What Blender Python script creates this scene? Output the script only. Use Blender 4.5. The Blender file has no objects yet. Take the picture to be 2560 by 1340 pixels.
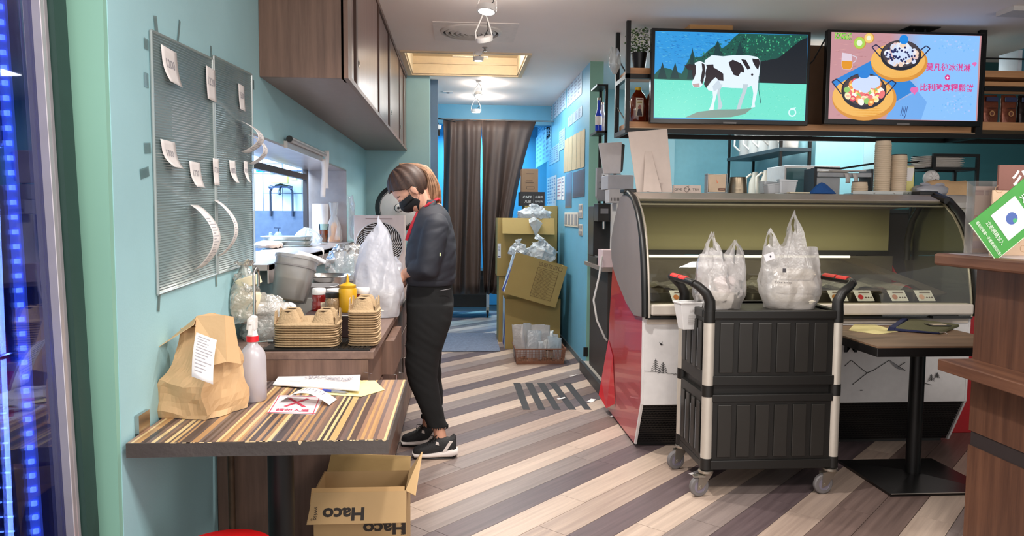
import bpy,bmesh,math,random
from mathutils import Vector,Matrix,noise
random.seed(7)
S=bpy.context.scene
COL=S.collection
R=math.radians
PI=math.pi

# ------------------------------------------------------------------ camera
F=1850.0
EYE=Vector((0,0,1.35))
_ey=Vector((-135,135,F)).normalized()
_ez=-Vector((-186,-25538,F)).normalized()
_ex=_ey.cross(_ez)
if _ex.x < 0: _ex=-_ex
cam=bpy.data.objects.new('camera',bpy.data.cameras.new('camera'))
COL.objects.link(cam)
cam.data.sensor_width=36; cam.data.lens=36 * F / 2560
cam.data.clip_start=.05
_r=Vector((_ex.x,_ey.x,_ez.x)); _u=Vector((_ex.y,_ey.y,_ez.y)); _f=Vector((_ex.z,_ey.z,_ez.z))
cam.matrix_world=Matrix(((_r.x,_u.x,-_f.x,EYE.x),(_r.y,_u.y,-_f.y,EYE.y),(_r.z,_u.z,-_f.z,EYE.z),(0,0,0,1)))
S.camera=cam

def P(px,py,X=None,Y=None,Z=None):
    """survey helper: the point of the room seen at a photograph pixel, on the plane X=, Y= or Z="""
    d=Vector((px-1280,670-py,F)); w=Vector((d.dot(_ex),d.dot(_ey),d.dot(_ez)))
    if Z is not None: t=(Z-EYE.z) / w.z
    elif Y is not None: t=Y / w.y
    else: t=X / w.x
    return EYE + w * t

# ------------------------------------------------------------------ world, exposure, lights
S.view_settings.view_transform='Standard'; S.view_settings.look='None'
S.view_settings.exposure=0.55; S.view_settings.gamma=1.0; S.view_settings.use_curve_mapping=False
W=bpy.data.worlds.new('room_light'); S.world=W; W.use_nodes=True
W.node_tree.nodes['Background'].inputs[0].default_value=(1.0,.965,.94,1)
W.node_tree.nodes['Background'].inputs[1].default_value=1.05

def area(name,loc,sx,sy,power,col=(1,.95,.9),rot=(0,0,0)):
    l=bpy.data.lights.new(name,'AREA'); l.shape='RECTANGLE'; l.size=sx; l.size_y=sy; l.energy=power; l.color=col
    o=bpy.data.objects.new(name,l); COL.objects.link(o); o.location=loc; o.rotation_euler=rot; return o
def spot(name,loc,target,power,ang=95,col=(1,.95,.88),size=.05,blend=.6):
    l=bpy.data.lights.new(name,'SPOT'); l.energy=power; l.spot_size=R(ang); l.spot_blend=blend; l.color=col; l.shadow_soft_size=size
    o=bpy.data.objects.new(name,l); COL.objects.link(o); o.location=loc
    o.rotation_euler=(Vector(target)-Vector(loc)).to_track_quat('-Z','Y').to_euler(); return o
# unseen lights added: front fill around the camera, one spot above the aisle
for x,p_ in ((-.3,19),(1.2,30),(2.6,28)): area('front_fill',(x,.9,2.6),.5,.5,p_,(1,.95,.9))
spot('added_aisle_spot',(.15,2.75,2.55),(.45,3.3,0),90,125,(1,.96,.92),.05,.8)
# light of the work area behind the bar, the kitchen and the back corridor
area('bar_lamp',(2.2,6.3,2.6),1.2,.3,22,(.90,.98,1))
area('bar_lamp',(3.1,5.6,2.6),.8,.2,20,(.90,.98,1))
area('kitchen_lamp',(-2.0,4.9,2.5),1.0,1.2,150,(.62,.80,1))
area('corridor_light',(.3,10.4,2.5),.8,.8,40,(.24,.68,1))
spot('corridor_floor_fill',(.3,9.5,2.6),(.0,9.2,0),60,70,(1,.95,.9))  # added spot, stands in for sunlit patches on the corridor floor
area('corridor_light',(.7,7.6,2.62),.3,.9,12,(.8,.93,1))  # unseen soft light added for the near corridor

# ------------------------------------------------------------------ colours and materials
def lin(c):
    c=c / 255.0
    return c / 12.92 if c <= .04045 else ((c+.055)/1.055) ** 2.4
def rgb(r,g,b): return (lin(r),lin(g),lin(b),1)
_M={}
def mat(name,col,rough=.5,metal=0,var=0,scale=20,bump=0,bscale=80,spec=.5,stretch=(1,1,1),coat=0,detail=4):
    if name in _M: return _M[name]
    m=bpy.data.materials.new(name); m.use_nodes=True; nt=m.node_tree; b=nt.nodes['Principled BSDF']
    c=rgb(*col)
    b.inputs['Base Color'].default_value=c; b.inputs['Roughness'].default_value=rough; b.inputs['Metallic'].default_value=metal
    b.inputs['Specular IOR Level'].default_value=spec; b.inputs['Coat Weight'].default_value=coat
    tc=nt.nodes.new('ShaderNodeTexCoord'); mp=nt.nodes.new('ShaderNodeMapping'); mp.inputs['Scale'].default_value=stretch
    nt.links.new(tc.outputs['Object'],mp.inputs[0])
    if var or True:
        n=nt.nodes.new('ShaderNodeTexNoise'); n.inputs['Scale'].default_value=scale; n.inputs['Detail'].default_value=detail
        nt.links.new(mp.outputs[0],n.inputs['Vector'])
        mr=nt.nodes.new('ShaderNodeMapRange'); mr.inputs['From Min'].default_value=.3; mr.inputs['From Max'].default_value=.7
        v=var or .04
        mr.inputs['To Min'].default_value=1 - v; mr.inputs['To Max'].default_value=1 + v
        nt.links.new(n.outputs[0],mr.inputs[0])
        mx=nt.nodes.new('ShaderNodeVectorMath'); mx.operation='SCALE'; mx.inputs[0].default_value=c[:3]
        nt.links.new(mr.outputs[0],mx.inputs['Scale']); nt.links.new(mx.outputs[0],b.inputs['Base Color'])
    if bump:
        n2=nt.nodes.new('ShaderNodeTexNoise'); n2.inputs['Scale'].default_value=bscale; n2.inputs['Detail'].default_value=3
        nt.links.new(mp.outputs[0],n2.inputs['Vector'])
        bp=nt.nodes.new('ShaderNodeBump'); bp.inputs['Strength'].default_value=bump; bp.inputs['Distance'].default_value=.01
        nt.links.new(n2.outputs[0],bp.inputs['Height']); nt.links.new(bp.outputs[0],b.inputs['Normal'])
    _M[name]=m; return m
def emis(name,col,s):
    if name in _M: return _M[name]
    m=bpy.data.materials.new(name); m.use_nodes=True; b=m.node_tree.nodes['Principled BSDF']
    b.inputs['Base Color'].default_value=rgb(*col); b.inputs['Emission Color'].default_value=rgb(*col); b.inputs['Emission Strength'].default_value=s
    _M[name]=m; return m
def wood(name,c1,c2,axis=2,scale=14,rough=.45,rnd=False,contrast=(.3,.7),dens=18):
    if name in _M: return _M[name]
    m=bpy.data.materials.new(name); m.use_nodes=True; nt=m.node_tree; b=nt.nodes['Principled BSDF']
    tc=nt.nodes.new('ShaderNodeTexCoord'); mp=nt.nodes.new('ShaderNodeMapping')
    sc=[1.0*dens/14] * 3; sc[axis]=.07; mp.inputs['Scale'].default_value=sc
    src=tc.outputs['Object']
    if rnd:
        oi=nt.nodes.new('ShaderNodeObjectInfo'); ad=nt.nodes.new('ShaderNodeVectorMath'); ad.operation='ADD'
        ml=nt.nodes.new('ShaderNodeMath'); ml.operation='MULTIPLY'; ml.inputs[1].default_value=37
        nt.links.new(oi.outputs['Random'],ml.inputs[0]); nt.links.new(src,ad.inputs[0]); nt.links.new(ml.outputs[0],ad.inputs[1]); src=ad.outputs[0]
    nt.links.new(src,mp.inputs[0])
    n=nt.nodes.new('ShaderNodeTexNoise'); n.inputs['Scale'].default_value=scale; n.inputs['Detail'].default_value=6; n.inputs['Roughness'].default_value=.65
    nt.links.new(mp.outputs[0],n.inputs['Vector'])
    cr=nt.nodes.new('ShaderNodeValToRGB'); cr.color_ramp.elements[0].position=contrast[0]; cr.color_ramp.elements[1].position=contrast[1]
    cr.color_ramp.elements[0].color=rgb(*c1); cr.color_ramp.elements[1].color=rgb(*c2)
    nt.links.new(n.outputs[0],cr.inputs[0]); nt.links.new(cr.outputs[0],b.inputs['Base Color'])
    b.inputs['Roughness'].default_value=rough
    bp=nt.nodes.new('ShaderNodeBump'); bp.inputs['Strength'].default_value=.12; bp.inputs['Distance'].default_value=.004
    nt.links.new(n.outputs[0],bp.inputs['Height']); nt.links.new(bp.outputs[0],b.inputs['Normal'])
    _M[name]=m; return m
def film(name,col,clear=.4,rough=.25,gloss=.18,trans=.5,bump=0):
    """thin translucent plastic"""
    if name in _M: return _M[name]
    m=bpy.data.materials.new(name); m.use_nodes=True; nt=m.node_tree; nt.nodes.remove(nt.nodes['Principled BSDF'])
    out=nt.nodes['Material Output']; N=nt.nodes.new; L=nt.links.new
    d=N('ShaderNodeBsdfDiffuse'); d.inputs[0].default_value=rgb(*col)
    t=N('ShaderNodeBsdfTranslucent'); t.inputs[0].default_value=rgb(*col)
    tr=N('ShaderNodeBsdfTransparent'); g=N('ShaderNodeBsdfGlossy'); g.inputs['Roughness'].default_value=rough
    m1=N('ShaderNodeMixShader'); m1.inputs[0].default_value=trans; L(d.outputs[0],m1.inputs[1]); L(t.outputs[0],m1.inputs[2])
    m2=N('ShaderNodeMixShader'); L(m1.outputs[0],m2.inputs[1]); L(tr.outputs[0],m2.inputs[2]); m2.inputs[0].default_value=clear
    m3=N('ShaderNodeMixShader'); L(m2.outputs[0],m3.inputs[1]); L(g.outputs[0],m3.inputs[2])
    lw=N('ShaderNodeLayerWeight'); lw.inputs[0].default_value=.3
    ma=N('ShaderNodeMath'); ma.operation='MULTIPLY_ADD'; L(lw.outputs['Fresnel'],ma.inputs[0]); ma.inputs[1].default_value=.6; ma.inputs[2].default_value=gloss * .3
    L(ma.outputs[0],m3.inputs[0]); L(m3.outputs[0],out.inputs[0])
    if bump:
        tcn=N('ShaderNodeTexCoord'); n2=N('ShaderNodeTexNoise'); n2.inputs['Scale'].default_value=bump; n2.inputs['Detail'].default_value=4; L(tcn.outputs['Object'],n2.inputs[0])
        sb=N('ShaderNodeMath'); sb.operation='SUBTRACT'; sb.inputs[1].default_value=.5; L(n2.outputs[0],sb.inputs[0]); ab=N('ShaderNodeMath'); ab.operation='ABSOLUTE'; L(sb.outputs[0],ab.inputs[0])
        bp=N('ShaderNodeBump'); bp.inputs['Strength'].default_value=.6; bp.inputs['Distance'].default_value=.05; L(ab.outputs[0],bp.inputs['Height'])
        for q in (d,g,t): L(bp.outputs[0],q.inputs['Normal'])
    _M[name]=m; return m
def pane(name,tint=(235,245,242),refl=.9,base=.03,rough=.02,blend=.25):
    """clear glass sheet: see-through plus fresnel reflection"""
    if name in _M: return _M[name]
    m=bpy.data.materials.new(name); m.use_nodes=True; nt=m.node_tree; nt.nodes.remove(nt.nodes['Principled BSDF'])
    out=nt.nodes['Material Output']; N=nt.nodes.new; L=nt.links.new
    tr=N('ShaderNodeBsdfTransparent'); tr.inputs[0].default_value=rgb(*tint); g=N('ShaderNodeBsdfGlossy'); g.inputs['Roughness'].default_value=rough
    lw=N('ShaderNodeLayerWeight'); lw.inputs[0].default_value=blend
    ma=N('ShaderNodeMath'); ma.operation='MULTIPLY_ADD'; L(lw.outputs['Fresnel'],ma.inputs[0]); ma.inputs[1].default_value=refl; ma.inputs[2].default_value=base
    mx=N('ShaderNodeMixShader'); L(ma.outputs[0],mx.inputs[0]); L(tr.outputs[0],mx.inputs[1]); L(g.outputs[0],mx.inputs[2]); L(mx.outputs[0],out.inputs[0])
    _M[name]=m; return m
def printmat(name,emit=0,rough=.6):
    if name in _M: return _M[name]
    m=bpy.data.materials.new(name); m.use_nodes=True; nt=m.node_tree; b=nt.nodes['Principled BSDF']
    a=nt.nodes.new('ShaderNodeVertexColor'); a.layer_name='Col'
    if emit:
        b.inputs['Base Color'].default_value=(.01,.01,.01,1); b.inputs['Roughness'].default_value=.25
        nt.links.new(a.outputs[0],b.inputs['Emission Color']); b.inputs['Emission Strength'].default_value=emit
    else:
        nt.links.new(a.outputs[0],b.inputs['Base Color']); b.inputs['Roughness'].default_value=rough
    _M[name]=m; return m

# ------------------------------------------------------------------ mesh helpers (all points are world points; MB.M moves a local frame)
WM={}
class MB:
    def __init__(s,M=None): s.v=[]; s.f=[]; s.c=[]; s.M=M or Matrix(); s.mi=[]; s.cur=0
    def add(s,vs,fs,col=None):
        n=len(s.v); s.v += [s.M@Vector(v) for v in vs]; s.f += [[n+i for i in f] for f in fs]; s.c += [col] * len(fs); s.mi += [s.cur] * len(fs); return s
    def box(s,a,b):
        (x0,y0,z0),(x1,y1,z1)=a,b
        if x0 > x1: x0,x1=x1,x0
        if y0 > y1: y0,y1=y1,y0
        if z0 > z1: z0,z1=z1,z0
        return s.add([(x0,y0,z0),(x1,y0,z0),(x1,y1,z0),(x0,y1,z0),(x0,y0,z1),(x1,y0,z1),(x1,y1,z1),(x0,y1,z1)],
              [(3,2,1,0),(4,5,6,7),(0,1,5,4),(1,2,6,5),(2,3,7,6),(3,0,4,7)])
    def cbox(s,c,d): return s.box([c[i]-d[i]/2 for i in range(3)],[c[i]+d[i]/2 for i in range(3)])
    def hexa(s,bot,top): # two quads
        return s.add(list(bot)+list(top),[(3,2,1,0),(4,5,6,7),(0,1,5,4),(1,2,6,5),(2,3,7,6),(3,0,4,7)])
    def prism(s,pts,axis,a,b):
        def mk(p,t): return {0:(t,p[0],p[1]),1:(p[0],t,p[1]),2:(p[0],p[1],t)}[axis]
        n=len(pts)
        vs=[mk(p,a) for p in pts] + [mk(p,b) for p in pts]
        return s.add(vs,[list(range(n))[::-1],list(range(n,2*n))]+[(i,(i+1)%n,n+(i+1)%n,n+i) for i in range(n)])
    def loft(s,rings,cap=True,close=True):
        n=len(rings[0]); vs=[p for r in rings for p in r]; fs=[]
        for k in range(len(rings)-1):
            for i in range(n if close else n-1):
                j=(i+1) % n; fs.append((k*n+i,k*n+j,(k+1)*n+j,(k+1)*n+i))
        if cap and close: fs.append(list(range(n))[::-1]); fs.append([(len(rings)-1)*n+i for i in range(n)])
        return s.add(vs,fs)
    def lathe(s,prof,c=(0,0,0),n=24,axis=2,cap=True):
        rings=[]
        for r,z in prof:
            ring=[]
            for i in range(n):
                a=2 * PI * i / n; p=(r*math.cos(a),r*math.sin(a),z)
                if axis == 0: p=(p[2],p[0],p[1])
                elif axis == 1: p=(p[1],p[2],p[0])
                ring.append((c[0]+p[0],c[1]+p[1],c[2]+p[2]))
            rings.append(ring)
        return s.loft(rings,cap)
    def tube(s,path,r,n=8,cap=True,closed=False):
        path=[Vector(p) for p in path]; rs=r if isinstance(r,(list,tuple)) else [r] * len(path); rings=[]; up=None
        m=len(path)
        for i,p in enumerate(path):
            a=path[(i-1)%m] if (closed or i) else p; b=path[(i+1)%m] if (closed or i<m-1) else p
            t=(b-a).normalized()
            if up is None: up=Vector((0,0,1)) if abs(t.z) < .9 else Vector((1,0,0))
            side=t.cross(up).normalized(); up=side.cross(t).normalized()
            rings.append([p+(side*math.cos(2*PI*k/n)+up*math.sin(2*PI*k/n))*rs[i] for k in range(n)])
        if closed: rings.append(rings[0])
        return s.loft(rings,cap and not closed)
    def sheet(s,fn,nu,nv,th=0):
        vs=[fn(i/nu,j/nv) for j in range(nv+1) for i in range(nu+1)]
        fs=[(j*(nu+1)+i,j*(nu+1)+i+1,(j+1)*(nu+1)+i+1,(j+1)*(nu+1)+i) for j in range(nv) for i in range(nu)]
        return s.add(vs,fs)
    def build(s,name,m,parent=None,smooth=None,bevel=0,solid=0,kind=None,sub=0,fix=True):
        me=bpy.data.meshes.new(name)
        if parent is not None: inv=WM[parent.name].inverted(); org=None
        else:
            xs=[v.x for v in s.v]; ys=[v.y for v in s.v]; zs=[v.z for v in s.v]
            inv=Matrix.Translation(-Vector(((min(xs)+max(xs))/2,(min(ys)+max(ys))/2,min(zs))))
        me.from_pydata([inv@v for v in s.v],[],s.f)
        for mm in (m if isinstance(m,(list,tuple)) else [m]): me.materials.append(mm)
        if isinstance(m,(list,tuple)): me.polygons.foreach_set('material_index',s.mi)
        if any(c is not None for c in s.c):
            ca=me.color_attributes.new('Col','FLOAT_COLOR','CORNER'); k=0
            for p,c in zip(me.polygons,s.c):
                for _ in range(p.loop_total): ca.data[k].color=c or (1,1,1,1); k += 1
        elif fix:
            b=bmesh.new(); b.from_mesh(me); bmesh.ops.recalc_face_normals(b,faces=b.faces); b.to_mesh(me); b.free()
        if smooth:
            me.shade_smooth(); me.set_sharp_from_angle(angle=R(smooth))
        o=bpy.data.objects.new(name,me); COL.objects.link(o)
        if parent is not None: o.parent=parent; WM[o.name]=WM[parent.name].copy()
        else: o.matrix_world=inv.inverted(); WM[o.name]=inv.inverted()
        if solid: md=o.modifiers.new('solid','SOLIDIFY'); md.thickness=solid; md.offset=0
        if bevel: md=o.modifiers.new('bevel','BEVEL'); md.width=bevel; md.segments=2; md.limit_method='ANGLE'
        if sub: md=o.modifiers.new('sub','SUBSURF'); md.levels=sub; md.render_levels=sub
        if kind: o['kind']=kind
        return o
def thing(name,label,cat,loc,rz=0,group=None,M=None):
    o=bpy.data.objects.new(name,None); COL.objects.link(o); o.empty_display_size=.05
    m=M or (Matrix.Translation(Vector(loc))@Matrix.Rotation(rz,4,'Z')); o.matrix_world=m; WM[o.name]=m
    o['label']=label; o['category']=cat
    if group: o['group']=group
    return o
def tag(o,label,cat,group=None):
    o['label']=label; o['category']=cat
    if group: o['group']=group
    return o
def struct(name,mb,m,**k): return mb.build(name,m,kind='structure',**k)
def copy_tree(o,loc,rz=None,label=None):
    c=o.copy(); COL.objects.link(c); c.location=loc
    if rz is not None: c.rotation_euler=(0,0,rz)
    if label: c['label']=label
    def rec(a,b):
        for ch in list(a.children):
            d=ch.copy(); COL.objects.link(d); d.parent=b; d.matrix_parent_inverse=ch.matrix_parent_inverse; rec(ch,d)
    rec(o,c); return c
def T(loc,rz=0,rx=0,ry=0): return Matrix.Translation(Vector(loc)) @ Matrix.Rotation(rz,4,'Z') @ Matrix.Rotation(ry,4,'Y') @ Matrix.Rotation(rx,4,'X')
def part(name,m,parent,fn,M=None,**k):
    mb=MB(M); fn(mb); return mb.build(name,m,parent,**k)
def ell(cx,cy,z,rx,ry,n=24,p=2.0):
    out=[]
    for i in range(n):
        a=2 * PI * i / n; c,s_=math.cos(a),math.sin(a)
        out.append((cx+rx*math.copysign(abs(c)**(2/p),c),cy+ry*math.copysign(abs(s_)**(2/p),s_),z))
    return out
def dense(rings,k=5):
    out=[]
    for a,b in zip(rings,rings[1:]):
        for i in range(k): out.append([Vector(p).lerp(Vector(q),i/k) for p,q in zip(a,b)])
    return out + [rings[-1]]
def crumple(mb,amp,sc,seed=0,zmin=-9,start=0):
    for i in range(start,len(mb.v)):
        v=mb.v[i]; o=Vector((seed,2*seed,-seed)); n=noise.noise_vector(v*sc+o); m_=noise.noise_vector(v*sc*2.4-o)
        d=Vector([(abs(n[j])-.25)*1.6+(abs(m_[j])-.25)*.9 for j in range(3)]); mb.v[i]=v + d * amp
        if mb.v[i].z < zmin: mb.v[i].z=zmin
    return mb
def warp(mb,amp,sc,seed=0,start=0):
    for i in range(start,len(mb.v)):
        v=mb.v[i]; q=v * sc + Vector((seed,seed*.7,-seed))
        mb.v[i]=v + noise.noise_vector(q) * amp + noise.noise_vector(q*2.3) * amp * .5
    return mb

# text as flat polygons (built-in font)
_TX={}
def textpoly(txt,bold=0):
    key=(txt,bold)
    if key not in _TX:
        cu=bpy.data.curves.new('t','FONT'); cu.body=txt; cu.size=1; cu.align_x='CENTER'; cu.align_y='CENTER'; cu.offset=bold; cu.resolution_u=3
        ob=bpy.data.objects.new('t',cu); COL.objects.link(ob)
        dg=bpy.context.evaluated_depsgraph_get(); me=bpy.data.meshes.new_from_object(ob.evaluated_get(dg))
        vs=[(v.co.x,v.co.y) for v in me.vertices]; fs=[list(p.vertices) for p in me.polygons]
        bpy.data.objects.remove(ob); bpy.data.curves.remove(cu); bpy.data.meshes.remove(me)
        if vs:
            x0=min(v[0] for v in vs); x1=max(v[0] for v in vs); y0=min(v[1] for v in vs); y1=max(v[1] for v in vs)
            vs=[(v[0]-(x0+x1)/2,v[1]-(y0+y1)/2) for v in vs]; _TX[key]=(vs,fs,x1-x0,y1-y0)
        else: _TX[key]=([],[],1,1)
    return _TX[key]
class Pic:
    """flat print: polygons in u,v (metres) on a frame; later shapes lie a hair above earlier ones"""
    def __init__(s,o,u,v,n=None,step=.00025,base=.0006):
        s.o=Vector(o); s.u=Vector(u).normalized(); s.v=Vector(v).normalized(); s.n=s.u.cross(s.v).normalized() if n is None else Vector(n)
        s.h=base; s.step=step; s.mb=MB()
    def w(s,p): return s.o + s.u * p[0] + s.v * p[1] + s.n * s.h
    def poly(s,pts,col,up=True):
        if up: s.h += s.step
        a=sum(pts[i][0]*pts[(i+1)%len(pts)][1]-pts[(i+1)%len(pts)][0]*pts[i][1] for i in range(len(pts)))
        if a < 0: pts=pts[::-1]
        s.mb.add([s.w(p) for p in pts],[list(range(len(pts)))],col if len(col)==4 else rgb(*col)); return s
    def rect(s,x0,y0,x1,y1,col,up=True): return s.poly([(x0,y0),(x1,y0),(x1,y1),(x0,y1)],col,up)
    def disc(s,x,y,rx,col,ry=None,n=20,rot=0,up=True):
        ry=ry or rx
        return s.poly([(x+rx*math.cos(a)*math.cos(rot)-ry*math.sin(a)*math.sin(rot),y+rx*math.cos(a)*math.sin(rot)+ry*math.sin(a)*math.cos(rot)) for a in [2*PI*i/n for i in range(n)]],col,up)
    def line(s,pts,w,col,up=True):
        for i in range(len(pts)-1):
            a=Vector(pts[i]); b=Vector(pts[i+1]); d=(b-a)
            if d.length < 1e-6: continue
            d.normalize(); q=Vector((-d.y,d.x)) * w / 2
            s.poly([tuple(a-q),tuple(b-q),tuple(b+q),tuple(a+q)],col,up and i==0)
        return s
    def text(s,txt,x,y,h=None,w=None,col=(0,0,0),rot=0,bold=0):
        vs,fs,tw,th=textpoly(txt,bold); s.h += s.step
        k=h / th if h else w / tw; kx=(w/tw) if w else k
        c,q=math.cos(rot),math.sin(rot)
        s.mb.add([s.w((x+vx*kx*c-vy*k*q,y+vx*kx*q+vy*k*c)) for vx,vy in vs],fs,rgb(*col)); return s
    def build(s,name,parent=None,m=None): return s.mb.build(name,m or printmat('printed_ink'),parent)

# ------------------------------------------------------------------ palette
teal=mat('teal_paint',(158,199,206),.55,var=.05,scale=2.5,bump=.05,bscale=140)
green_col=mat('sea_green_paint',(134,180,162),.55,var=.04,scale=2)
bluew=mat('sky_blue_paint',(104,172,204),.5,var=.06,scale=3,bump=.04,bscale=90)
dteal=mat('dark_teal_paint',(42,92,98),.6,var=.05,scale=3)
ceilm=mat('ceiling_paint',(240,228,222),.7,var=.03,scale=1.5)
white=mat('white_plastic',(225,222,220),.35)
cream=mat('cream_plastic',(222,210,196),.4)
black=mat('black_plastic',(22,21,20),.4)
blackm=mat('black_metal',(24,23,23),.42,metal=.3)
rubber=mat('grey_rubber',(112,108,108),.6)
steel=mat('steel',(190,186,182),.25,metal=1,var=.05,scale=6)
brushed=mat('brushed_steel',(176,162,156),.34,metal=.6,var=.12,scale=9,bump=.1,bscale=12)
zinc=mat('zinc_plated',(186,180,168),.3,metal=.9)
alu=mat('aluminium',(196,188,178),.4,metal=.55)
walnut=wood('walnut_laminate',(92,68,57),(128,98,83),2,22)
walnut_y=wood('walnut_laminate_flat',(98,76,68),(132,106,94),1,22)
walnut_d=wood('walnut_dark_laminate',(64,44,38),(92,66,56),2,22)
card=mat('cardboard',(178,146,102),.75,var=.06,scale=6,stretch=(1,1,1))
card2=mat('kraft_cardboard',(164,140,84),.75,var=.05,scale=5)
kraft=mat('kraft_paper',(205,168,124),.7,var=.05,scale=8,bump=.15,bscale=30)
paperw=mat('white_paper',(232,226,224),.7)
print_m=printmat('printed_ink'); screen_m=printmat('screen_pixels',.72)
glass=pane('clear_glass')
cloud=film('milky_film',(216,212,212),.36,.3,.15,.45,bump=7)
clearf=film('clear_film',(225,228,228),.62,.12,.35,.4,bump=9)
white_film=film('white_film',(222,222,230),.16,.3,.2,.5,bump=5)
red=mat('red_gloss',(176,20,36),.25,var=.06,scale=3,coat=.4)

# ------------------------------------------------------------------ setting
XL,XP,HC=-.87,1.14,2.65
m=MB(); m.box((-3.0,-.2,-.06),(5.2,11.2,-.006)); floor=struct('floor',m,mat('floor_screed',(48,42,42),.8))
tones=[wood('plank_pale',(172,151,136),(208,186,168),0,20,.42,True,(.28,.72),26),wood('plank_tan',(152,132,120),(188,166,150),0,20,.42,True,(.28,.72),26),
         wood('plank_grey',(116,103,99),(152,137,131),0,20,.42,True,(.28,.72),26),wood('plank_dark',(80,67,69),(112,96,97),0,20,.42,True,(.28,.72),26),
         wood('plank_umber',(98,80,74),(134,112,104),0,20,.42,True,(.28,.72),26)]
def clip(poly,lo,hi):
    for ax,val,sg in ((0,lo[0],1),(0,hi[0],-1),(1,lo[1],1),(1,hi[1],-1)):
        out=[]
        for i in range(len(poly)):
            a,b=poly[i],poly[(i+1)%len(poly)]; da,db=sg * (a[ax]-val),sg * (b[ax]-val)
            if da >= 0: out.append(a)
            if (da>=0) != (db>=0):
                t=da / (da-db); out.append(tuple(a[k]+(b[k]-a[k])*t for k in range(2)))
        poly=out
        if len(poly) < 3: return None
    return poly
def planks():
    w,L=.1505,1.22; dr=Vector((1,1)).normalized(); nr=Vector((-1,1)).normalized(); k=0
    org=Vector((.053,3.026))
    for r in range(-24,52):
        off=random.random() * L
        for q in range(-4,14):
            s0=q * L + off - 2; g=.0012
            pts=[org+dr*a+nr*b for a,b in ((s0+g,r*w+g),(s0+L-g,r*w+g),(s0+L-g,r*w+w-g),(s0+g,r*w+w-g))]
            c=clip([tuple(p) for p in pts],(-.868,1.5),(3.4,10.3))
            if not c: continue
            cx=sum(p[0] for p in c) / len(c); cy=sum(p[1] for p in c) / len(c)
            area_=abs(sum(c[i][0]*c[(i+1)%len(c)][1]-c[(i+1)%len(c)][0]*c[i][1] for i in range(len(c)))) / 2
            if area_ < .004 or min(p[0] for p in c) > 1.12 and min(p[1] for p in c) > 4.95 or max(p[0] for p in c) < -.36 and min(p[1] for p in c) > 2.7: continue
            M_=T((pts[0].x,pts[0].y,0),PI/4); inv=M_.inverted()
            lp=[inv@Vector((p[0],p[1],0)) for p in c]
            z=-.0004 * random.random()
            mb=MB(M_); mb.add([(p.x,p.y,z) for p in lp]+[(p.x,p.y,-.006) for p in lp],[list(range(len(lp)))]+[(i,(i+1)%len(lp),len(lp)+(i+1)%len(lp),len(lp)+i) for i in range(len(lp))])
            # own origin along the plank so that the grain runs with it
            me=bpy.data.meshes.new('plank'); me.from_pydata([inv@v for v in mb.v],[],mb.f); me.materials.append(tones[((3,4,3,3)[r // 3%4],(2,2,4,2,1)[r // 3%5],(0,1,0,0)[(r // 3+q // 3)%4])[r%3]])
            b=bmesh.new(); b.from_mesh(me); bmesh.ops.recalc_face_normals(b,faces=b.faces); b.to_mesh(me); b.free()
            o=bpy.data.objects.new('plank',me); COL.objects.link(o); o.parent=floor; o.matrix_parent_inverse=floor.matrix_world.inverted(); o.matrix_basis=M_
            k += 1
    return k
NPL=planks()
struct('ceiling',MB().box((-.87,-.2,HC),(.0-.43,11.2,HC+.05)).box((.56,-.2,HC),(5.2,11.2,HC+.05)).box((-.43,-.2,HC),(.56,6.1,HC+.05)).box((-.43,7.05,HC),(.56,11.2,HC+.05)),ceilm)
# left wall with the pass-through opening (Y 3.2 .. 5.88)
oz0=P(865,606,X=XL).z; oz1=P(865,424,X=XL).z; OY0,OY1=3.2,5.88
struct('wall_left',MB().box((XL-.2,1.95,0),(XL,OY0,HC)).box((XL-.2,OY1,0),(XL,7.15,HC)).box((XL-.2,OY0,0),(XL,OY1,oz0)).box((XL-.2,OY0,oz1),(XL,OY1,HC)),teal)
struct('wall_pillar',MB().box((XL-.35,1.93,0),(XL-.002,1.95,HC)).box((XL-.35,1.95,0),(XL-.2,3.1,HC)),green_col)
struct('wall_end',MB().box((-1.2,7.15,0),(-.27,7.33,HC)),teal)
struct('wall_partition',MB().box((XP-.02,6.33,0),(XP+.09,9.4,HC)),[bluew,][0])
struct('trim_1',MB().box((XP-.022,6.322,.07),(XP+.092,6.331,HC)),green_col)
pale=mat('lit_wall_blue',(146,204,216),.5,var=.03)  # brightness of the lamp-lit bar walls put into the colour
struct('wall_back',MB().box((2.27,7.9,0),(3.06,8.0,HC)),pale)
struct('wall_back_left',MB().box((XP+.09,7.7,0),(2.27,7.8,HC)).box((2.2,7.8,0),(2.27,8.0,HC)),teal)
struct('wall_recess',MB().box((2.96,6.1,0),(3.06,7.9,HC)),teal)
struct('wall_bar',MB().box((2.96,6.0,0),(3.37,6.1,HC)),pale)
struct('wall_bar_strip',MB().box((3.37,5.99,0),(3.47,6.1,HC)),teal)
struct('wall_bar_side',MB().box((3.47,6.0,0),(5.2,6.1,HC)),dteal)
struct('wall_corridor',MB().box((-1.2,11.0,0),(2.2,11.1,HC)).box((-.5,7.33,0),(-.42,11,HC)).box((XP+.6,9.4,0),(XP+.7,11,HC)),bluew)
struct('wall_right',MB().box((5.1,1.5,0),(5.2,6.0,HC)),dteal)
struct('trim_2',MB().box((-.42,8.95,2.42),(XP-.02,9.1,HC)),bluew)   # soffit over the corridor
struct('trim_3',MB().box((-.275,7.33,0),(-.2,7.42,HC)),mat('slate_blue_paint',(88,110,136),.5))
struct('baseboard_partition',MB().box((XP-.032,6.36,0),(XP-.02,9.3,.05)),mat('grey_skirting',(96,110,118),.6))
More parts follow.
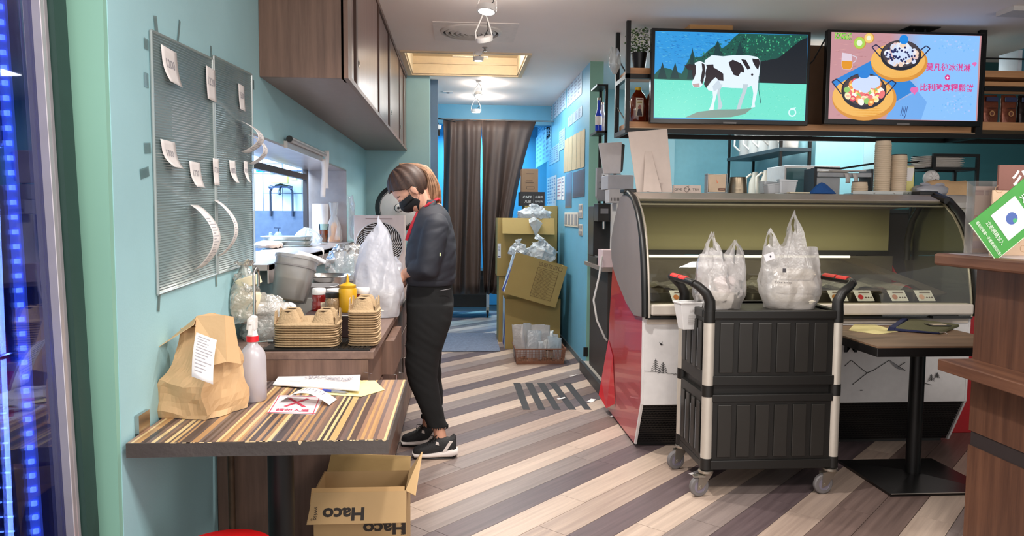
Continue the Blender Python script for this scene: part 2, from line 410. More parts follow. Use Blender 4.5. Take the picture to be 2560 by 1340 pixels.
# raised floor behind the bar with its black edge
struct('trim_4',MB().box((1.06,5.17,0),(1.09,6.32,.085)),mat('black_edge',(44,44,46),.5,bump=.2,var=.15,scale=8))
struct('floor_bar',MB().box((1.09,5.17,0),(5.1,6.0,.08)).box((1.09,6.0,0),(2.96,6.32,.08)).box((XP+.09,6.32,0),(2.96,7.7,.08)),mat('concrete',(150,144,136),.7,var=.15,scale=5))
# kitchen behind the opening
tilew=MB().box((-4.0,6.05,0),(-1.07,6.15,HC)); kt=struct('wall_kitchen',tilew,mat('grout',(120,140,165),.7))
tilem=mat('glazed_tile',(205,222,238),.2)
tw=.152
for i in range(12):
    for j in range(8):
        x=-1.09 - i * tw; z=.9 + j * tw
        part('tile',tilem,kt,lambda b:b.box((x-tw+.004,6.038,z),(x-.002,6.05,z+tw-.006)),bevel=0)
struct('wall_kitchen_side',MB().box((-4.1,3.0,0),(-4.0,6.15,HC)).box((-4.1,2.9,0),(-1.22,3.0,HC)),mat('kitchen_paint',(190,205,220),.5))
struct('ceiling_kitchen',MB().box((-4.1,2.9,HC),(-.87,6.15,HC+.05)),mat('kitchen_ceiling',(150,170,200),.6))

# --- pass-through: steel lining and sill
t=thing('serving_hatch','stainless steel lined serving hatch opening to the white tiled kitchen','hatch',(XL-.1,4.5,oz0))
part('sill',brushed,t,lambda b:b.box((XL-.28,OY0,oz0-.02),(XL+.07,OY1+.02,oz0+.006)).box((XL+.062,OY0,oz0-.075),(XL+.07,OY1+.02,oz0+.006)),bevel=.002)
part('jamb',brushed,t,lambda b:b.box((XL-.3,OY1-.012,oz0+.006),(XL+.003,OY1-.001,oz1)))
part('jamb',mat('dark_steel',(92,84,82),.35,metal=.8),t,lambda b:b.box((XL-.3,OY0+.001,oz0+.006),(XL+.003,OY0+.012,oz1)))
part('head',brushed,t,lambda b:b.box((XL-.3,OY0+.012,oz1-.012),(XL+.003,OY1-.012,oz1-.001)))
part('inner_frame',mat('dark_steel',(92,84,82),.35,metal=.8),t,lambda b:b.box((XL-.3,OY1-.16,oz0+.006),(XL-.27,OY1-.10,oz1)).box((XL-.3,OY0+.02,oz1-.09),(XL-.27,OY1-.16,oz1-.05)))

# --- wall cabinets
cz=1.945; cy0,cy1,cx=3.37,7.14,-.485
t=thing('wall_cabinet','long walnut laminate wall cabinet with sliding doors above the serving hatch','cabinet',(XL,3.4,cz))
part('body',walnut,t,lambda b:b.box((XL+.001,cy0,cz),(cx-.02,cy0+.02,HC-.002)).box((XL+.001,cy0+.02,cz+.02),(cx-.03,cy1,HC-.002)).box((cx-.03,cy0,cz),(cx,cy0+.11,HC-.002)))
part('bottom_panel',mat('taupe_laminate',(128,112,106),.5,var=.04),t,lambda b:b.box((XL+.001,cy0+.02,cz),(cx-.022,cy1,cz+.02)))
part('frame',walnut_y,t,lambda b:b.box((cx-.022,cy0+.11,cz),(cx,cy1,cz+.022)).box((cx-.022,cy0+.11,HC-.03),(cx,cy1,HC-.002)))
rs=[(3.50,3.62,1),(3.68,4.62,0),(4.72,5.35,0),(5.45,6.25,0),(6.35,6.8,0),(6.87,7.12,0)]
for i,(a,b_,z) in enumerate(rs):
    d=part('door',wood('walnut_sheen',(96,74,68),(124,98,90),2,22,.28),t,lambda b:b.box((cx-.018,a,cz+.024),(cx-(.004 if i%2 else .01),b_,HC-.04)),bevel=.002)
    if i in (1,3,4): part('finger_pull',steel,d,lambda b:b.lathe([(.0,0),(.018,0),(.02,.003),(.014,.003),(.012,.001),(0,.001)],(cx-.004,a+.08,cz+.14),16,0))
for y in (3.66,4.68,5.4,6.3):
    part('stile',walnut_d,t,lambda b:b.box((cx-.028,y,cz+.022),(cx-.002,y+.05,HC-.03)))

# --- counter along the left wall
CT=.85; ny=2.69; fx=-.325
t=thing('base_cabinet','walnut laminate counter cabinet running along the teal wall under the hatch','counter',(-.6,4.8,0))
part('end_panel',walnut,t,lambda b:b.box((XL+.002,ny,.0),(fx-.022,ny+.02,CT-.03)),bevel=.001)
part('worktop',walnut_y,t,lambda b:b.box((XL+.002,ny-.004,CT-.028),(fx+.02,7.14,CT)),bevel=.002)
part('carcass',walnut_d,t,lambda b:b.box((XL+.002,ny+.02,.06),(fx-.045,7.14,CT-.028)))
part('plinth',mat('plinth_black',(30,26,26),.6),t,lambda b:b.box((XL+.002,ny+.02,0),(fx-.06,7.14,.06)))
part('face_frame',walnut,t,lambda b:b.box((fx-.022,ny,0),(fx,ny+.09,CT-.03)).box((fx-.04,ny+.09,.02),(fx-.024,7.14,.07)))
yy=ny + .10; i=0
while yy < 6.9:
    w_=.42; mate=walnut
    if i == 0:  # the first door stands ajar beyond a drawer
        part('drawer',mate,t,lambda b:b.box((fx-.02,yy,CT-.2),(fx-.002,yy+w_-.01,CT-.04)),bevel=.002)
        part('door',mate,t,lambda b:b.box((fx-.02,yy,.08),(fx-.002,yy+w_-.01,CT-.21)),bevel=.002)
    else:
        dw=part('drawer',mate,t,lambda b:b.box((fx-.02,yy,CT-.2),(fx+(.05 if i==1 else-.002),yy+w_-.01,CT-.05)),bevel=.002)
        d=part('door',mate,t,lambda b:b.box((fx-.02,yy,.08),(fx-.002,yy+w_-.01,CT-.21)),bevel=.002)
        part('pull',steel,d,lambda b:b.tube([(fx,yy+.04,CT-.3),(fx+.02,yy+.04,CT-.3),(fx+.02,yy+.04,CT-.38),(fx,yy+.04,CT-.38)],.004))
    yy += w_; i += 1

# --- striped table
tx0,tx1,ty0,ty1=XL + .012,-.185,1.95,2.665
def stripe_mat():
    m=bpy.data.materials.new('striped_laminate'); m.use_nodes=True; nt=m.node_tree; b=nt.nodes['Principled BSDF']; N=nt.nodes.new; L=nt.links.new
    tc=N('ShaderNodeTexCoord'); sp=N('ShaderNodeSeparateXYZ'); L(tc.outputs['Object'],sp.inputs[0])
    v=N('ShaderNodeTexVoronoi'); v.voronoi_dimensions='1D'; v.inputs['Scale'].default_value=115; L(sp.outputs[0],v.inputs['W'])
    s2=N('ShaderNodeSeparateColor'); L(v.outputs['Color'],s2.inputs[0])
    cr=N('ShaderNodeValToRGB'); cr.color_ramp.interpolation='CONSTANT'; e=cr.color_ramp.elements
    cols=[(70,60,60),(176,134,92),(92,74,70),(204,168,114),(116,94,88),(156,120,98),(84,72,72),(190,148,100),(104,92,90),(220,192,140),(132,104,88)]
    e[0].color=rgb(*cols[0]); e[1].position=1 / 11; e[1].color=rgb(*cols[1])
    for k in range(2,11): q=e.new(k/11); q.color=rgb(*cols[k])
    L(s2.outputs[0],cr.inputs[0])
    mp=N('ShaderNodeMapping'); mp.inputs['Scale'].default_value=(60,3,1); L(tc.outputs['Object'],mp.inputs[0]); n=N('ShaderNodeTexNoise'); n.inputs['Scale'].default_value=4; L(mp.outputs[0],n.inputs[0])
    mr=N('ShaderNodeMapRange'); mr.inputs['To Min'].default_value=.82; mr.inputs['To Max'].default_value=1.18; L(n.outputs[0],mr.inputs[0])
    mx=N('ShaderNodeVectorMath'); mx.operation='SCALE'; L(cr.outputs[0],mx.inputs[0]); L(mr.outputs[0],mx.inputs['Scale']); L(mx.outputs[0],b.inputs['Base Color'])
    b.inputs['Roughness'].default_value=.28
    return m
t=thing('cafe_table','square striped wood laminate table with chipped dark edge against the teal wall','table',(-.52,2.3,0))
part('tabletop',stripe_mat(),t,lambda b:b.box((tx0,ty0+.003,.7425),(tx1-.003,ty1,.75)))
part('edge_band',mat('worn_dark_edge',(74,66,62),.45,var=.22,scale=7,bump=.1),t,lambda b:b.box((tx0,ty0-.002,.712),(tx1+.002,ty1,.742)).box((tx0,ty0-.002,.742),(tx1+.002,ty0+.003,.7495)).box((tx1-.003,ty0+.003,.742),(tx1+.002,ty1,.7495)))
chp=MB(); 
for k in range(30):
    x=tx0 + .02 + random.random() ** .6 * (tx1-tx0-.04); w_=random.uniform(.003,.02); chp.box((x,ty0-.0025,.7495-random.uniform(.0004,.0012)),(x+w_,ty0+.001,.7501))
for x,h_ in ((-.42,.010),(-.2,.004),(-.33,.003)): chp.prism([(x,.7501),(x+.012,.7501),(x+.007,.7501-h_),(x+.004,.7501-h_)],1,ty0-.0032,ty0)
chp.build('chipped_edge',mat('bare_chipboard',(214,188,146),.8),t,kind='stuff')
part('column',blackm,t,lambda b:b.lathe([(.038,.02),(.038,.712)],(-.53,2.22,0),24),smooth=40)
part('base_plate',blackm,t,lambda b:b.lathe([(.18,0),(.18,.012),(.17,.018),(.05,.026)],(-.53,2.2,0),32),smooth=40)
part('wall_bracket',steel,t,lambda b:b.box((XL+.001,2.03,.75),(XL+.012,2.1,.80)))
# water pipe in the dim corner below
tag(MB().tube([(-.8,2.63,.0),(-.8,2.63,.62)],.012,10).build('water_pipe',mat('stained_pipe',(92,72,56),.5,metal=.5,var=.4,scale=14),smooth=40),'stained vertical pipe beside the counter end under the striped table','pipe')

# ------------------------------------------------------------------ fridge at the far left
def fridge():
    M_=T((-.899,1.83,0),0,0,R(-1.55))
    t=thing('display_fridge','tall glass-door drinks fridge lit by bluish light strips beside the green pillar','fridge',(0,0,0),M=M_)
    dk=mat('fridge_dark',(66,70,100),.5); fr=mat('fridge_frame',(196,190,196),.3,metal=.6)
    h=2.35
    part('cabinet',dk,t,lambda b:b.box((-.62,-.74,0),(-.6,.0,h)).box((-.6,-.02,.0),(-.03,.0,h)).box((-.6,-.74,0),(-.03,-.72,h)).box((-.6,-.72,0),(-.03,-.02,.12)).box((-.6,-.72,h-.12),(-.03,-.02,h)),M_)
    d=part('door',pane('fridge_glass',(170,180,225),.55,.07,.02,.3),t,lambda b:b.box((-.024,-.69,.14),(-.02,-.035,h-.07)),M_)
    part('door_frame',fr,d,lambda b:b.box((-.028,-.035,.1),(.0,-.02,h-.05)).box((-.028,-.016,.1),(-.002,-.001,h-.05)).box((-.028,-.72,h-.07),(0,-.036,h-.05)).box((-.028,-.72,.1),(0,-.036,.13)),M_,bevel=.002)
    led=emis('led_blue_white',(150,190,255),5)
    part('light_strip',emis('led_glow',(110,145,240),1.0),t,lambda b:b.box((-.104,-.03,.2),(-.080,-.0205,h-.2)),M_)
    bm=MB(M_)
    for k in range(58): bm.cbox((-.088,-.036,.25+k*.034),(.010,.008,.011))
    bm.build('light_emitting_diodes',led,t,kind='stuff')
    for x in (-.15,-.175):  # glowing dashes stand in for LED reflections in the shelves
        bm=MB(M_)
        for k in range(52):
            if k % 26 < 17: bm.cbox((x,-.025,.3+k*.036),(.012,.004,.003))
        bm.build('led_reflections',led,t,kind='stuff')
    for z in (.55,1.02,1.5):
        part('shelf',mat('shelf_wire',(150,160,190),.4,metal=.6),t,lambda b:[b.box((-.56+k*.03,-.7,z),(-.555+k*.03,-.05,z+.005)) for k in range(16)] and b.box((-.1,-.7,z-.004),(-.094,-.05,z+.006)),M_)
    pr=part('price_rail',mat('blue_acrylic',(60,130,225),.25),t,lambda b:b.prism([(-.15,.99),(-.135,.955),(-.122,1.005),(-.145,1.035)],1,-.68,-.07),M_)
    p=Pic(M_@Vector((-.127,-.2,.967)),(0,1,0),(0.19,0,.98),step=.0004); p.rect(0,0,.1,.026,(190,225,245)); p.rect(.01,.014,.05,.018,(60,90,160)); p.build('price_label',pr)
    part('stocked_carton',mat('dim_stock',(70,34,60),.5),t,lambda b:b.box((-.5,-.66,1.03),(-.16,-.1,1.3)).box((-.5,-.66,.56),(-.2,-.2,.75)),M_)
    part('side_skin',mat('alcove_dark_green',(34,62,56),.6),t,lambda b:b.box((-.6,.002,0),(.010,.06,h)),M_)
    part('top_cover',mat('fridge_top',(40,36,36),.5),t,lambda b:b.box((-.62,-.74,h),(0,0,h+.02)),M_)
    l=bpy.data.lights.new('fridge_light','AREA'); l.energy=9; l.color=(.35,.5,1); l.shape='RECTANGLE'; l.size=.02; l.size_y=1.8
    o=bpy.data.objects.new('fridge_light',l); COL.objects.link(o); o.location=(-1.05,1.79,1.3); o.rotation_euler=(R(90),0,R(180))
    o.rotation_euler=(Vector((-1.35,1.2,1.3))-Vector(o.location)).to_track_quat('-Z','Y').to_euler()
fridge()
struct('wall_alcove',MB().box((-1.85,1.85,0),(-1.0-.06,1.93,HC)),mat('alcove_dark_green',(34,62,56),.6))

# ------------------------------------------------------------------ corrugated boards with notes on the left wall
corr=film('corrugated_clear',(158,182,184),.36,.16,.7,.2)
def board(name,label,y0,y1,z0a,z0b,z1a,z1b):
    t=thing(name,label,'board',(XL,(y0+y1)/2,z0a),group='corrugated boards on the teal wall')
    n=190; mb=MB()
    x=XL + .006
    def zz(v,y):
        k=(y-y0) / (y1-y0); a=z0a + (z0b-z0a) * k; b_=z1a + (z1b-z1a) * k; return a + (b_-a) * v
    def f(u,v):
        y=y0 + (y1-y0) * u; return (x+.0015*(1 if (round(v*n)%2) else-1)+.003*math.sin(u*5),y,zz(v,y))
    mb.sheet(f,4,n); mb.build('ribbed_sheet',corr,t)
    part('backing_sheet',film('board_back',(150,178,180),.7,.4,.05,.2),t,lambda b:b.add([(XL+.0015,y0,zz(0,y0)),(XL+.0015,y1,zz(0,y1)),(XL+.0015,y1,zz(1,y1)),(XL+.0015,y0,zz(1,y0))],[(0,1,2,3)]))
    tp=film('adhesive_tape',(210,222,220),.45,.2,.4)
    ed=MB()
    for (ya,za,yb,zb) in ((y0,zz(0,y0),y0,zz(1,y0)),(y0,zz(1,y0),y1,zz(1,y1)),(y1,zz(0,y1),y1,zz(1,y1)),(y0,zz(0,y0),y1,zz(0,y1))):
        ed.tube([(XL+.006,ya,za),(XL+.006,yb,zb)],.0045,6)
    ed.build('taped_rim',tp,t)
    return t,zz
b1,zz1=board('corrugated_board','nearer ribbed clear plastic board taped on the teal wall, with large price notes',2.195,2.72,P(400,733,X=XL).z,P(545,683,X=XL).z,P(375,78,X=XL).z,P(530,150,X=XL).z)
b2,zz2=board('corrugated_board','farther ribbed clear plastic board on the teal wall, darker, ending by the serving hatch',2.735,3.22,P(545,683,X=XL).z,P(635,655,X=XL).z,P(542,148,X=XL).z,P(630,190,X=XL).z)
b1.children[0].name='ribbed_sheet'
def wall_tape(px,py,w,h,rot=0):
    q=P(px,py,X=XL+.002); M_=T(q,0,rot)
    return MB(M_).add([(0,-w/2,-h/2),(0,w/2,-h/2),(0,w/2,h/2),(0,-w/2,h/2)],[(0,1,2,3)])
i=0
for px,py,w,h,r_,lab in ((390,62,.025,.05,.2,'above the left end of the nearer board'),(447,80,.014,.08,-.3,'above the middle of the nearer board'),(528,140,.014,.07,0,'at the gap between the two boards, on top'),
                         (366,110,.03,.03,0,'at the upper rim corner of the nearer board'),(366,200,.03,.04,0,'below the top corner of the nearer board rim'),(369,370,.045,.03,.1,'halfway up the near rim of the board'),(362,432,.06,.028,.2,'lowest on the near rim of the board'),
                         (398,740,.02,.09,-.2,'hanging below the near lower corner of the board'),(541,695,.02,.06,0,'below the gap between the two boards'),(634,212,.02,.04,0,'on the far rim of the farther board')):
    o=wall_tape(px,py,w,h,r_).build('tape_strip',film('tape_piece',(120,150,150),.35,.2,.4))
    tag(o,'small strip of clear tape '+lab,'tape','tape strips holding the boards')
def note(px,py,w,h,txt,lab,curl=.5,off=0,hl=.24):
    """a paper slip stuck on the board by its top edge, its foot curling off towards the room"""
    q=P(px,py,X=XL+.012); y0,z1=q.y,q.z
    mb=MB(); n=8
    def f(u,v):
        s_=max(0,v-.35) / .65; lift=curl * h * .32 * s_ * s_ * (1-.45*u)
        return (XL+.012+lift,y0+w*u+(.04+.25*curl)*w*v,z1-h*v*(1-.12*s_*curl))
    mb.sheet(f,4,n)
    o=mb.build('paper_note',paperw,smooth=60,solid=.0004)
    tag(o,lab,'note','handwritten notes on the corrugated boards')
    if txt:
        vs,fs,tw_,th_=textpoly(txt); k=h * hl / th_; k2=min(k,w*.8/tw_); mb=MB()
        pts=[]
        for vx,vy in vs:
            u=.5 + vx * k2 / w; v=.42 - vy * k2 / h; p=Vector(f(u,v)); p.x += .0012; pts.append(p)
        mb.add(pts,fs,rgb(158,154,162)); mb.build('handwriting',print_m,o)
    return o
note(402,110,.12,.108,'1200','white note reading 1200, uppermost on the nearer board',.5)
note(515,163,.095,.112,'1220','double white note reading 1220 over the gap between the boards',.06)
note(596,208,.078,.10,'1500','plain white note high on the farther board',.12)
note(401,347,.11,.088,'1700','white note with curled foot at the near edge of the nearer board',.95)
note(473,402,.10,.088,'1730','white note right of the curled note on the nearer board',.6)
note(532,395,.062,.095,'1730','small white note standing over the seam between the boards',.1)
note(573,400,.075,.09,'1800','white note left of two neighbours in the middle of the farther board',.7)
note(609,402,.055,.09,'1830','white note at the far rim of the farther board by the hatch',.6)
def receipt(px,py,w,L,lab,loop,skew=0):
    q=P(px,py,X=XL+.012); y0,z1=q.y,q.z; mb=MB()
    def f(u,v):
        k=math.sin(v*PI) ** .8
        return (XL+.012+loop*.03*k,y0+w*u+skew*v,z1-L*v)
    mb.sheet(f,3,16); o=mb.build('receipt_strip',paperw,smooth=60,solid=.0004); tag(o,lab,'receipt','curled receipts on the corrugated boards')
    mb=MB()
    for k in range(16):
        v=.2 + k * .045
        if v > .95: break
        u1=random.uniform(.4,.85)
        pts=[Vector(f(.12,v)),Vector(f(u1,v)),Vector(f(u1,v+.014)),Vector(f(.12,v+.014))]
        for p in pts: p.x += .0012
        mb.add(pts,[(0,1,2,3)],rgb(176,172,176)); pts2=[p-Vector((.0024,0,0)) for p in pts]; mb.add(pts2,[(0,3,2,1)],rgb(176,172,176))
    mb.build('printed_lines',print_m,o)
receipt(476,512,.075,.21,'long curled receipt hanging low on the nearer board',2.2,.02)
receipt(534,500,.045,.20,'long narrow curled receipt hanging low at the seam of the boards',2.2,.03)
receipt(590,298,.09,.12,'curled receipt looping off the farther board below its top note',2.5,.06)
receipt(610,332,.07,.12,'second curled receipt on the farther board beside the hatch edge',2.3,.05)

# ticket rail over the hatch
q0,q1=P(724,352,X=XL+.03),P(812,386,X=XL+.03)
t=thing('ticket_rail','metal order ticket rail screwed to the wall over the serving hatch','rail',(XL,(q0.y+q1.y)/2,q0.z),group=None)
part('rail_body',mat('rail_grey',(190,184,180),.35,metal=.4),t,lambda b:b.box((XL+.001,q0.y,q0.z-.035),(XL+.02,q1.y,q0.z+.0)).tube([(XL+.03,q0.y,q0.z+.01),(XL+.03,q1.y,q0.z+.01)],.014,10))
part('end_cap',black,t,lambda b:b.lathe([(.016,-.006),(.016,.006)],(XL+.03,q0.y,q0.z+.01),12,1))
for k,(yy,L_,lab) in enumerate(((q1.y-.04,.24,'short white paper strip hanging from the near end of ticket rail tip'),(q1.y+.06,.24,'long white paper strip hung over the wall beside the ticket rail tip'))):
    mb=MB(); zt=q0.z + (-.02 if k==0 else .04)
    mb.sheet(lambda u,v:(XL+.012+.03*u+.005*math.sin(v*5+k),yy+.006*u,zt-L_*v),2,12); tag(mb.build('paper_strip',paperw,smooth=60,solid=.0006),lab,'paper','ticket strips by the hatch')
for (a,b_,lab) in (((745,632),(848,700),'long white tape strip slanting down from the sill to the trays'),((790,618),(800,660),'short white tape loop hanging from the steel sill'),((720,645),(738,652),'short white ticket clipped to the near steel sill edge')):
    pa,pb=P(a[0],a[1],X=XL+.075),P(b_[0],b_[1],X=XL+.16)
    if a[0] != 745: pb=P(b_[0],b_[1],X=XL+.085)
    mb=MB(); hw=Vector((0,.045,.008)) if a[0] != 745 else Vector((0,.02,.022))
    mb.sheet(lambda u,v:pa.lerp(pb,v)+hw*(u-.5)*1+Vector((.03*math.sin(v*PI),0,.025*math.sin(v*PI))),2,12); tag(mb.build('paper_strip',paperw,smooth=60,solid=.0006),lab,'paper','ticket strips by the hatch')

# ------------------------------------------------------------------ things on the striped table
TZ=.751
def paper_bag():
    c0=P(460,1008,Z=TZ); t=thing('paper_bag','crumpled brown kraft takeaway bag with folded top and stapled receipt','bag',(-.72,2.36,TZ),0)
    # outline in the YZ-less local frame: x along the table, z up
    M_=T((-.755,2.245,TZ),R(-12)) @ Matrix.Diagonal((.80,.85,.98,1)); w,d,h=.245,.15,.30
    bot=[(-.125,-.085,0),(.065,-.095,0),(.125,.075,0),(-.10,.09,0)]
    midp=[(-.118,-.09,.11),(.05,-.10,.10),(.118,.08,.12),(-.115,.095,.12)]
    top=[(-.09,-.03,.20),(.045,-.035,.22),(.10,.05,.235),(-.105,.05,.22)]
    fold=[(-.08,.0,.255),(.045,.01,.27),(.095,.035,.28),(-.1,.03,.25)]
    def edge(ps,n=12):
        out=[]
        for i in range(4):
            a,b=Vector(ps[i]),Vector(ps[(i+1)%4])
            for k in range(n): out.append(a.lerp(b,k/n))
        return out
    rings=[edge(bot),[v.lerp(w2,.5) for v,w2 in zip(edge(bot),edge(midp))],edge(midp),[v.lerp(w2,.5) for v,w2 in zip(edge(midp),edge(top))],edge(top),edge(fold)]
    rings[1]=[v*1.0+Vector((0,.008,0)) for v in rings[1]]
    mb=MB(M_); mb.loft(dense(rings,3)); crumple(mb,.013,8,5,TZ+.0005)
    for i,v in enumerate(mb.v):
        if v.z > TZ + .01: mb.v[i]=v + noise.noise_vector(v*13+Vector((3,1,2))) * .012
        else: v.z=TZ + .0005
    mb.build('body',kraft,t)
    # folded-over top flap, tilted
    fl=MB(M_@T((-.0,.015,.22),0,0,R(-28)))
    fl.hexa([(-.16,-.03,-.004),(.0,-.05,-.004),(.0,.03,-.004),(-.16,.03,-.004)],[(-.165,-.03,.002),(.0,-.055,.004),(.0,.03,.004),(-.165,.03,.002)])
    f2=MB(M_)
    f2.add([(-.15,-.075,.20),(-.02,-.01,.295),(.02,.05,.30),(-.145,.01,.22),(-.01,-.045,.275)],[(0,4,1,2,3)])
    f2.add([(-.02,-.012,.297),(.085,-.0,.30),(.125,-.06,.17),(.02,-.105,.15)],[(0,1,2,3)])
    f2.add([(.085,.0,.30),(.09,.05,.29),(.135,.02,.15),(.125,-.06,.17)],[(0,1,2,3)])
    f2.add([(-.02,-.012,.297),(-.0,.05,.30),(.09,.05,.29),(.085,0,.30)],[(0,1,2,3)])
    f2.build('folded_top',kraft,t,solid=.0015)
    p0=M_ @ Vector((.035,-.10,.262)); u=(M_.to_3x3()@Vector((.075,.028,-.03))); v=M_.to_3x3() @ Vector((-.0,-.07,.12))
    mb=MB(); u.normalize(); v=(M_.to_3x3()@Vector((.05,-.11,-.13))) * -1; v.normalize()
    def f(a,b): return p0 + u * (.06*a) - v * (.14*b) * 1 + Vector((0,-.012*math.sin(b*2.5),.01*math.sin(b*3)))
    mb.sheet(f,2,10); rc=mb.build('receipt',paperw,t,smooth=60,solid=.0004)
    mb=MB()
    for k in range(12):
        b_=.08 + k * .07; e=random.uniform(.5,.9)
        q=[Vector(f(.12,b_)),Vector(f(e,b_)),Vector(f(e,b_+.02)),Vector(f(.12,b_+.02))]; nn=(q[1]-q[0]).cross(q[3]-q[0]).normalized(); nn=nn if nn.y < 0 else -nn
        mb.add([x+nn*.001 for x in q],[(0,1,2,3)],rgb(150,146,150))
    mb.build('printed_lines',print_m,rc)
paper_bag()
def spray():
    c=P(634,1000,Z=TZ); c.z=TZ
    t=thing('spray_bottle','translucent white alcohol spray bottle with red collar beside the brown bag','bottle',c)
    bm=film('bottle_milky',(236,230,236),.12,.3,.3,.5)
    r=.041
    part('bottle',bm,t,lambda b:b.lathe([(0,0),(r-.004,0),(r,.005),(r,.135),(r-.004,.155),(r-.014,.17),(.017,.18),(.015,.19)],c,28),smooth=40)
    part('liquid',film('spray_liquid',(208,200,214),.2,.2,.2,.5),t,lambda b:b.lathe([(0,.003),(r-.006,.003),(r-.003,.008),(r-.003,.05),(0,.0505)],c,24),smooth=40)
    part('collar',mat('red_cap',(214,30,44),.4),t,lambda b:b.lathe([(.019,.19),(.019,.207),(.015,.208)],c,24),smooth=40)
    part('trigger_head',white,t,lambda b:b.lathe([(.0175,.207),(.014,.222),(.012,.235)],c,16).prism([(c.x-.016,c.z+.228),(c.x+.013,c.z+.228),(c.x+.014,c.z+.268),(c.x+.0,c.z+.274),(c.x-.012,c.z+.262)],1,c.y-.014,c.y+.016).box((c.x-.004,c.y-.032,c.z+.248),(c.x+.006,c.y-.01,c.z+.26)),bevel=.002)
    part('trigger',white,t,lambda b:b.prism([(c.y-.014,c.z+.25),(c.y-.026,c.z+.25),(c.y-.034,c.z+.215),(c.y-.028,c.z+.215)],0,c.x-.004,c.x+.006))
spray()
def flat(name,label,cat,corners,m,th=.0006,z=TZ,**k):
    pts=[P(a,b,Z=z) for a,b in corners]; mb=MB(); mb.prism([(p.x,p.y) for p in pts],2,z,z+th); o=mb.build(name,m,**k); return tag(o,label,cat),pts
# no-seating sticker
o,q=flat('table_sticker','white square sticker with red border and red cross stuck flat on the striped table','sticker',[(667,1033),(787,1036),(812,990),(695,988)],mat('sticker_white',(228,222,224),.35),.0003)
u=q[1] - q[0]; v=q[3] - q[0]; W_,H_=u.length,v.length
p=Pic(q[0]+Vector((0,0,.0003)),u,v,Vector((0,0,1)),base=.0002,step=.0001); redi=(196,60,84)
for a in (.03,.97-.02): p.rect(a*W_,.0,(a+.02)*W_,H_,redi)
p.rect(0,.02*H_,W_,.05*H_,redi); p.rect(0,.94*H_,W_,.97*H_,redi)
p.line([(.3*W_,.36*H_),(.72*W_,.82*H_)],.012,redi); p.line([(.72*W_,.36*H_),(.3*W_,.82*H_)],.012,redi)
p.text('請勿入座',.5*W_,.18*H_,h=.14*H_,w=.7*W_,col=(196,50,90),bold=.02); p.build('printed_warning',o)
o,q=flat('yellow_paper','pale yellow sheet sticking out under the white envelope on the striped table','paper',[(735,982),(903,992),(962,975),(937,952),(800,952)],mat('yellow_paper',(236,222,158),.7),.001,TZ+.0005)
# envelope
zt=TZ + .010
pts=[P(682,962,Z=TZ+.004),P(898,977,Z=TZ+.012),P(902,934,Z=TZ+.012),P(713,919,Z=TZ+.012)]
t=thing('envelope','large white envelope with handwriting lying on the yellow sheet','envelope',(sum((p for p in pts),Vector())/4))
mb=MB(); mb.hexa([p-Vector((0,0,.002)) for p in pts],[p+Vector((0,0,.002)) for p in pts]); mb.build('cover',paperw,t)
u=pts[1] - pts[0]; v=(pts[3]-pts[0]); W_,H_=u.length,v.length; nrm=u.cross(v).normalized(); v2=nrm.cross(u.normalized())
p=Pic(pts[0]+Vector((0,0,.0022)),u,v2,nrm,base=.0008)
ink=(96,92,110)
p.text('24片仔·种變区器',.44*W_,.46*H_,h=.2*H_,w=.52*W_,col=(140,136,150),rot=.02)
p.line([(.1*W_,.2*H_),(.22*W_,.2*H_),(.22*W_,.23*H_)],.002,(200,110,140)); p.line([(.34*W_,.82*H_),(.6*W_,.9*H_),(.8*W_,.8*H_)],.0015,(150,146,158))
p.rect(.06*W_,.75*H_,.2*W_,.78*H_,(170,166,172)); p.build('handwriting',t)
# pen
a,b_=P(768,972,Z=TZ+.006),P(872,982,Z=TZ+.006); dr=(b_-a)
t=thing('ballpoint_pen','blue and orange ballpoint pen lying below the envelope','pen',a)
part('barrel',film('pen_clear',(190,196,215),.3,.1,.4),t,lambda b:b.tube([a,a+dr*.93],.0045,8),smooth=60)
part('grip',mat('pen_orange',(226,140,120),.5),t,lambda b:b.tube([a+dr*.1,a+dr*.38],.0052,8),smooth=60)
part('refill',mat('pen_blue',(60,76,180),.4),t,lambda b:b.tube([a+dr*.38,a+dr*.6],.005,8),smooth=60)
part('tip',steel,t,lambda b:b.tube([a+dr*.93,b_],[.004,.001],8))
# curled receipt
q=P(700,1004,Z=TZ); mb=MB()
def fr_(u,v):
    a=v * 2.3 - .55
    return Vector((q.x+.165*v+.012*(1-u),q.y-.012+.07*(1-u)-.05*v,TZ+.002+.034*max(0,math.sin(max(0,a+.55)*1.35))))
mb.sheet(fr_,3,14); o=mb.build('curled_receipt',paperw,smooth=60,solid=.0004); tag(o,'white receipt curling up over the red-crossed sticker on the table','receipt')
mb=MB()
for k in range(7):
    v=.35 + k * .07; e=random.uniform(.4,.8); pts=[fr_(.2,v),fr_(e,v),fr_(e,v+.02),fr_(.2,v+.02)]; mb.add([x+Vector((.0004,-.0004,.001)) for x in pts],[(0,1,2,3)],rgb(150,146,158))
mb.build('printed_lines',print_m,o)

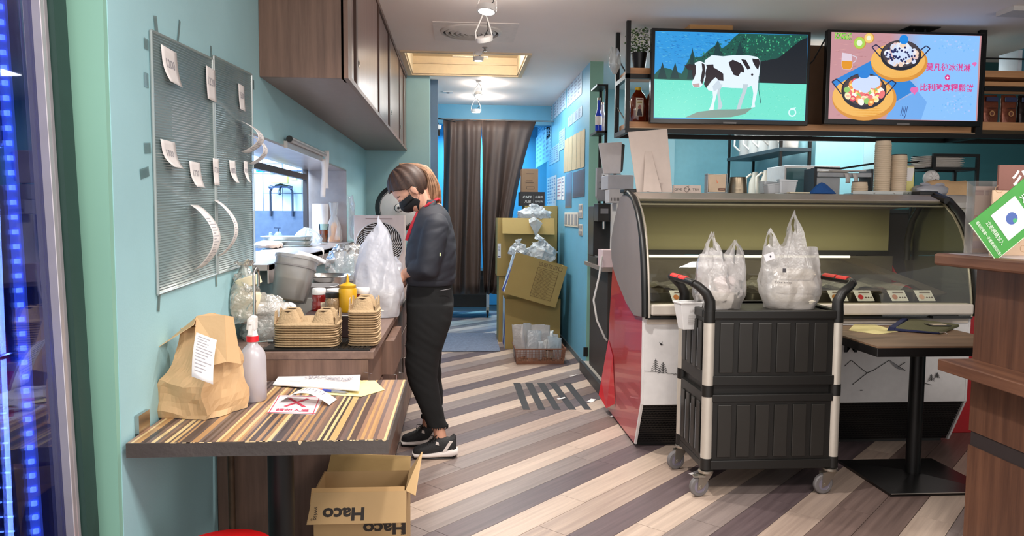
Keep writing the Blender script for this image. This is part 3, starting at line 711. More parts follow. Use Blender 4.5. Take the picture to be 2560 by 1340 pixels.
# ------------------------------------------------------------------ below the table: opened carton and red stool
def haco():
    yf=2.42; fl=P(783,1232,Y=yf); z1=fl.z; x0=fl.x; x1=P(1016,1232,Y=yf).x
    yb=yf + .2; M_=None; th=.004
    t=thing('open_carton','opened brown cardboard carton printed HACO upside down under the striped table','carton',((x0+x1)/2,yf+.12,0))
    part('walls',card,t,lambda b:b.box((x0,yf,.0),(x1,yf+th,z1)).box((x0,yb,0),(x1,yb+th,z1)).box((x0,yf+th,0),(x0+th,yb,z1)).box((x1-th,yf+th,0),(x1,yb,z1)).box((x0+th,yf+th,.0),(x1-th,yb,.004)))
    zf=P(783,1310,Y=yf-.05).z
    part('front_flap',card,t,lambda b:b.hexa([(x0-.012,yf-.055,zf),(x1+.002,yf-.055,zf),(x1+.002,yf-.052,zf-.002),(x0-.012,yf-.052,zf-.002)],[(x0,yf-.004,z1+.002),(x1,yf-.004,z1+.002),(x1,yf,z1),(x0,yf,z1)]))
    part('rear_flap',mat('cardboard_inside',(150,122,76),.8),t,lambda b:b.hexa([(x0+.01,yb,z1),(x1-.0,yb,z1),(x1-.0,yb+.004,z1),(x0+.01,yb+.004,z1)],[(x0+.02,yb+.035,z1+.055),(x1-.0,yb+.035,z1+.04),(x1-.0,yb+.039,z1+.04),(x0+.02,yb+.039,z1+.055)]))
    part('side_flap',card,t,lambda b:b.hexa([(x1,yf,z1),(x1,yb,z1),(x1-.004,yb,z1),(x1-.004,yf,z1)],[(x1+.03,yf+.01,z1-.02),(x1+.045,yb-.01,z1+.07),(x1+.041,yb-.01,z1+.07),(x1+.026,yf+.01,z1-.02)]))
    ink=(36,26,18)
    n=Vector((0,-(z1-zf),.052)).normalized(); vv=Vector((0,.052,z1-zf)).normalized()
    p=Pic((x0-.006,yf-.0545,zf),(1,0,0),vv,n,base=.001)
    w=x1 - x0
    p.rect(.0,.062,w,.115,(186,148,98)); p.rect(.0,.0,.0005,.001,ink)
    p.text('Haco',w*.36,.030,h=.042,w=w*.44,col=ink,rot=PI,bold=.035)
    p.text('swiss',w*.07,.034,h=.012,w=.042,col=ink,rot=-PI/2); p.text('®',w*.03,.015,h=.007,col=ink)
    p.build('printed_lettering',t)
    p=Pic((x0,yf,zf-.28),(1,0,0),(0,0,1),(0,-1,0),base=.001)
    p.text('Haco',w*.76,.238,h=.042,w=w*.46,col=ink,rot=PI,bold=.035); p.text('swiss',w*.96,.235,h=.012,w=.042,col=ink,rot=-PI/2); p.build('printed_lettering',t)
haco()
c=P(556,1372,Z=.45)
t=thing('plastic_stool','bright red round plastic stool under the striped table edge','stool',(c.x,c.y,0))
part('seat',mat('red_plastic',(208,20,22),.35),t,lambda b:b.lathe([(.13,.41),(.135,.44),(.13,.448),(.02,.45),(.0,.45)],(c.x,c.y,0),36),smooth=40)
for k in range(4):
    a=PI / 4 + k * PI / 2; part('leg',mat('red_plastic',(208,20,22),.35),t,lambda b:b.tube([(c.x+.1*math.cos(a),c.y+.1*math.sin(a),.415),(c.x+.15*math.cos(a),c.y+.15*math.sin(a),0)],.014,8))

# ------------------------------------------------------------------ things on the counter
def counter_items():
    z=CT + .001
    pulp=mat('moulded_pulp',(174,147,112),.85,var=.08,scale=40,bump=.35,bscale=160)
    # black rubber bar mat
    a,b_=P(655,879,Z=z),P(925,876,Z=z)
    mm=MB().box((a.x,2.70,z),(b_.x,2.95,z+.006))
    o=tag(mm.build('bar_mat',black),'black rubber bar mat under the pulp carriers','mat')
    k=MB()
    for i in range(8):
        for j in range(7): k.cbox((b_.x-.012-i*.018,2.715+j*.03,z+.007),(.011,.02,.003))
    k.build('rubber_studs',black,o,kind='stuff')
    global ORD
    ORD=['topmost','second','third','fourth','fifth','sixth','seventh','eighth','ninth','tenth','eleventh','twelfth','thirteenth','fourteenth','fifteenth','sixteenth','seventeenth','eighteenth','nineteenth','twentieth','twenty-first','twenty-second','twenty-third','twenty-fourth','twenty-fifth','twenty-sixth']
    def carrier(cx,cy,w,d,n,lab,seed,four):
        zb=z + .007; dz=.0088
        grp='stacked pulp drink carriers, ' + ('wide stack' if four else 'narrow stack')
        protos=None
        for i in range(n):
            random.seed(seed+i); dx=random.uniform(-.0015,.0015)
            top=i == n - 1
            lb=ORD[n-1-i] + (' pulp drink carrier from the top of the ' if i<n-1 else ' pulp drink carrier with raised cup lobes, on the ') + lab
            if protos is None or top:
                M_=T((cx+dx,cy,zb+i*dz),0)
                mb=MB(M_)
                def ring(a,b,zz,p=5): return ell(0,0,zz,a,b,40,p)
                if top:
                    mb.loft([ring(w/2,d/2,-.001),ring(w/2+.001,d/2+.001,.004),ring(w/2-.004,d/2-.004,.008),ring(w/2-.014,d/2-.014,.012)])
                    xs=(-w*.27,w*.27) if four else (0,)
                    for px_ in xs:
                        for py_ in (-d*.24,d*.24):
                            q=[(1,.010,.0),(.86,.02,.0),(.62,.048,.0),(.5,.055,.0),(.3,.053,.0)]
                            mb.loft([ell(px_,py_,zz,(w*(.2 if four else .42))*s_,d*.2*s_,16,3) for s_,zz,_ in q])
                    mb.loft([ell(0,0,.01,w*.16,d*.3,16,3),ell(0,0,.026,w*.1,d*.2,16,3)])
                    # lobed ends standing at both sides
                    for sx in (-1,1):
                        mb.prism([(-d*.42,.006),(-d*.34,.05),(-d*.2,.055),(-d*.1,.024),(d*.1,.024),(d*.2,.055),(d*.34,.05),(d*.42,.006)],0,sx*(w/2-.006),sx*(w/2-.01))
                    o_=mb.build('drink_carrier',pulp,smooth=45)
                    vents=MB(M_)
                    for px_ in xs:
                        for py_ in (-d*.24,d*.24):
                            vents.prism([(px_-.018,.0555),(px_+.018,.0555),(px_,.048)],1,py_-d*.13,py_-d*.135)
                    vents.build('vent_slot',mat('slot_shadow',(70,52,34),.9),o_)
                else:
                    mb.loft([ring(w/2-.006,d/2-.006,0),ring(w/2-.001,d/2-.001,.0022),ring(w/2,d/2,.0044),ring(w/2-.003,d/2-.003,.0066),ring(w/2-.012,d/2-.012,.0074)])
                    o_=mb.build('drink_carrier',pulp,smooth=45); protos=o_
            else:
                o_=protos.copy(); COL.objects.link(o_); o_.location=(cx+dx,cy+random.uniform(-.002,.002),zb+i*dz)
            tag(o_,lb,'carrier',grp)
    random.seed(3)
    A=P(762,874,Z=z); carrier(A.x,2.80,.236,.155,10,'wide stack',11,True)
    B=P(909,866,Z=z); carrier(B.x,2.83,.113,.17,15,'narrow stack',51,False)
    # dark box with rim behind
    y0=2.99; q0,q1=P(766,790,Y=y0),P(925,790,Y=y0)
    t=thing('dark_tray_box','low dark brown box with a white rim line behind the pulp carriers','box',((q0.x+q1.x)/2,3.1,z))
    zt=q0.z
    part('body',mat('dark_brown_box',(52,36,36),.45),t,lambda b:b.box((q0.x,y0,z),(q1.x,3.28,zt)),bevel=.003)
    part('lid',mat('dark_brown_lid',(62,44,42),.5),t,lambda b:b.hexa([(q0.x-.004,y0-.004,zt+.003),(q1.x+.004,y0-.004,zt+.003),(q1.x+.004,3.284,zt+.003),(q0.x-.004,3.284,zt+.003)],[(q0.x,y0,zt+.012),(q1.x,y0,zt+.012),(q1.x,3.28,zt+.012),(q0.x,3.28,zt+.012)]))
    part('white_rim',white,t,lambda b:b.box((q0.x-.004,y0-.005,zt),(q1.x+.004,y0,zt+.003)))
    zl=zt + .0125
    def bottle(name,lab,cat,px,yy,prof,m_,capprof,capm,extra=None,w=None):
        c=P(px,700,Y=yy); c.z=zl; t=thing(name,lab,cat,c)
        part('bottle_body',m_,t,lambda b:b.lathe(prof,c,20),smooth=50); part('cap',capm,t,lambda b:b.lathe(capprof,c,20),smooth=40)
        if extra: extra(t,c)
    kred=mat('ketchup_red',(122,22,20),.18,coat=.5)
    kp=[(0,0),(.028,0),(.031,.006),(.030,.03),(.025,.042),(.030,.055),(.026,.066),(.02,.07)]
    kc=[(.027,.066),(.028,.068),(.028,.088),(.026,.091),(0,.091)]
    def lab_(t,c): part('paper_label',mat('cream_label',(220,205,180),.6),t,lambda b:b.sheet(lambda u,v:(c.x+.0318*math.cos(-1.2+u*1.1),c.y+.0318*math.sin(-1.2+u*1.1),c.z+.006+.03*v),6,1))
    bottle('ketchup_bottle','upside-down ketchup bottle with white cap left of the spice jar','bottle',797,3.07,kp,kred,kc,white,lab_)
    bottle('ketchup_bottle','upside-down ketchup bottle with white cap right of the mustard','bottle',907,3.10,kp,kred,kc,white,lab_)
    bottle('spice_jar','glass spice jar with black lid between ketchup and mustard','jar',830,3.02,[(0,0),(.027,0),(.03,.006),(.03,.045),(.026,.056),(.024,.06)],mat('glass_spice',(136,112,84),.15,var=.35,scale=120,coat=.4),[(.026,.058),(.027,.06),(.027,.078),(0,.08)],black)
    def noz(t,c): part('nozzle',mat('mustard_yellow',(200,152,18),.4),t,lambda b:b.lathe([(.0075,.118),(.005,.135),(.0025,.152),(0,.153)],c,12),smooth=50)
    bottle('mustard_bottle','yellow squeeze bottle of mustard with pointed nozzle','bottle',869,3.03,[(0,0),(.034,0),(.037,.005),(.036,.045),(.037,.09),(.032,.098)],mat('mustard_yellow',(200,152,18),.4),[(.032,.096),(.034,.099),(.034,.108),(.02,.114),(.0075,.119)],mat('mustard_yellow',(200,152,18),.4),noz)
    bottle('sauce_jar','white-capped jar half hidden behind the spice jar','jar',836,3.17,[(0,0),(.03,0),(.032,.005),(.032,.05)],mat('pale_sauce',(190,180,168),.4),[(.034,.045),(.034,.075),(.03,.079),(0,.08)],white)
    # gooseneck tap
    c=P(636,872,Z=z); t=thing('thin_tap','thin chrome gooseneck water tap at the near end of the counter','tap',(c.x,2.76,z)); X_,Y_=c.x,2.76
    h=P(636,678,Y=2.76).z - z
    pts=[(X_,Y_,z+.02),(X_,Y_,z+h-.02)] + [(X_+.0,Y_+.03*(1-math.cos(a)),z+h-.02+.03*math.sin(a)) for a in (.5,1,1.57,2.1,2.6,3.14)] + [(X_,Y_+.06,z+h-.06)]
    part('spout',steel,t,lambda b:b.tube(pts,.0055,10),smooth=60)
    part('tap_base',steel,t,lambda b:b.lathe([(.02,0),(.02,.006),(.012,.012),(.012,.03),(.008,.034)],(X_,Y_,z),16),smooth=40)
    part('lever',steel,t,lambda b:b.tube([(X_,Y_,z+.022),(X_+.06,Y_-.01,z+.028)],.004,8).lathe([(.009,-.01),(.009,.01)],(X_+.06,Y_-.01,z+.028),10,0))
    # clear bags of goods by the wall
    def lump(name,lab,pc,rx,ry,h,seed,m_,yc,inner=None,knot=True,tilt=0):
        c=P(pc[0],pc[1],Y=yc); c.z=max(c.z,z); t=thing(name,lab,'bag',c)
        mb=MB(); rings=[]
        prof=[(.0,.82),(.06,.96),(.3,1.0),(.55,.9),(.72,.66),(.82,.34),(.9,.24),(1.0,.5)] if knot else [(0,.85),(.1,1),(.5,1.0),(.8,.8),(1,.35)]
        for zz,s_ in prof: rings.append(ell(c.x+tilt*zz,c.y,c.z+zz*h,rx*s_,ry*s_,48,3))
        mb.loft(dense(rings,4),cap=True); crumple(mb,.02,20,seed,c.z)
        for i,v in enumerate(mb.v):
            k=1 if v.z > c.z + .002 else 0
            nv=noise.noise_vector(v*14+Vector((seed,0,0))) * .012
            mb.v[i]=v + nv * (1 if k else .4); mb.v[i].z=max(mb.v[i].z,c.z+.0005)
            mb.v[i].x=max(mb.v[i].x,XL+.006)
        mb.build('film',m_,t,smooth=75)
        if inner: inner(t,c)
        return t
    cf=film('goods_bag_film',(222,220,212),.5,.15,.35,.4,bump=18)
    pastry=mat('pale_rolls',(226,210,178),.7,var=.08,scale=14)
    def rolls(t,c):
        for k,(dx,dz,w_,h_,rz) in enumerate(((-.01,.02,.10,.11,.2),(.02,.14,.09,.04,-.3))):
            part('wrapped_pack',pastry,t,lambda b:b.loft([ell(0,0,zz*h_,w_/2*s_,.035*s_,16,4) for zz,s_ in ((0,.8),(.08,1),(.9,1),(1,.8))]),T((c.x+dx,c.y,c.z+dz),0,0,rz),smooth=50)
    lump('goods_bag','knotted clear bag of pale rolls standing against the teal wall behind the tap',(614,806),.055,.05,.24,3,cf,2.92,rolls)
    def packs(t,c):
        for k in range(3): part('wrapped_pack',paperw,t,lambda b:b.loft([ell(0,0,zz*.04,.085*s_,.05*s_,16,5) for zz,s_ in ((0,.9),(.15,1),(.85,1),(1,.9))]),T((c.x+.02,c.y,c.z+.01+k*.045),k*.2,0,.05),smooth=50)
    lump('goods_bag','low crinkled clear bag of white packets lying behind the wide pulp stack',(672,862),.10,.075,.17,9,cf,2.985,packs,False)
    # grey translucent bucket, leaning
    q=P(722,752,Y=3.2); M_=T((q.x,3.2,q.z),0,R(-14),R(9))
    t=thing('leaning_bucket','translucent grey bucket leaning over the clear bags below the hatch','bucket',(0,0,0),M=M_)
    bk=film('grey_bucket',(168,163,158),.34,.3,.3,.4)
    part('shell',bk,t,lambda b:b.loft([ell(0,0,zz,r_,r_*.92,28,2.8) for r_,zz in ((.066,0),(.07,.004),(.086,.175),(.09,.178),(.09,.19),(.084,.19),(.066,.008))],cap=False),M_,smooth=40)
    part('rim_band',mat('grey_rim',(128,124,124),.35),t,lambda b:b.loft([ell(0,0,zz,r_,r_*.92,28,2.8) for r_,zz in ((.0845,.14),(.087,.142),(.088,.148),(.085,.149))],cap=False),M_,smooth=40)
    part('shredded_contents',mat('pale_contents',(190,178,150),.8,var=.3,scale=40,bump=.5),t,lambda b:b.loft([ell(0,0,zz,r_,r_*.92,24,2.8) for r_,zz in ((.06,.006),(.074,.09),(.05,.1))]),M_,smooth=40)
    # stacked metal trays
    q=P(812,728,Y=3.55); 
    for k,(px,py,yy,rx_,ry_,h,lab) in enumerate(((788,715,3.42,.10,.09,.05,'shallow grey plastic tray below the metal basin'),(822,690,3.62,.105,.12,.06,'oval metal basin with rolled rim behind the grey tray'))):
        q=P(px,py,Y=yy); tag(MB().loft([ell(q.x,yy,q.z+zz,rx_*s_,ry_*s_,28,4-k*1.5) for zz,s_ in ((-.05,.78),(-.048,.82),(0,.97),(.003,1.03),(.006,1.0),(0,.94),(-.044,.78))],cap=True).build('metal_basin' if k else 'grey_tray',steel if k else mat('grey_abs',(140,138,138),.35),smooth=40),lab,'tray')
    # stand beneath them: cartons of supplies
    q=P(788,760,Y=3.4); tag(MB().box((q.x-.12,3.34,z),(q.x+.1,3.75,P(800,722,Y=3.4).z-.035)).build('supply_box',mat('grey_crate',(150,146,140),.6),bevel=.004),'grey supply crate carrying the trays below the hatch sill','crate')
    # hanging clear bag of film between trays and fan
    lump('crinkled_bag','crinkled clear bag heaped against the wall beyond the trays',(868,700),.10,.10,.2,14,clearf,4.0,None,False)
    # white carrier bag standing on the worktop
    return zl
random.seed(5)
counter_items()

def carrier_bag(name,lab,c,rz,w,d,hbody,hpeak,m_,seed,peaks=((-.62,1.0),(.62,.9)),fill=None,tag_=False,group=None,saddle=.8,hole=True,bot=.8,pw=.42):
    M_=T(c,rz); t=thing(name,lab,'bag',c,rz,group)
    def H(x):
        out=hbody
        for px_,ph in peaks:
            k=max(0,1-abs(x-px_)/pw); out=max(out,hbody+(hpeak*ph-hbody)*(k**.7))
        return out
    n,lv=96,34; rings=[]
    for j in range(lv+1):
        v=j / lv; ring=[]
        for i in range(n):
            a=2 * PI * i / n; cx_=math.cos(a); sx_=math.sin(a)
            x=math.copysign(abs(cx_)**.75,cx_); y=math.copysign(abs(sx_)**.75,sx_)
            hz=H(x); z=hz * v
            zb=min(1,z/hbody)
            kx=(bot+(1-bot)*min(1,z/(.25*hbody))) if z < .25 * hbody else 1 - (1-saddle) * max(0,(z-.45*hbody)/(hpeak-.45*hbody))
            ky=(bot+(1-bot)*min(1,z/(.2*hbody))) if z < .2 * hbody else max(.10,1-1.05*max(0,(z-.35*hbody)/(hpeak-.35*hbody))**.8)
            if z > hbody * .98: # handles draw in towards their own centre
                near=min(peaks,key=lambda p_:abs(p_[0]-x)); kk=min(1,(z-hbody*.98)/max(.001,(hpeak*near[1]-hbody*.98)))
                x=near[0] + (x-near[0]) * (1-.35*kk)
            ring.append((x*w/2*kx,y*d/2*ky,z))
        rings.append(ring)
    mb=MB(M_); base=len(mb.v); mb.loft(rings,cap=False)
    mb.f.append(list(range(n))[::-1]); mb.c.append(None); mb.mi.append(0)
    if hole:
        keep=[]
        for f in mb.f:
            drop=False
            if len(f) == 4:
                j=f[0] // n; i=f[0] % n; a=2 * PI * (i+.5) / n; x=math.copysign(abs(math.cos(a))**.75,math.cos(a))
                if .80 < (j+.5) / lv < .93 and any(abs(x-p_[0])<.13 for p_ in peaks): drop=True
            if not drop: keep.append(f)
        mb.f=keep; mb.c=[None] * len(keep); mb.mi=[0] * len(keep)
    for i,v in enumerate(mb.v):
        l=M_.inverted() @ v; k=min(1,l.z/.03)
        q=Vector((v.x*14,v.y*14,v.z*5)) + Vector((seed,seed,0))
        n1=noise.noise_vector(q); n2=noise.noise_vector(v*26+Vector((seed,0,0))); nv=n1 * .010 + Vector([(abs(n1[j])-.2)*.024+(abs(n2[j])-.2)*.006 for j in range(3)]); nv.z *= .4
        mb.v[i]=v + nv * k
    mb.build('film',m_,t,smooth=70)
    if fill: fill(t,M_)
    return t
fb=mat('foam_box',(236,226,206),.6)
def box_fill(boxes):
    def f(t,M_):
        for (x,y,z_,w,d,h) in boxes:
            part('food_box',fb,t,lambda b:b.loft([ell(x,y,z_+zz*h,w/2*s_,d/2*s_,24,6) for zz,s_ in ((0,.86),(.5,1),(.52,1.03),(.56,1.03),(.6,1),(1,.88))]),M_,smooth=40)
    return f
c=P(937,800,Z=CT+.002); 
carrier_bag('carrier_bag','tall white translucent carrier bag standing on the worktop before the woman',(c.x-.005,3.62,CT+.002),R(-6),.235,.16,.33,.49,white_film,21,((-.35,.84),(.3,1.0)),box_fill([(0,0,.002,.18,.13,.06),(0,0,.066,.18,.13,.06)]),saddle=.38,bot=.9,pw=.8,hole=False)

# ------------------------------------------------------------------ fans at the far end of the counter
def fans():
    y=5.6; a,b_=P(883,538,Y=y),P(1012,538,Y=y); z1=a.z; z0=CT + .001; x0,x1=a.x,b_.x; cx=(x0+x1) / 2; rr=(x1-x0) * .455; czz=z1 - .05 - rr
    t=thing('box_fan','boxy pale plastic fan with round curved grille standing on the counter','fan',(cx,y+.06,z0))
    sh=mat('fan_shell',(206,190,184),.4)
    mb=MB(); n=40
    sq=ell(cx,czz,0,1,1,n)
    def outer(yy,sx=1): return [(cx+(x1-x0)/2*sx*max(-1,min(1,1.5*math.cos(2*PI*i/n))),yy,(z0+z1)/2+(z1-z0)/2*max(-1,min(1,1.5*math.sin(2*PI*i/n)))) for i in range(n)]
    def inner(yy): return [(cx+rr*math.cos(2*PI*i/n),yy,czz+rr*math.sin(2*PI*i/n)) for i in range(n)]
    mb.loft([outer(y+.11),outer(y+.02),outer(y,.96),inner(y+.002),inner(y+.10)],cap=False)
    mb.build('housing',sh,t)
    part('slot',mat('slot_brown',(110,80,74),.6),t,lambda b:b.box((cx-.1,y-.002,z1-.028),(cx+.1,y+.003,z1-.023)))
    part('back_panel',mat('fan_dark',(70,62,60),.7),t,lambda b:b.lathe([(rr,.10),(rr,.105),(0,.105)],(cx,y,czz),32,1,True))
    g=mat('grille_grey',(206,200,196),.35)
    def spir(ph):
        out=[]
        for k in range(8):
            r_=.045 + (rr-.05) * k / 7; a=ph + 1.5 * (k/7) ** 1.0
            out.append((cx+r_*math.cos(a),y+.012-.006*math.sin(k/7*PI),czz+r_*math.sin(a)))
        return out
    proto=None
    for k in range(34):
        mb=MB(); mb.tube(spir(2*PI*k/34),.0034,5); mb.build('grille_blade',g,t,smooth=60)
    part('ring',g,t,lambda b:b.tube([(cx+rr*math.cos(a),y+.004,czz+rr*math.sin(a)) for a in [2*PI*k/36 for k in range(36)]],.005,6,closed=True),smooth=60)
    part('hub',sh,t,lambda b:b.lathe([(0,-.01),(.04,-.006),(.048,.01),(.048,.03)],(cx,y+.004,czz),24,1),smooth=40)
    for r_ in (.1,): part('ring',g,t,lambda b:b.tube([(cx+r_*math.cos(a),y+.016,czz+r_*math.sin(a)) for a in [2*PI*k/30 for k in range(30)]],.0022,6,closed=True),smooth=60)
    # round lidded fan on a stand behind
    c=P(997,520,Y=6.3); t=thing('round_fan','round white-faced fan with black rim standing behind the box fan','fan',(c.x,c.y+.1,CT+.001))
    R_=.185
    part('rim',black,t,lambda b:b.lathe([(R_,.0),(R_+.015,.01),(R_+.015,.06),(R_,.07),(0,.07)],c,40,1),smooth=40)
    part('face_disc',mat('fan_white',(214,210,206),.3),t,lambda b:b.lathe([(0,-.022),(.03,-.022),(.06,-.018),(R_*.95,.002),(R_*.98,.012)],c,40,1),smooth=50)
    part('groove_ring',black,t,lambda b:b.tube([(c.x+R_*.86*math.cos(a),c.y-.004,c.z+R_*.86*math.sin(a)) for a in [2*PI*k/40 for k in range(40)]],.0025,6,closed=True))
    part('hub',mat('fan_white',(214,210,206),.3),t,lambda b:b.lathe([(0,-.034),(.022,-.034),(.034,-.022)],c,24,1),smooth=30)
    part('hub_ring',black,t,lambda b:b.tube([(c.x+.034*math.cos(a),c.y-.024,c.z+.034*math.sin(a)) for a in [2*PI*k/24 for k in range(24)]],.0025,6,closed=True))
    part('axle_cap',black,t,lambda b:b.lathe([(0,-.042),(.01,-.04),(.012,-.033)],c,14,1))
    part('stand',black,t,lambda b:b.tube([(c.x,c.y+.1,CT+.02),(c.x,c.y+.1,c.z)],.015,10).box((c.x-.02,c.y+.06,c.z-.03),(c.x+.02,c.y+.11,c.z+.03)).lathe([(.12,CT+.001),(.12,CT+.015),(.02,CT+.03)],(c.x,c.y+.1,0),24))
fans()
# things on the steel sill of the hatch
def sill_items():
    steel=mat('steel',(0,0,0)); z=oz0 + .0065
    def at(px,py,yy=None): return P(px,py,Z=z)
    c=Vector((-1.05,5.76,z)); tag(MB().lathe([(.06,0),(.06,.29),(.058,.29),(.058,.001),(0,.001)],(c.x,c.y,z),24).build('paper_roll',paperw,smooth=40),'upright white paper roll sleeve on the steel hatch sill','paper')
    c=Vector((P(810,598,Y=5.6).x,5.6,z)); t=thing('tea_glass','glass of orange tea standing on the hatch sill','glass',c)
    part('cup',glass,t,lambda b:b.lathe([(.0,0),(.026,0),(.038,.14),(.0365,.14),(.025,.003),(0,.003)],c,20),smooth=50)
    part('tea',film('orange_tea',(226,104,22),.12,.2,.4,.5),t,lambda b:b.lathe([(0,.004),(.0245,.004),(.033,.095),(0,.095)],c,20),smooth=50)
    c=Vector((P(836,600,Y=5.72).x,5.72,z)); t=thing('orange_drink_bag','clear upright bag with orange drink next to the white roll on the sill','bag',c)
    mb=MB().loft([ell(c.x,c.y,z+zz,rx,.03,20,3) for zz,rx in ((0,.05),(.02,.06),(.12,.05),(.2,.02),(.3,.035))]); warp(mb,.008,20,3)
    mb.build('film',film('pouch',(228,224,220),.6,.15,.35),t)
    part('orange_drink',mat('orange_drink',(242,156,40),.35),t,lambda b:b.loft([ell(c.x,c.y,z+zz,rx,.02,16,3) for zz,rx in ((.003,.038),(.03,.045),(.05,.02),(.12,.022),(.15,.01))]),smooth=50)
    c=Vector((P(768,600,Y=5.3).x,5.3,z)); tag(warp(MB().loft([ell(c.x,c.y,z+.012+zz,rx,rx*1.3,24,2.2) for zz,rx in ((0,.09),(.03,.1),(.07,.07),(.1,.03))]),.014,18,8).build('clear_bag',clearf),'slack clear plastic bag lying on the hatch sill before the tea glass','bag')
    c=at(870,596); tag(warp(MB().sheet(lambda u,v:(XL+.05+.03*math.sin(u*5),5.6+.3*u,z+.02+.33*v),8,10),.02,10,5).build('film_sheet',film('film_wrap',(224,230,230),.72,.1,.4,.4,8)),'upright sheet of clear plastic film at the far end of the sill','film')
    # cloth
    c=at(672,620); c.z=z; mb=MB().loft([ell(c.x+.0,c.y,z+.006+zz,.07*k,.20*k,30,2.2) for zz,k in ((0,1),(.015,1.03),(.03,.8),(.038,.3))]); warp(mb,.012,22,2)
    for i,v in enumerate(mb.v): mb.v[i].z=max(v.z,z+.001)
    tag(mb.build('cloth',mat('beige_cloth',(224,206,194),.9,bump=.3,bscale=120),smooth=60),'crumpled pale cloth on the near part of the steel sill','cloth')
    # kitchen: counter, tray stack, taps
    kc=mat('kitchen_steel',(120,134,156),.35,metal=.7,var=.1)
    ky=5.3; q=P(705,560,Y=ky)
    t=thing('kitchen_counter','steel kitchen counter with splashback in front of the white tiles','counter',(-1.9,5.6,0))
    part('worktop',kc,t,lambda b:b.box((-3.2,4.3,1.02),(-1.30,6.03,1.05))); part('splashback',kc,t,lambda b:b.box((-3.2,6.0,1.05),(-1.1,6.035,P(705,527,Y=6.0).z)))
    part('cabinet',kc,t,lambda b:b.box((-3.2,4.34,0),(-1.32,6.0,1.02)))
    for k,(px,py) in enumerate(((725,560),)):
        c=P(700,588,Y=4.6); c.z=1.051
        for j in range(4):
            w=.10; tag(MB().loft([ell(c.x-.05,5.0,c.z+j*.03+zz,.15*s_,.1*s_,28,8) for zz,s_ in ((0,.85),(.003,.88),(.05,1),(.052,1.04),(.056,1.0),(.054,.96),(.006,.84))]).build('steel_pan',mat('pan_steel',(170,178,176),.3,metal=.7),smooth=40),('lowest','second lowest','second highest','topmost')[j]+' of the nested food pans on the kitchen counter','pan','nested food pans in the kitchen')
    c=P(705,484,Y=6.0); X_,Z_=c.x,c.z - .0; steel=mat('dark_chrome',(96,106,126),.2,metal=.9)
    t=thing('kitchen_tap','chrome two-pipe mixer tap on the white tiled kitchen wall','tap',(X_,6.0,Z_))
    part('pipe',steel,t,lambda b:b.tube([(X_-.085,5.98,Z_-.18),(X_-.085,5.98,Z_+.02),(X_-.07,5.98,Z_+.04)],.009,8),smooth=60)
    part('pipe',steel,t,lambda b:b.tube([(X_+.085,5.98,Z_-.18),(X_+.085,5.98,Z_+.02),(X_+.07,5.98,Z_+.04)],.009,8),smooth=60)
    part('tap_body',steel,t,lambda b:b.tube([(X_-.09,5.97,Z_+.045),(X_-.05,5.96,Z_+.055),(X_,5.955,Z_+.06),(X_+.05,5.96,Z_+.055),(X_+.09,5.97,Z_+.045)],[.014,.013,.018,.013,.014],10),smooth=60)
    part('lever',steel,t,lambda b:b.box((X_-.035,5.93,Z_+.1),(X_+.035,5.96,Z_+.112)).tube([(X_,5.955,Z_+.06),(X_,5.945,Z_+.105)],.01,8),bevel=.003)
    part('spout',steel,t,lambda b:b.tube([(X_+.0,5.95,Z_+.04),(X_+.01,5.88,Z_+.02),(X_+.02,5.84,Z_-.01)],.010,8),smooth=60)
    t=thing('kitchen_shelf','wire wall shelf with yellow and blue tubs above the kitchen tap','shelf',(-1.5,5.9,1.6))
    a,b_=P(645,425,Y=5.9),P(765,428,Y=5.9)
    part('rail',steel,t,lambda b:b.tube([(a.x,5.9,a.z),(b_.x,5.9,a.z)],.006,6).tube([(a.x,6.0,a.z),(b_.x,6.0,a.z)],.006,6).tube([(a.x,5.88,a.z+.05),(b_.x,5.88,a.z+.05)],.005,6))
    for k in range(7): part('shelf_wire',mat('dark_chrome',(96,106,126)),t,lambda b:b.tube([(a.x+(b_.x-a.x)*k/6,5.88,a.z),(a.x+(b_.x-a.x)*k/6,6.03,a.z)],.0035,5))
    for px,py,cw,ch,col,nm in ((652,427,.06,.025,(20,150,235),'blue tub on the left of the kitchen wire shelf'),(700,449,.13,.06,(238,226,110),'yellow clip basket hung under the kitchen wire shelf'),(735,446,.05,.03,(230,210,120),'yellowish small tub under the kitchen wire shelf')):
        c=P(px,py,Y=5.93); tag(MB().box((c.x-cw/2,5.9,c.z-ch/2),(c.x+cw/2,5.96,c.z+ch/2)).build('kitchen_tub',mat('tub_%d'%px,col,.4),bevel=.006),nm,'tub')
    c=P(676,553,Y=5.2); c.z=1.051; tag(MB().lathe([(0,0),(.035,0),(.037,.06),(.03,.11),(.012,.13),(.012,.16),(0,.165)],c,18).build('squirt_bottle',film('squirt',(210,225,235),.4,.2,.3),smooth=50),'clear squirt bottle on the kitchen counter','bottle')
    c=at(680,606); c.z=z; t=thing('pump_dispenser','clear pump soap dispenser on the sill between cloth and pans','dispenser',(c.x,c.y+.2,z)); c.y += .2
    part('bottle',film('squirt',(210,225,235),.4,.2,.3),t,lambda b:b.lathe([(0,0),(.03,0),(.032,.05),(.02,.07),(.012,.075)],c,16),smooth=50)
    part('pump',steel,t,lambda b:b.tube([(c.x,c.y,z+.075),(c.x,c.y,z+.10)],.004,6).box((c.x-.03,c.y-.008,z+.1),(c.x+.015,c.y+.008,z+.108)))
sill_items()

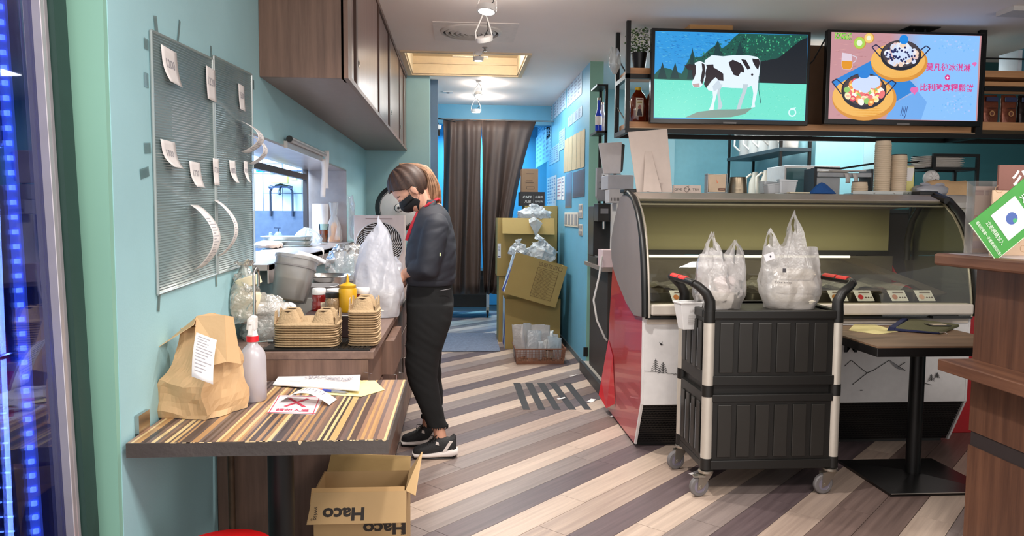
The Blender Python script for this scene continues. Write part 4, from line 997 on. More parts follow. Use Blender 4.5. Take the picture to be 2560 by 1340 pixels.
# ------------------------------------------------------------------ corridor: curtain, trolley, mat, cartons, basket
def corridor():
    yc=8.7; a,b_=P(1108,300,Y=yc),P(1340,296,Y=yc); zb=P(1200,735,Y=yc).z
    x0,x1,zt=a.x,b_.x,a.z
    t=thing('curtain','dark brown two-panel curtain hung across the back corridor','curtain',((x0+x1)/2,yc,zb))
    cm=mat('brown_curtain',(76,60,53),.55,spec=.5)
    xm=P(1203,500,Y=yc).x
    def pan(xa,xb,xat,xbt,seed,pull):
        mb=MB(); random.seed(seed)
        fr=[(random.uniform(3,6),random.uniform(0,6)) for _ in range(3)]
        def f(u,v):
            k=v ** 1.3
            xl=xat + (xa-xat) * k; xr=xbt + (xb-xbt) * (v**pull)
            amp=.014 + .045 * min(1,v*1.6)
            yy=yc + amp * (math.sin(u*14+seed)+.55*math.sin(u*27+fr[0][1]+v*1.5)) * (1-.3*u)
            return (xl+(xr-xl)*u+.008*math.sin(v*7+u*9),yy,zt+(zb-zt)*v)
        mb.sheet(f,90,16); mb.build('curtain_panel',cm,t,smooth=80,solid=.003)
    pan(x0,xm-.012,x0,xm,2,1.0)
    xr=P(1245,640,Y=yc).x
    pan(xm+.035,xr,xm,x1,6,.82)
    part('rod',steel,t,lambda b:b.tube([(-.41,yc,zt+.012),(XP-.021,yc,zt+.004)],.009,8))
    c=P(1096,318,Y=8.0); t=thing('clip_lamp','small clip-on lamp at the left jamb of the corridor','lamp',c)
    part('head',white,t,lambda b:b.lathe([(0,-.03),(.028,-.02),(.034,.02),(0,.03)],c,16,2),smooth=50)
    part('arm',blackm,t,lambda b:b.tube([(c.x,c.y,c.z+.03),(c.x-.03,c.y,c.z+.10),(c.x+.18,c.y+.1,c.z+.07)],.006,6).box((c.x-.015,c.y-.015,c.z-.09),(c.x+.015,c.y+.015,c.z-.03)).tube([(c.x-.03,c.y,c.z+.1),(-.33,7.8,c.z+.1)],.006,6))
    # black trolley behind the curtain
    y=9.6; t=thing('black_trolley','black wheeled shelf trolley half hidden below the brown curtain','trolley',(.15,y+.2,0))
    a,b_=P(1115,700,Y=y),P(1235,700,Y=y)
    part('body',black,t,lambda b:b.box((a.x,y,.14),(b_.x-.06,y+.45,.62)).box((a.x,y,.62),(a.x+.03,y+.45,1.2)),bevel=.006)
    part('post',white,t,lambda b:b.box((b_.x-.10,y-.02,.14),(b_.x-.06,y,.6)))
    part('shelf_edge',mat('charcoal',(44,42,44),.4),t,lambda b:b.box((a.x-.01,y-.012,.3),(b_.x-.1,y-.002,.33)).box((a.x-.01,y-.012,.5),(b_.x-.1,y-.002,.54)))
    for x in (a.x+.06,b_.x-.08):
        w_=part('caster',zinc,t,lambda b:b.box((x-.02,y+.01,.06),(x+.02,y+.05,.14)))
        part('wheel',black,w_,lambda b:b.lathe([(0,-.012),(.045,-.012),(.05,-.006),(.05,.006),(.045,.012),(0,.012)],(x,y+.03,.051),20,0))
    # mat
    q=[P(1060,882,Z=.004),P(1255,882,Z=.004),P(1252,836,Z=.004),P(1060,835,Z=.004)]
    tag(MB().box((-.3,7.2,.001),(.42,8.3,.010)).build('floor_mat',mat('blue_grey_mat',(112,122,142),.95,var=.2,scale=50,bump=.6,bscale=160),bevel=.003),'worn blue-grey floor mat lying in front of the curtain','mat')
    # cartons
    kr=mat('kraft_cardboard',(164,140,84),.75)
    bl=mat('carton_blue',(60,64,140),.6)
    def carton(lab,M_,w,d,h,flaps=False,stripe=True,open_=True):
        t=thing('supply_carton',lab,'carton',M_.translation,M=M_)
        th=.005
        def wall(b): 
            b.box((0,0,0),(w,th,h)).box((0,d-th,0),(w,d,h)).box((0,th,0),(th,d-th,h)).box((w-th,th,0),(w,d-th,h)).box((th,th,0),(w-th,d-th,th))
            if not open_: b.box((th,th,h-th),(w-th,d-th,h-.0005))
        part('walls',kr,t,wall,M_)
        if stripe:
            p=Pic(M_@Vector((0,d,0)),M_.to_3x3()@Vector((0,-1,0)),M_.to_3x3()@Vector((0,0,1)),M_.to_3x3()@Vector((-1,0,0)))
            p.rect(.0,0,d,h,(214,222,232)); p.poly([(.0,.0),(d*.7,.0),(d*.95,h*.35),(d,h*.9),(d*.8,h*.6),(d*.4,h*.2)],(60,66,150)); p.poly([(0,.25*h),(.3*d,.5*h),(.25*d,.7*h),(0,.6*h)],(120,160,200)); p.build('printed_side',t)
        return t
    y=7.35; A,B=P(1262,872,Z=0),P(1392,868,Z=0); ztop=P(1262,748,Y=y).z
    M0=T((A.x,7.36,0),R(0)); w0=.56
    carton('open white and blue sided carton standing on the floor behind the brown basket',M0,w0,.36,ztop)
    # tilted carton
    pa,pb,pc,pd=P(1274,738,Y=7.28),P(1383,748,Y=7.28),P(1398,655,Y=7.28),P(1277,610,Y=7.28)
    lo=P(1262,738,Y=7.28); ur=P(1372,748,Y=7.28)
    ang=math.atan2(pd.z-pc.z,pd.x-pc.x); 
    M1=T((A.x-.02,7.22,ztop+.075),0,0,R(16))
    t1=carton('tilted carton with printed grid resting askew on the lowest carton',M1,.53,.34,.42)
    p=Pic(M1@Vector((.25,-.0,.05)),M1.to_3x3()@Vector((1,0,0)),M1.to_3x3()@Vector((0,0,1)),M1.to_3x3()@Vector((0,-1,0)))
    ik=(96,72,40)
    for k in range(5): p.rect(.0+k*.05,.31,.036+k*.05,.345,ik); p.rect(.004+k*.05,.314,.032+k*.05,.341,(164,140,84))
    for s_,k in zip('☂♻✦▲',range(4)): p.text('x+o^'[k],.018+k*.05,.327,h=.018,col=ik)
    p.line([(.0,0),(.21,0),(.21,.29),(0,.29),(0,0)],.003,ik)
    for k in range(11): p.line([(0,.026*k),(.21,.026*k)],.0022,ik); p.text('淨重規格品名'[k%5:k%5+2]+'x%d00g'%(k+1),.09,.026*k+.013,h=.012,w=.14,col=ik)
    p.build('printed_grid',t1)
    # upper carton further back with a front flap, on a plain one
    y=7.74; a,b_=P(1243,640,Y=y),P(1384,640,Y=y); zt_=P(1260,545,Y=y).z; zb_=P(1260,690,Y=y).z; b_.x=min(b_.x,XP-.03)
    carton('plain closed carton under the upper one, mostly hidden by the tilted carton',T((a.x+.02,y+.01,0)),b_.x-a.x-.03,.4,zb_-.001,stripe=False,open_=False)
    t2=carton('upper open carton holding plastic bags, highest of the near cartons',T((a.x,y,zb_)),b_.x-a.x,.38,zt_-zb_,stripe=False)
    part('flap',kr,t2,lambda b:b.hexa([(a.x+.05,y-.07,zt_-.16),(b_.x,y-.07,zt_-.17),(b_.x,y-.066,zt_-.17),(a.x+.05,y-.066,zt_-.16)],[(a.x+.05,y-.004,zt_),(b_.x,y-.004,zt_),(b_.x,y,zt_),(a.x+.05,y,zt_)]))
    p=Pic((a.x+.003,y,zb_+.04+(zt_-zb_)*.25),(1,0,0),(0,0,1),(0,-1,0)); p.rect(0,0,.035,.15,(222,226,236)); p.text('生',.017,.11,h=.02,col=(70,90,150)); p.text('菜',.017,.08,h=.02,col=(70,90,150)); p.rect(.004,.01,.031,.018,(20,30,90)); p.build('carton_label',t2)
    # column behind with brown and black cartons on top
    y=8.25; q=P(1312,514,Y=y); zz=q.z
    t=thing('supply_carton','tall brown carton column base behind the upper open carton','carton',(q.x+.2,y+.15,0)); part('walls',kr,t,lambda b:b.box((q.x,y+.0,0),(XP-.03,y+.35,zz-.001)))
    a,b_=P(1310,514,Y=y),P(1362,480,Y=y)
    t=thing('black_carton','black carton with white cafe lettering on the column of cartons','carton',(a.x,y,zz)); part('walls',mat('black_card',(38,34,34),.6),t,lambda b:b.box((a.x-.04,y,zz),(b_.x,y+.3,b_.z)))
    p=Pic((a.x-.04,y,zz),(1,0,0),(0,0,1),(0,-1,0)); W_=b_.x - a.x + .04; H_=b_.z - zz; wt=(214,210,206)
    p.text('CAFE',W_*.28,H_*.62,h=H_*.17,w=W_*.36,col=wt); p.text('凡彼',W_*.3,H_*.3,h=H_*.2,w=W_*.26,col=wt); p.rect(W_*.54,H_*.2,W_*.55,H_*.75,wt); p.text('大展月',W_*.76,H_*.63,h=H_*.17,w=W_*.34,col=wt); p.text('好吃快',W_*.76,H_*.3,h=H_*.14,w=W_*.32,col=wt); p.build('printed_lettering',t)
    c0,c1=P(1314,480,Y=y),P(1346,422,Y=y)
    t=thing('brown_carton','upright brown carton standing on the black lettered carton','carton',(c0.x,y,b_.z)); part('walls',mat('brown_card',(130,100,74),.7),t,lambda b:b.box((c0.x-.04,y+.02,b_.z+.0005),(c1.x,y+.22,c1.z)))
    p=Pic((c0.x-.04,y+.02,b_.z),(1,0,0),(0,0,1),(0,-1,0)); ik=(70,50,36)
    p.rect(.05,.03,.14,.06,ik); p.rect(.055,.035,.135,.055,(130,100,74)); p.rect(.04,.10,.13,.106,ik); p.rect(.05,.12,.12,.125,ik); p.rect(.05,.20,.13,.205,ik); p.build('printed_marks',t)
    # bags in the cartons
    bg=film('grocery_film',(220,226,232),.34,.25,.2,.45,bump=14)
    def sack(lab,c,rx,ry,h,seed,tail=None):
        t=thing('plastic_bag',lab,'bag',c,0,'plastic bags in the cartons')
        mb=MB(); mb.loft(dense([ell(c.x,c.y,c.z+zz*h,rx*s_,ry*s_,44,2.3) for zz,s_ in ((0,.7),(.15,1),(.45,1),(.75,.7),(.92,.3),(1,.14),(1.15,.3))])); warp(mb,.02,8,seed); crumple(mb,.034,14,seed)
        if tail: mb.loft([[tuple(Vector(p_)+Vector(o_)*w_) for o_ in ((-.02,0,0),(0,-.01,.01),(.02,0,0),(0,.01,-.01))] for p_,w_ in tail])
        mb.build('film',bg,t,smooth=50)
    c=P(1335,548,Y=7.86); sack('pale plastic bag spilling over the front of the upper open carton',c,.17,.13,.14,3,[((c.x-.02,7.72,c.z),2.5),((c.x,7.66,c.z-.04),3.5),((c.x+.0,7.655,c.z-.12),1.4),((c.x,7.655,c.z-.17),.4)])
    c=P(1350,652,Y=7.38); sack('round full white plastic bag bulging from the tilted carton',c,.16,.13,.20,8)
    c=P(1296,634,Y=7.36); sack('slim knotted plastic bag at the high corner of the tilted carton',c,.085,.07,.12,5)
    # basket
    A,B=P(1288,912,Z=0),P(1414,912,Z=0); yb=A.y; x0,x1=A.x,B.x; h=P(1288,872,Y=yb).z; d=.36
    t=thing('plastic_basket','low brown plastic mesh basket full of packets on the corridor floor','basket',((x0+x1)/2,yb+d/2,.001))
    bm_=mat('brown_basket',(122,78,56),.5,var=.1,scale=30)
    M_=T(((x0+x1)/2,yb+d/2,0)); w=x1 - x0
    def r4(k,z): return [(-w/2*k,-d/2*k,z),(w/2*k,-d/2*k,z),(w/2*k,d/2*k,z),(-w/2*k,d/2*k,z)]
    part('base',bm_,t,lambda b:b.loft([r4(.94,.001),r4(.94,.006)]),M_)
    part('rim',bm_,t,lambda b:b.loft([r4(1.02,h-.012),r4(1.02,h),r4(.98,h),r4(.98,h-.012)],cap=False),M_)
    part('lower_band',bm_,t,lambda b:b.loft([r4(.945,.004),r4(.96,.03),r4(.945,.03),r4(.93,.004)],cap=False),M_)
    mb=MB(M_)
    for sx in (-1,1):
        for k in range(34):
            x=-w / 2 + w * (k+.5) / 34; mb.hexa([(x*.95-.002,sx*d/2*.95,.03),(x*.95+.002,sx*d/2*.95,.03),(x*.95+.002,sx*d/2*.95+.003,.03),(x*.95-.002,sx*d/2*.95+.003,.03)],[(x-.002,sx*d/2,h-.012),(x+.002,sx*d/2,h-.012),(x+.002,sx*d/2+.003,h-.012),(x-.002,sx*d/2+.003,h-.012)])
        for k in range(26):
            y=-d / 2 + d * (k+.5) / 26; mb.hexa([(sx*w/2*.95,y*.95-.002,.03),(sx*w/2*.95+.003,y*.95-.002,.03),(sx*w/2*.95+.003,y*.95+.002,.03),(sx*w/2*.95,y*.95+.002,.03)],[(sx*w/2,y-.002,h-.012),(sx*w/2+.003,y-.002,h-.012),(sx*w/2+.003,y+.002,h-.012),(sx*w/2,y+.002,h-.012)])
    for k in range(5):
        z=.04 + k * (h-.055) / 5; s_=.96 + .04 * k / 5; mb.loft([r4(s_,z),r4(s_,z+.003),r4(s_-.012,z+.003),r4(s_-.012,z)],cap=False)
    mb.build('mesh_side',bm_,t,kind='stuff')
    random.seed(12)
    spec=[(-.17,-.02,.2,.12,.16,-.3,'tall clear sachet bag standing at the left end of the basket'),(-.06,-.08,.17,.14,.15,.2,'clear packet with white slips at the front left of the basket'),(.02,.05,.19,.19,.17,.05,'large pale blue-white packet standing at the back of the basket'),
            (.08,.0,.16,.15,.12,-.25,'white folded packet in the middle of the basket'),(.15,.06,.14,.13,.12,.35,'small clear packet at the back right of the basket'),(.13,-.1,.13,.17,.08,.5,'flat clear pouch at the front right corner of the basket'),(-.1,.08,.2,.1,.14,.5,'crumpled clear packet at the back left of the basket'),(.0,-.12,.11,.05,.12,.1,'narrow upright white packet at the basket front')]
    for k,(x,y,zt_,w_,h_,rt,lab) in enumerate(spec):
        zt_ *= 1.3; M2=M_ @ T((x,y,.04),rt,R(random.uniform(-25,10)),rt*.4)
        mb=MB(M2); mb.loft([ell(0,0,zz*zt_*1.15,w_/2*s_,.022*q_+.003,18,4) for zz,s_,q_ in ((0,.9,.2),(.2,1,1),(.6,.97,.9),(.9,.95,.25),(1,.97,0))]); warp(mb,.008,25,k)
        tag(mb.build('packet',[cloud,film('packet_clear',(220,224,228),.4,.12,.4,.4,16)][k%2],smooth=60),lab,'packet','packets in the brown basket')
    M2=M_ @ T((.09,-.1,.06)); t=thing('small_jar','small jar with black lid lying among the basket packets','jar',M2.translation)
    part('jar_body',mat('pale_jar',(190,180,150),.3),t,lambda b:b.lathe([(0,0),(.035,0),(.036,.05),(.03,.055)],n=18),M2,smooth=40); part('lid',black,t,lambda b:b.lathe([(.037,.052),(.037,.07),(0,.072)],n=18),M2,smooth=40)
corridor()

# ------------------------------------------------------------------ papers, pouches and switches on the partition wall
def wall_paper(px0,py0,px1,py1,m_,lab,grp,lines=0,name='paper_sheet',txt=(136,148,176),gap=.0,grid=False):
    X_=XP - .021 - .001 - gap
    a=P(px0,py0,X=X_); b_=P(px1,py0,X=X_); y0,y1=b_.y,a.y
    zt=max(a.z,a.z); c=P(px0,py1,X=X_); zb=c.z
    mb=MB(); mb.sheet(lambda u,v:(X_-.0015*max(0,v-.5),y0+(y1-y0)*u,zt-(zt-zb)*v),3,4)
    o=mb.build(name,m_,solid=.0006); tag(o,lab,'paper',grp)
    if lines:
        p=Pic((X_-.0009,y1,zb),(0,-1,0),(0,0,1),(-1,0,0)); W_,H_=y1 - y0,zt - zb
        rows=lines
        for k in range(rows):
            v=H_ * (.93-.86*k/rows)
            if grid:
                for j in range(4): p.rect(W_*(.07+j*.23),v-H_*.45/rows,W_*(.07+j*.23+random.uniform(.08,.18)),v,txt,up=False)
            else: p.rect(W_*.1,v-H_*.3/rows,W_*random.uniform(.4,.9),v,txt,up=False)
        p.build('printed_lines',o)
    return o
sheetm=mat('bluish_sheet',(172,196,218),.4); random.seed(9)
rows_=[(1455,1418,178,270),(1415,1385,220,298),(1383,1362,248,322),(1360,1345,275,345),(1455,1420,275,318)]
k=0
for (pr,pl,yt,yb_) ,lab in zip(rows_,('highest near printed price list sheet on the blue partition','second printed list sheet from the near edge on the blue partition','third printed list sheet from the near edge on the partition','farthest printed sheet high on the blue partition by the curtain','faint printed sheet below the highest near one on the partition')):
    wall_paper(pl,yt+(pr-pl)*.55,pr,yb_,sheetm,lab,'printed sheets on the blue partition',8,grid=True,gap=.0005)
for (pl,pr,yt,yb_,lab) in ((1340,1375,345,420,'large sheet low at the far end of the blue partition by the curtain'),(1372,1398,375,415,'printed grid sheet with dark border halfway down the partition'),(1398,1412,330,378,'narrow printed sheet beside the kraft envelopes'),(1366,1378,320,380,'narrow pale sheet in mid partition')):
    wall_paper(pl,yt,pr,yb_,sheetm,lab,'printed sheets on the blue partition',7,grid=True,gap=.001)
wall_paper(1368,446,1391,518,paperw,'long white printed sheet hanging low on the partition','white sheets low on the partition',9,grid=True)
wall_paper(1393,446,1404,500,paperw,'narrow white sheet with pinkish print next to the long white sheet','white sheets low on the partition',6,txt=(180,130,140))
wall_paper(1405,442,1412,500,paperw,'thin white slip right of the pinkish printed sheet','white sheets low on the partition',6)
kn=mat('kraft_note',(196,178,144),.7)
for k in range(5):
    wall_paper(1410+k*10.6,352-k*6,1420+k*10.6,432-k*3,kn,('farthest','second farthest','middle','second nearest','nearest')[k]+' tall kraft slip of the row on the partition','row of kraft slips',0,'kraft_slip',gap=.0005*k)
wall_paper(1414,435,1430,520,film('grey_pocket',(150,150,156),.35,.2,.3,.2),'clear grey document pocket below the kraft slips, far one','document pockets',0,'document_pocket')
wall_paper(1432,432,1462,495,film('grey_pocket2',(120,120,130),.2,.25,.25,.2),'dark grey document pocket at the near edge below the kraft slips','document pockets',0,'document_pocket')
def switch(px0,py0,px1,py1,n,lab,vert=False):
    X_=XP - .021; a=P(px0,py0,X=X_); b_=P(px1,py1,X=X_); y0,y1=b_.y,a.y; zt=a.z; zb=P(px0,py1,X=X_).z
    t=thing('switch_plate',lab,'switch',(X_,(y0+y1)/2,zb)); part('plate',cream,t,lambda b:b.box((X_-.008,y0,zb),(X_-.0005,y1,zt)),bevel=.002)
    for k in range(n):
        if vert: z_=zb + (zt-zb) * (k+.2) / n; part('rocker',mat('rocker_grey',(150,150,156),.4),t,lambda b:b.box((X_-.012,y0+.01,z_),(X_-.008,y1-.01,z_+(zt-zb)*.6/n)))
        else: y_=y0 + (y1-y0) * (k+.2) / n; part('rocker',mat('rocker_grey',(150,150,156),.4),t,lambda b:b.box((X_-.012,y_,zb+.02),(X_-.008,y_+(y1-y0)*.6/n,zt-.02)))
switch(1413,531,1446,565,4,'wide cream plate of four switches on the partition')
switch(1449,510,1457,545,2,'narrow upright switch plate at the near partition edge, upper one',True)
switch(1449,560,1457,588,2,'narrow upright switch plate at the near partition edge, lower one',True)
o=tag(MB().box((1.092,6.305,.12),(1.13,6.32,.2)).build('door_stop',black),'small black block on the foot of the partition end','block')

# ------------------------------------------------------------------ floor: tape strips and paper scraps
tm=mat('black_grip_tape',(46,46,50),.7,bump=.2,bscale=200)
for k in range(5):
    f=k / 4; xa=1283 + (1402-1283) * f; xb=1308 + (1462-1308) * f
    if k == 4: xa += 6
    pts=[P(xa,957,Z=.001),P(xa+18,957,Z=.001),P(xb+17,1024,Z=.001),P(xb,1024,Z=.001)]
    mb=MB(); mb.prism([(p.x,p.y) for p in pts],2,.0003,.0013); tag(mb.build('grip_tape',tm),('leftmost dark grip tape strip stuck on the plank floor','second grip tape strip from the corridor centre','middle grip tape strip of the five on the floor','fourth grip tape strip, next to the one nearest the bar step','grip tape strip nearest the black bar step')[k],'tape','grip tape strips on the floor')
for (px,py,w,h,r_,lab) in ((1403,997,.06,.03,.2,'white paper scrap between grip tape strips'),(1478,1003,.07,.04,.9,'white paper slip at the foot of the black bar step'),(1433,940,.06,.02,.3,'small torn white scrap near the partition foot'),(1530,1042,.03,.02,.5,'tiny white scrap by the corner of the red freezer side'),(1745,1185,.08,.06,.5,'white paper corner under the front left caster of the cart')):
    q=P(px,py,Z=.001); M_=T((q.x,q.y,.002),r_); mb=MB(M_); mb.sheet(lambda u,v:((u-.5)*w,(v-.5)*h,.008*u*u),3,2); tag(mb.build('paper_scrap',paperw,solid=.0005),lab,'paper')

# ------------------------------------------------------------------ ceiling fittings
def ceiling_things():
    c=P(1177,77,Z=HC); x0,y0=P(1087,98,Z=HC).x,P(1180,102,Z=HC).y; x1,y1=P(1285,100,Z=HC).x,P(1180,55,Z=HC).y
    t=thing('air_diffuser','square ceiling panel with round louvred air diffuser','vent',(c.x,c.y,HC-.01))
    part('panel',mat('vent_panel',(232,222,216),.6),t,lambda b:b.box((x0,y0,HC-.006),(x1,y1,HC-.0005)))
    for k in range(6):
        r_=.22 - k * .036; part('louvre_ring',mat('vent_ring',(214,206,200),.5),t,lambda b:b.lathe([(r_,HC-.006),(r_-.004,HC-.016-.002*k),(r_-.022,HC-.024-.002*k),(r_-.020,HC-.008)],(c.x,c.y,0),36,2,False),smooth=40)
    part('core',mat('vent_dark',(60,56,54),.8),t,lambda b:b.lathe([(.215,HC-.0065),(0,HC-.0068)],(c.x,c.y,0),36,2,False))
    # recessed hatch
    a0,a1,b0,b1=-.43,.56,6.1,7.05
    wd=mat('raw_wood_frame',(216,194,162),.6,var=.06,scale=8)
    t=thing('ceiling_hatch','recessed cream-framed rectangular opening in the ceiling','hatch',(.06,6.5,HC))
    part('frame',wd,t,lambda b:b.box((a0-.035,b0-.035,HC-.012),(a1+.035,b0,HC+.002)).box((a0-.035,b1,HC-.012),(a1+.035,b1+.035,HC+.002)).box((a0-.035,b0,HC-.012),(a0,b1,HC+.002)).box((a1,b0,HC-.012),(a1+.035,b1,HC+.002)))
    part('shaft',mat('shaft_cream',(222,202,168),.7),t,lambda b:b.box((a0+.002,b1-.012,HC+.003),(a1-.002,b1-.002,HC+.17)).box((a0+.002,b0+.002,HC+.003),(a1-.002,b0+.012,HC+.17)).box((a0+.002,b0+.012,HC+.003),(a0+.012,b1-.012,HC+.17)).box((a1-.012,b0+.012,HC+.003),(a1-.002,b1-.012,HC+.17)).box((a0+.012,b0+.012,HC+.16),(a1-.012,b1-.012,HC+.17)))
    part('inner_ledge',wd,t,lambda b:b.box((a0+.013,b1-.03,HC+.09),(a1-.013,b1-.013,HC+.105)))
    part('cross_rod',white,t,lambda b:b.tube([(-.05,6.35,HC+.02),(.25,6.35,HC+.02)],.008,6))
    # lamps
    bulb=emis('lamp_face',(255,250,240),14)
    def lamp(px,py,Y,tilt,lab,lit=True,power=30,zc=HC,arms=True,tgt=None,r=.048,off=None,ztop=None):
        c=P(px,py,Y=Y); t=thing('ceiling_spotlight',lab,'lamp',(c.x,c.y,ztop or HC),0,'spotlights along the ceiling')
        zt_=ztop or HC
        M_=T(c,0,R(tilt[0]),R(tilt[1]))
        part('lamp_ring',white,t,lambda b:b.lathe([(r-.008,.016),(r+.004,.014),(r+.006,0),(r+.004,-.016),(r-.004,-.018),(r-.004,.008)],n=28),M_,smooth=40)
        if lit: part('lamp_disc',bulb,t,lambda b:b.lathe([(0,-.0145),(r-.005,-.0145),(r-.005,.0),(0,.0)],n=24),M_)
        else: part('reflector',mat('lamp_off',(120,112,110),.4,metal=.5),t,lambda b:b.lathe([(0,.01),(r-.005,-.008),(r-.005,.002),(0,.014)],n=24),M_)
        if arms:
            top=Vector((c.x,c.y,zt_-.02)); 
            for s_ in (-1,1): part('bracket_arm',white,t,lambda b:b.tube([M_@Vector((s_*(r+.004),0,0)),M_@Vector((s_*(r+.0),0,.05)),c.lerp(top,.8)+Vector((s_*.012,0,0)),top],.0045,6))
            part('cable',black,t,lambda b:b.tube([M_@Vector((0,0,.012)),M_@Vector((r*.7,.01,.05)),c.lerp(top,.8)+Vector((.02,.02,0)),top],.0035,6),smooth=60)
            part('ceiling_rose',white,t,lambda b:b.lathe([(.03,zt_-.001),(.03,zt_-.018),(.01,zt_-.024),(0,zt_-.024)],(c.x,c.y,0),20),smooth=40)
        if lit:
            pl=bpy.data.lights.new('added_spill','POINT'); pl.energy=5 if abs(Y-6.05) > .01 else 9; pl.color=(1,.93,.84); pl.shadow_soft_size=.04; po=bpy.data.objects.new('added_spill',pl); COL.objects.link(po); po.location=c + Vector((0,0,.05 if abs(Y-6.05)>.01 else .12)) + Vector((.07,.12 if abs(Y-6.05)>.01 else .35,0))  # extra point light added near each lit lamp to brighten ceiling and hatch
        if lit: spot('spot_beam',M_@Vector((0,0,-.03)),tgt or M_@Vector((0,0,-1)),power,125,size=.04,blend=.8)
    lamp(1217,22,4.1,(-8,6),'lit white ring spotlight nearest the camera',True,70,tgt=(.1,4.0,0))
    lamp(1211,97,4.75,(22,-12),'unlit white ring spotlight hanging below the air diffuser',False)
    lamp(1196,147,6.05,(0,0),'lit spotlight in front of the recessed ceiling hatch',True,60,tgt=(.1,5.6,0),r=.036)
    lamp(1197,237,7.35,(-25,0),'lit spotlight beyond the ceiling hatch, upper of the two',True,34,tgt=(.1,7.0,0),r=.042)
    lamp(1190,277,8.2,(0,0),'lit spotlight farthest back just in front of the curtain',True,22,tgt=(.3,7.6,0),r=.05)
    c=P(1212,118,Z=HC); tag(MB().lathe([(.022,HC-.001),(.022,HC-.006),(.008,HC-.012),(.012,HC-.03),(.02,HC-.032),(0,HC-.034)],(c.x,c.y,0),16).build('sprinkler',steel,smooth=40),'small chrome sprinkler head between diffuser and hatch','sprinkler')
    c=P(1120,230,Z=HC); t=thing('smoke_sensor','small square ceiling sensor beyond the hatch','sensor',(c.x,c.y,HC)); part('plate',white,t,lambda b:b.box((c.x-.05,c.y-.05,HC-.008),(c.x+.05,c.y+.05,HC-.0005))); part('lens',black,t,lambda b:b.box((c.x-.015,c.y-.015,HC-.014),(c.x+.015,c.y+.015,HC-.008)))
    a=P(2490,30,Z=HC); tag(MB().box((a.x,a.y-.15,HC-.03),(a.x+.5,a.y+.0,HC-.0005)).build('ceiling_duct',mat('white_trunking',(200,194,190),.5)),'pale trunking on the ceiling at the upper right','duct')
ceiling_things()

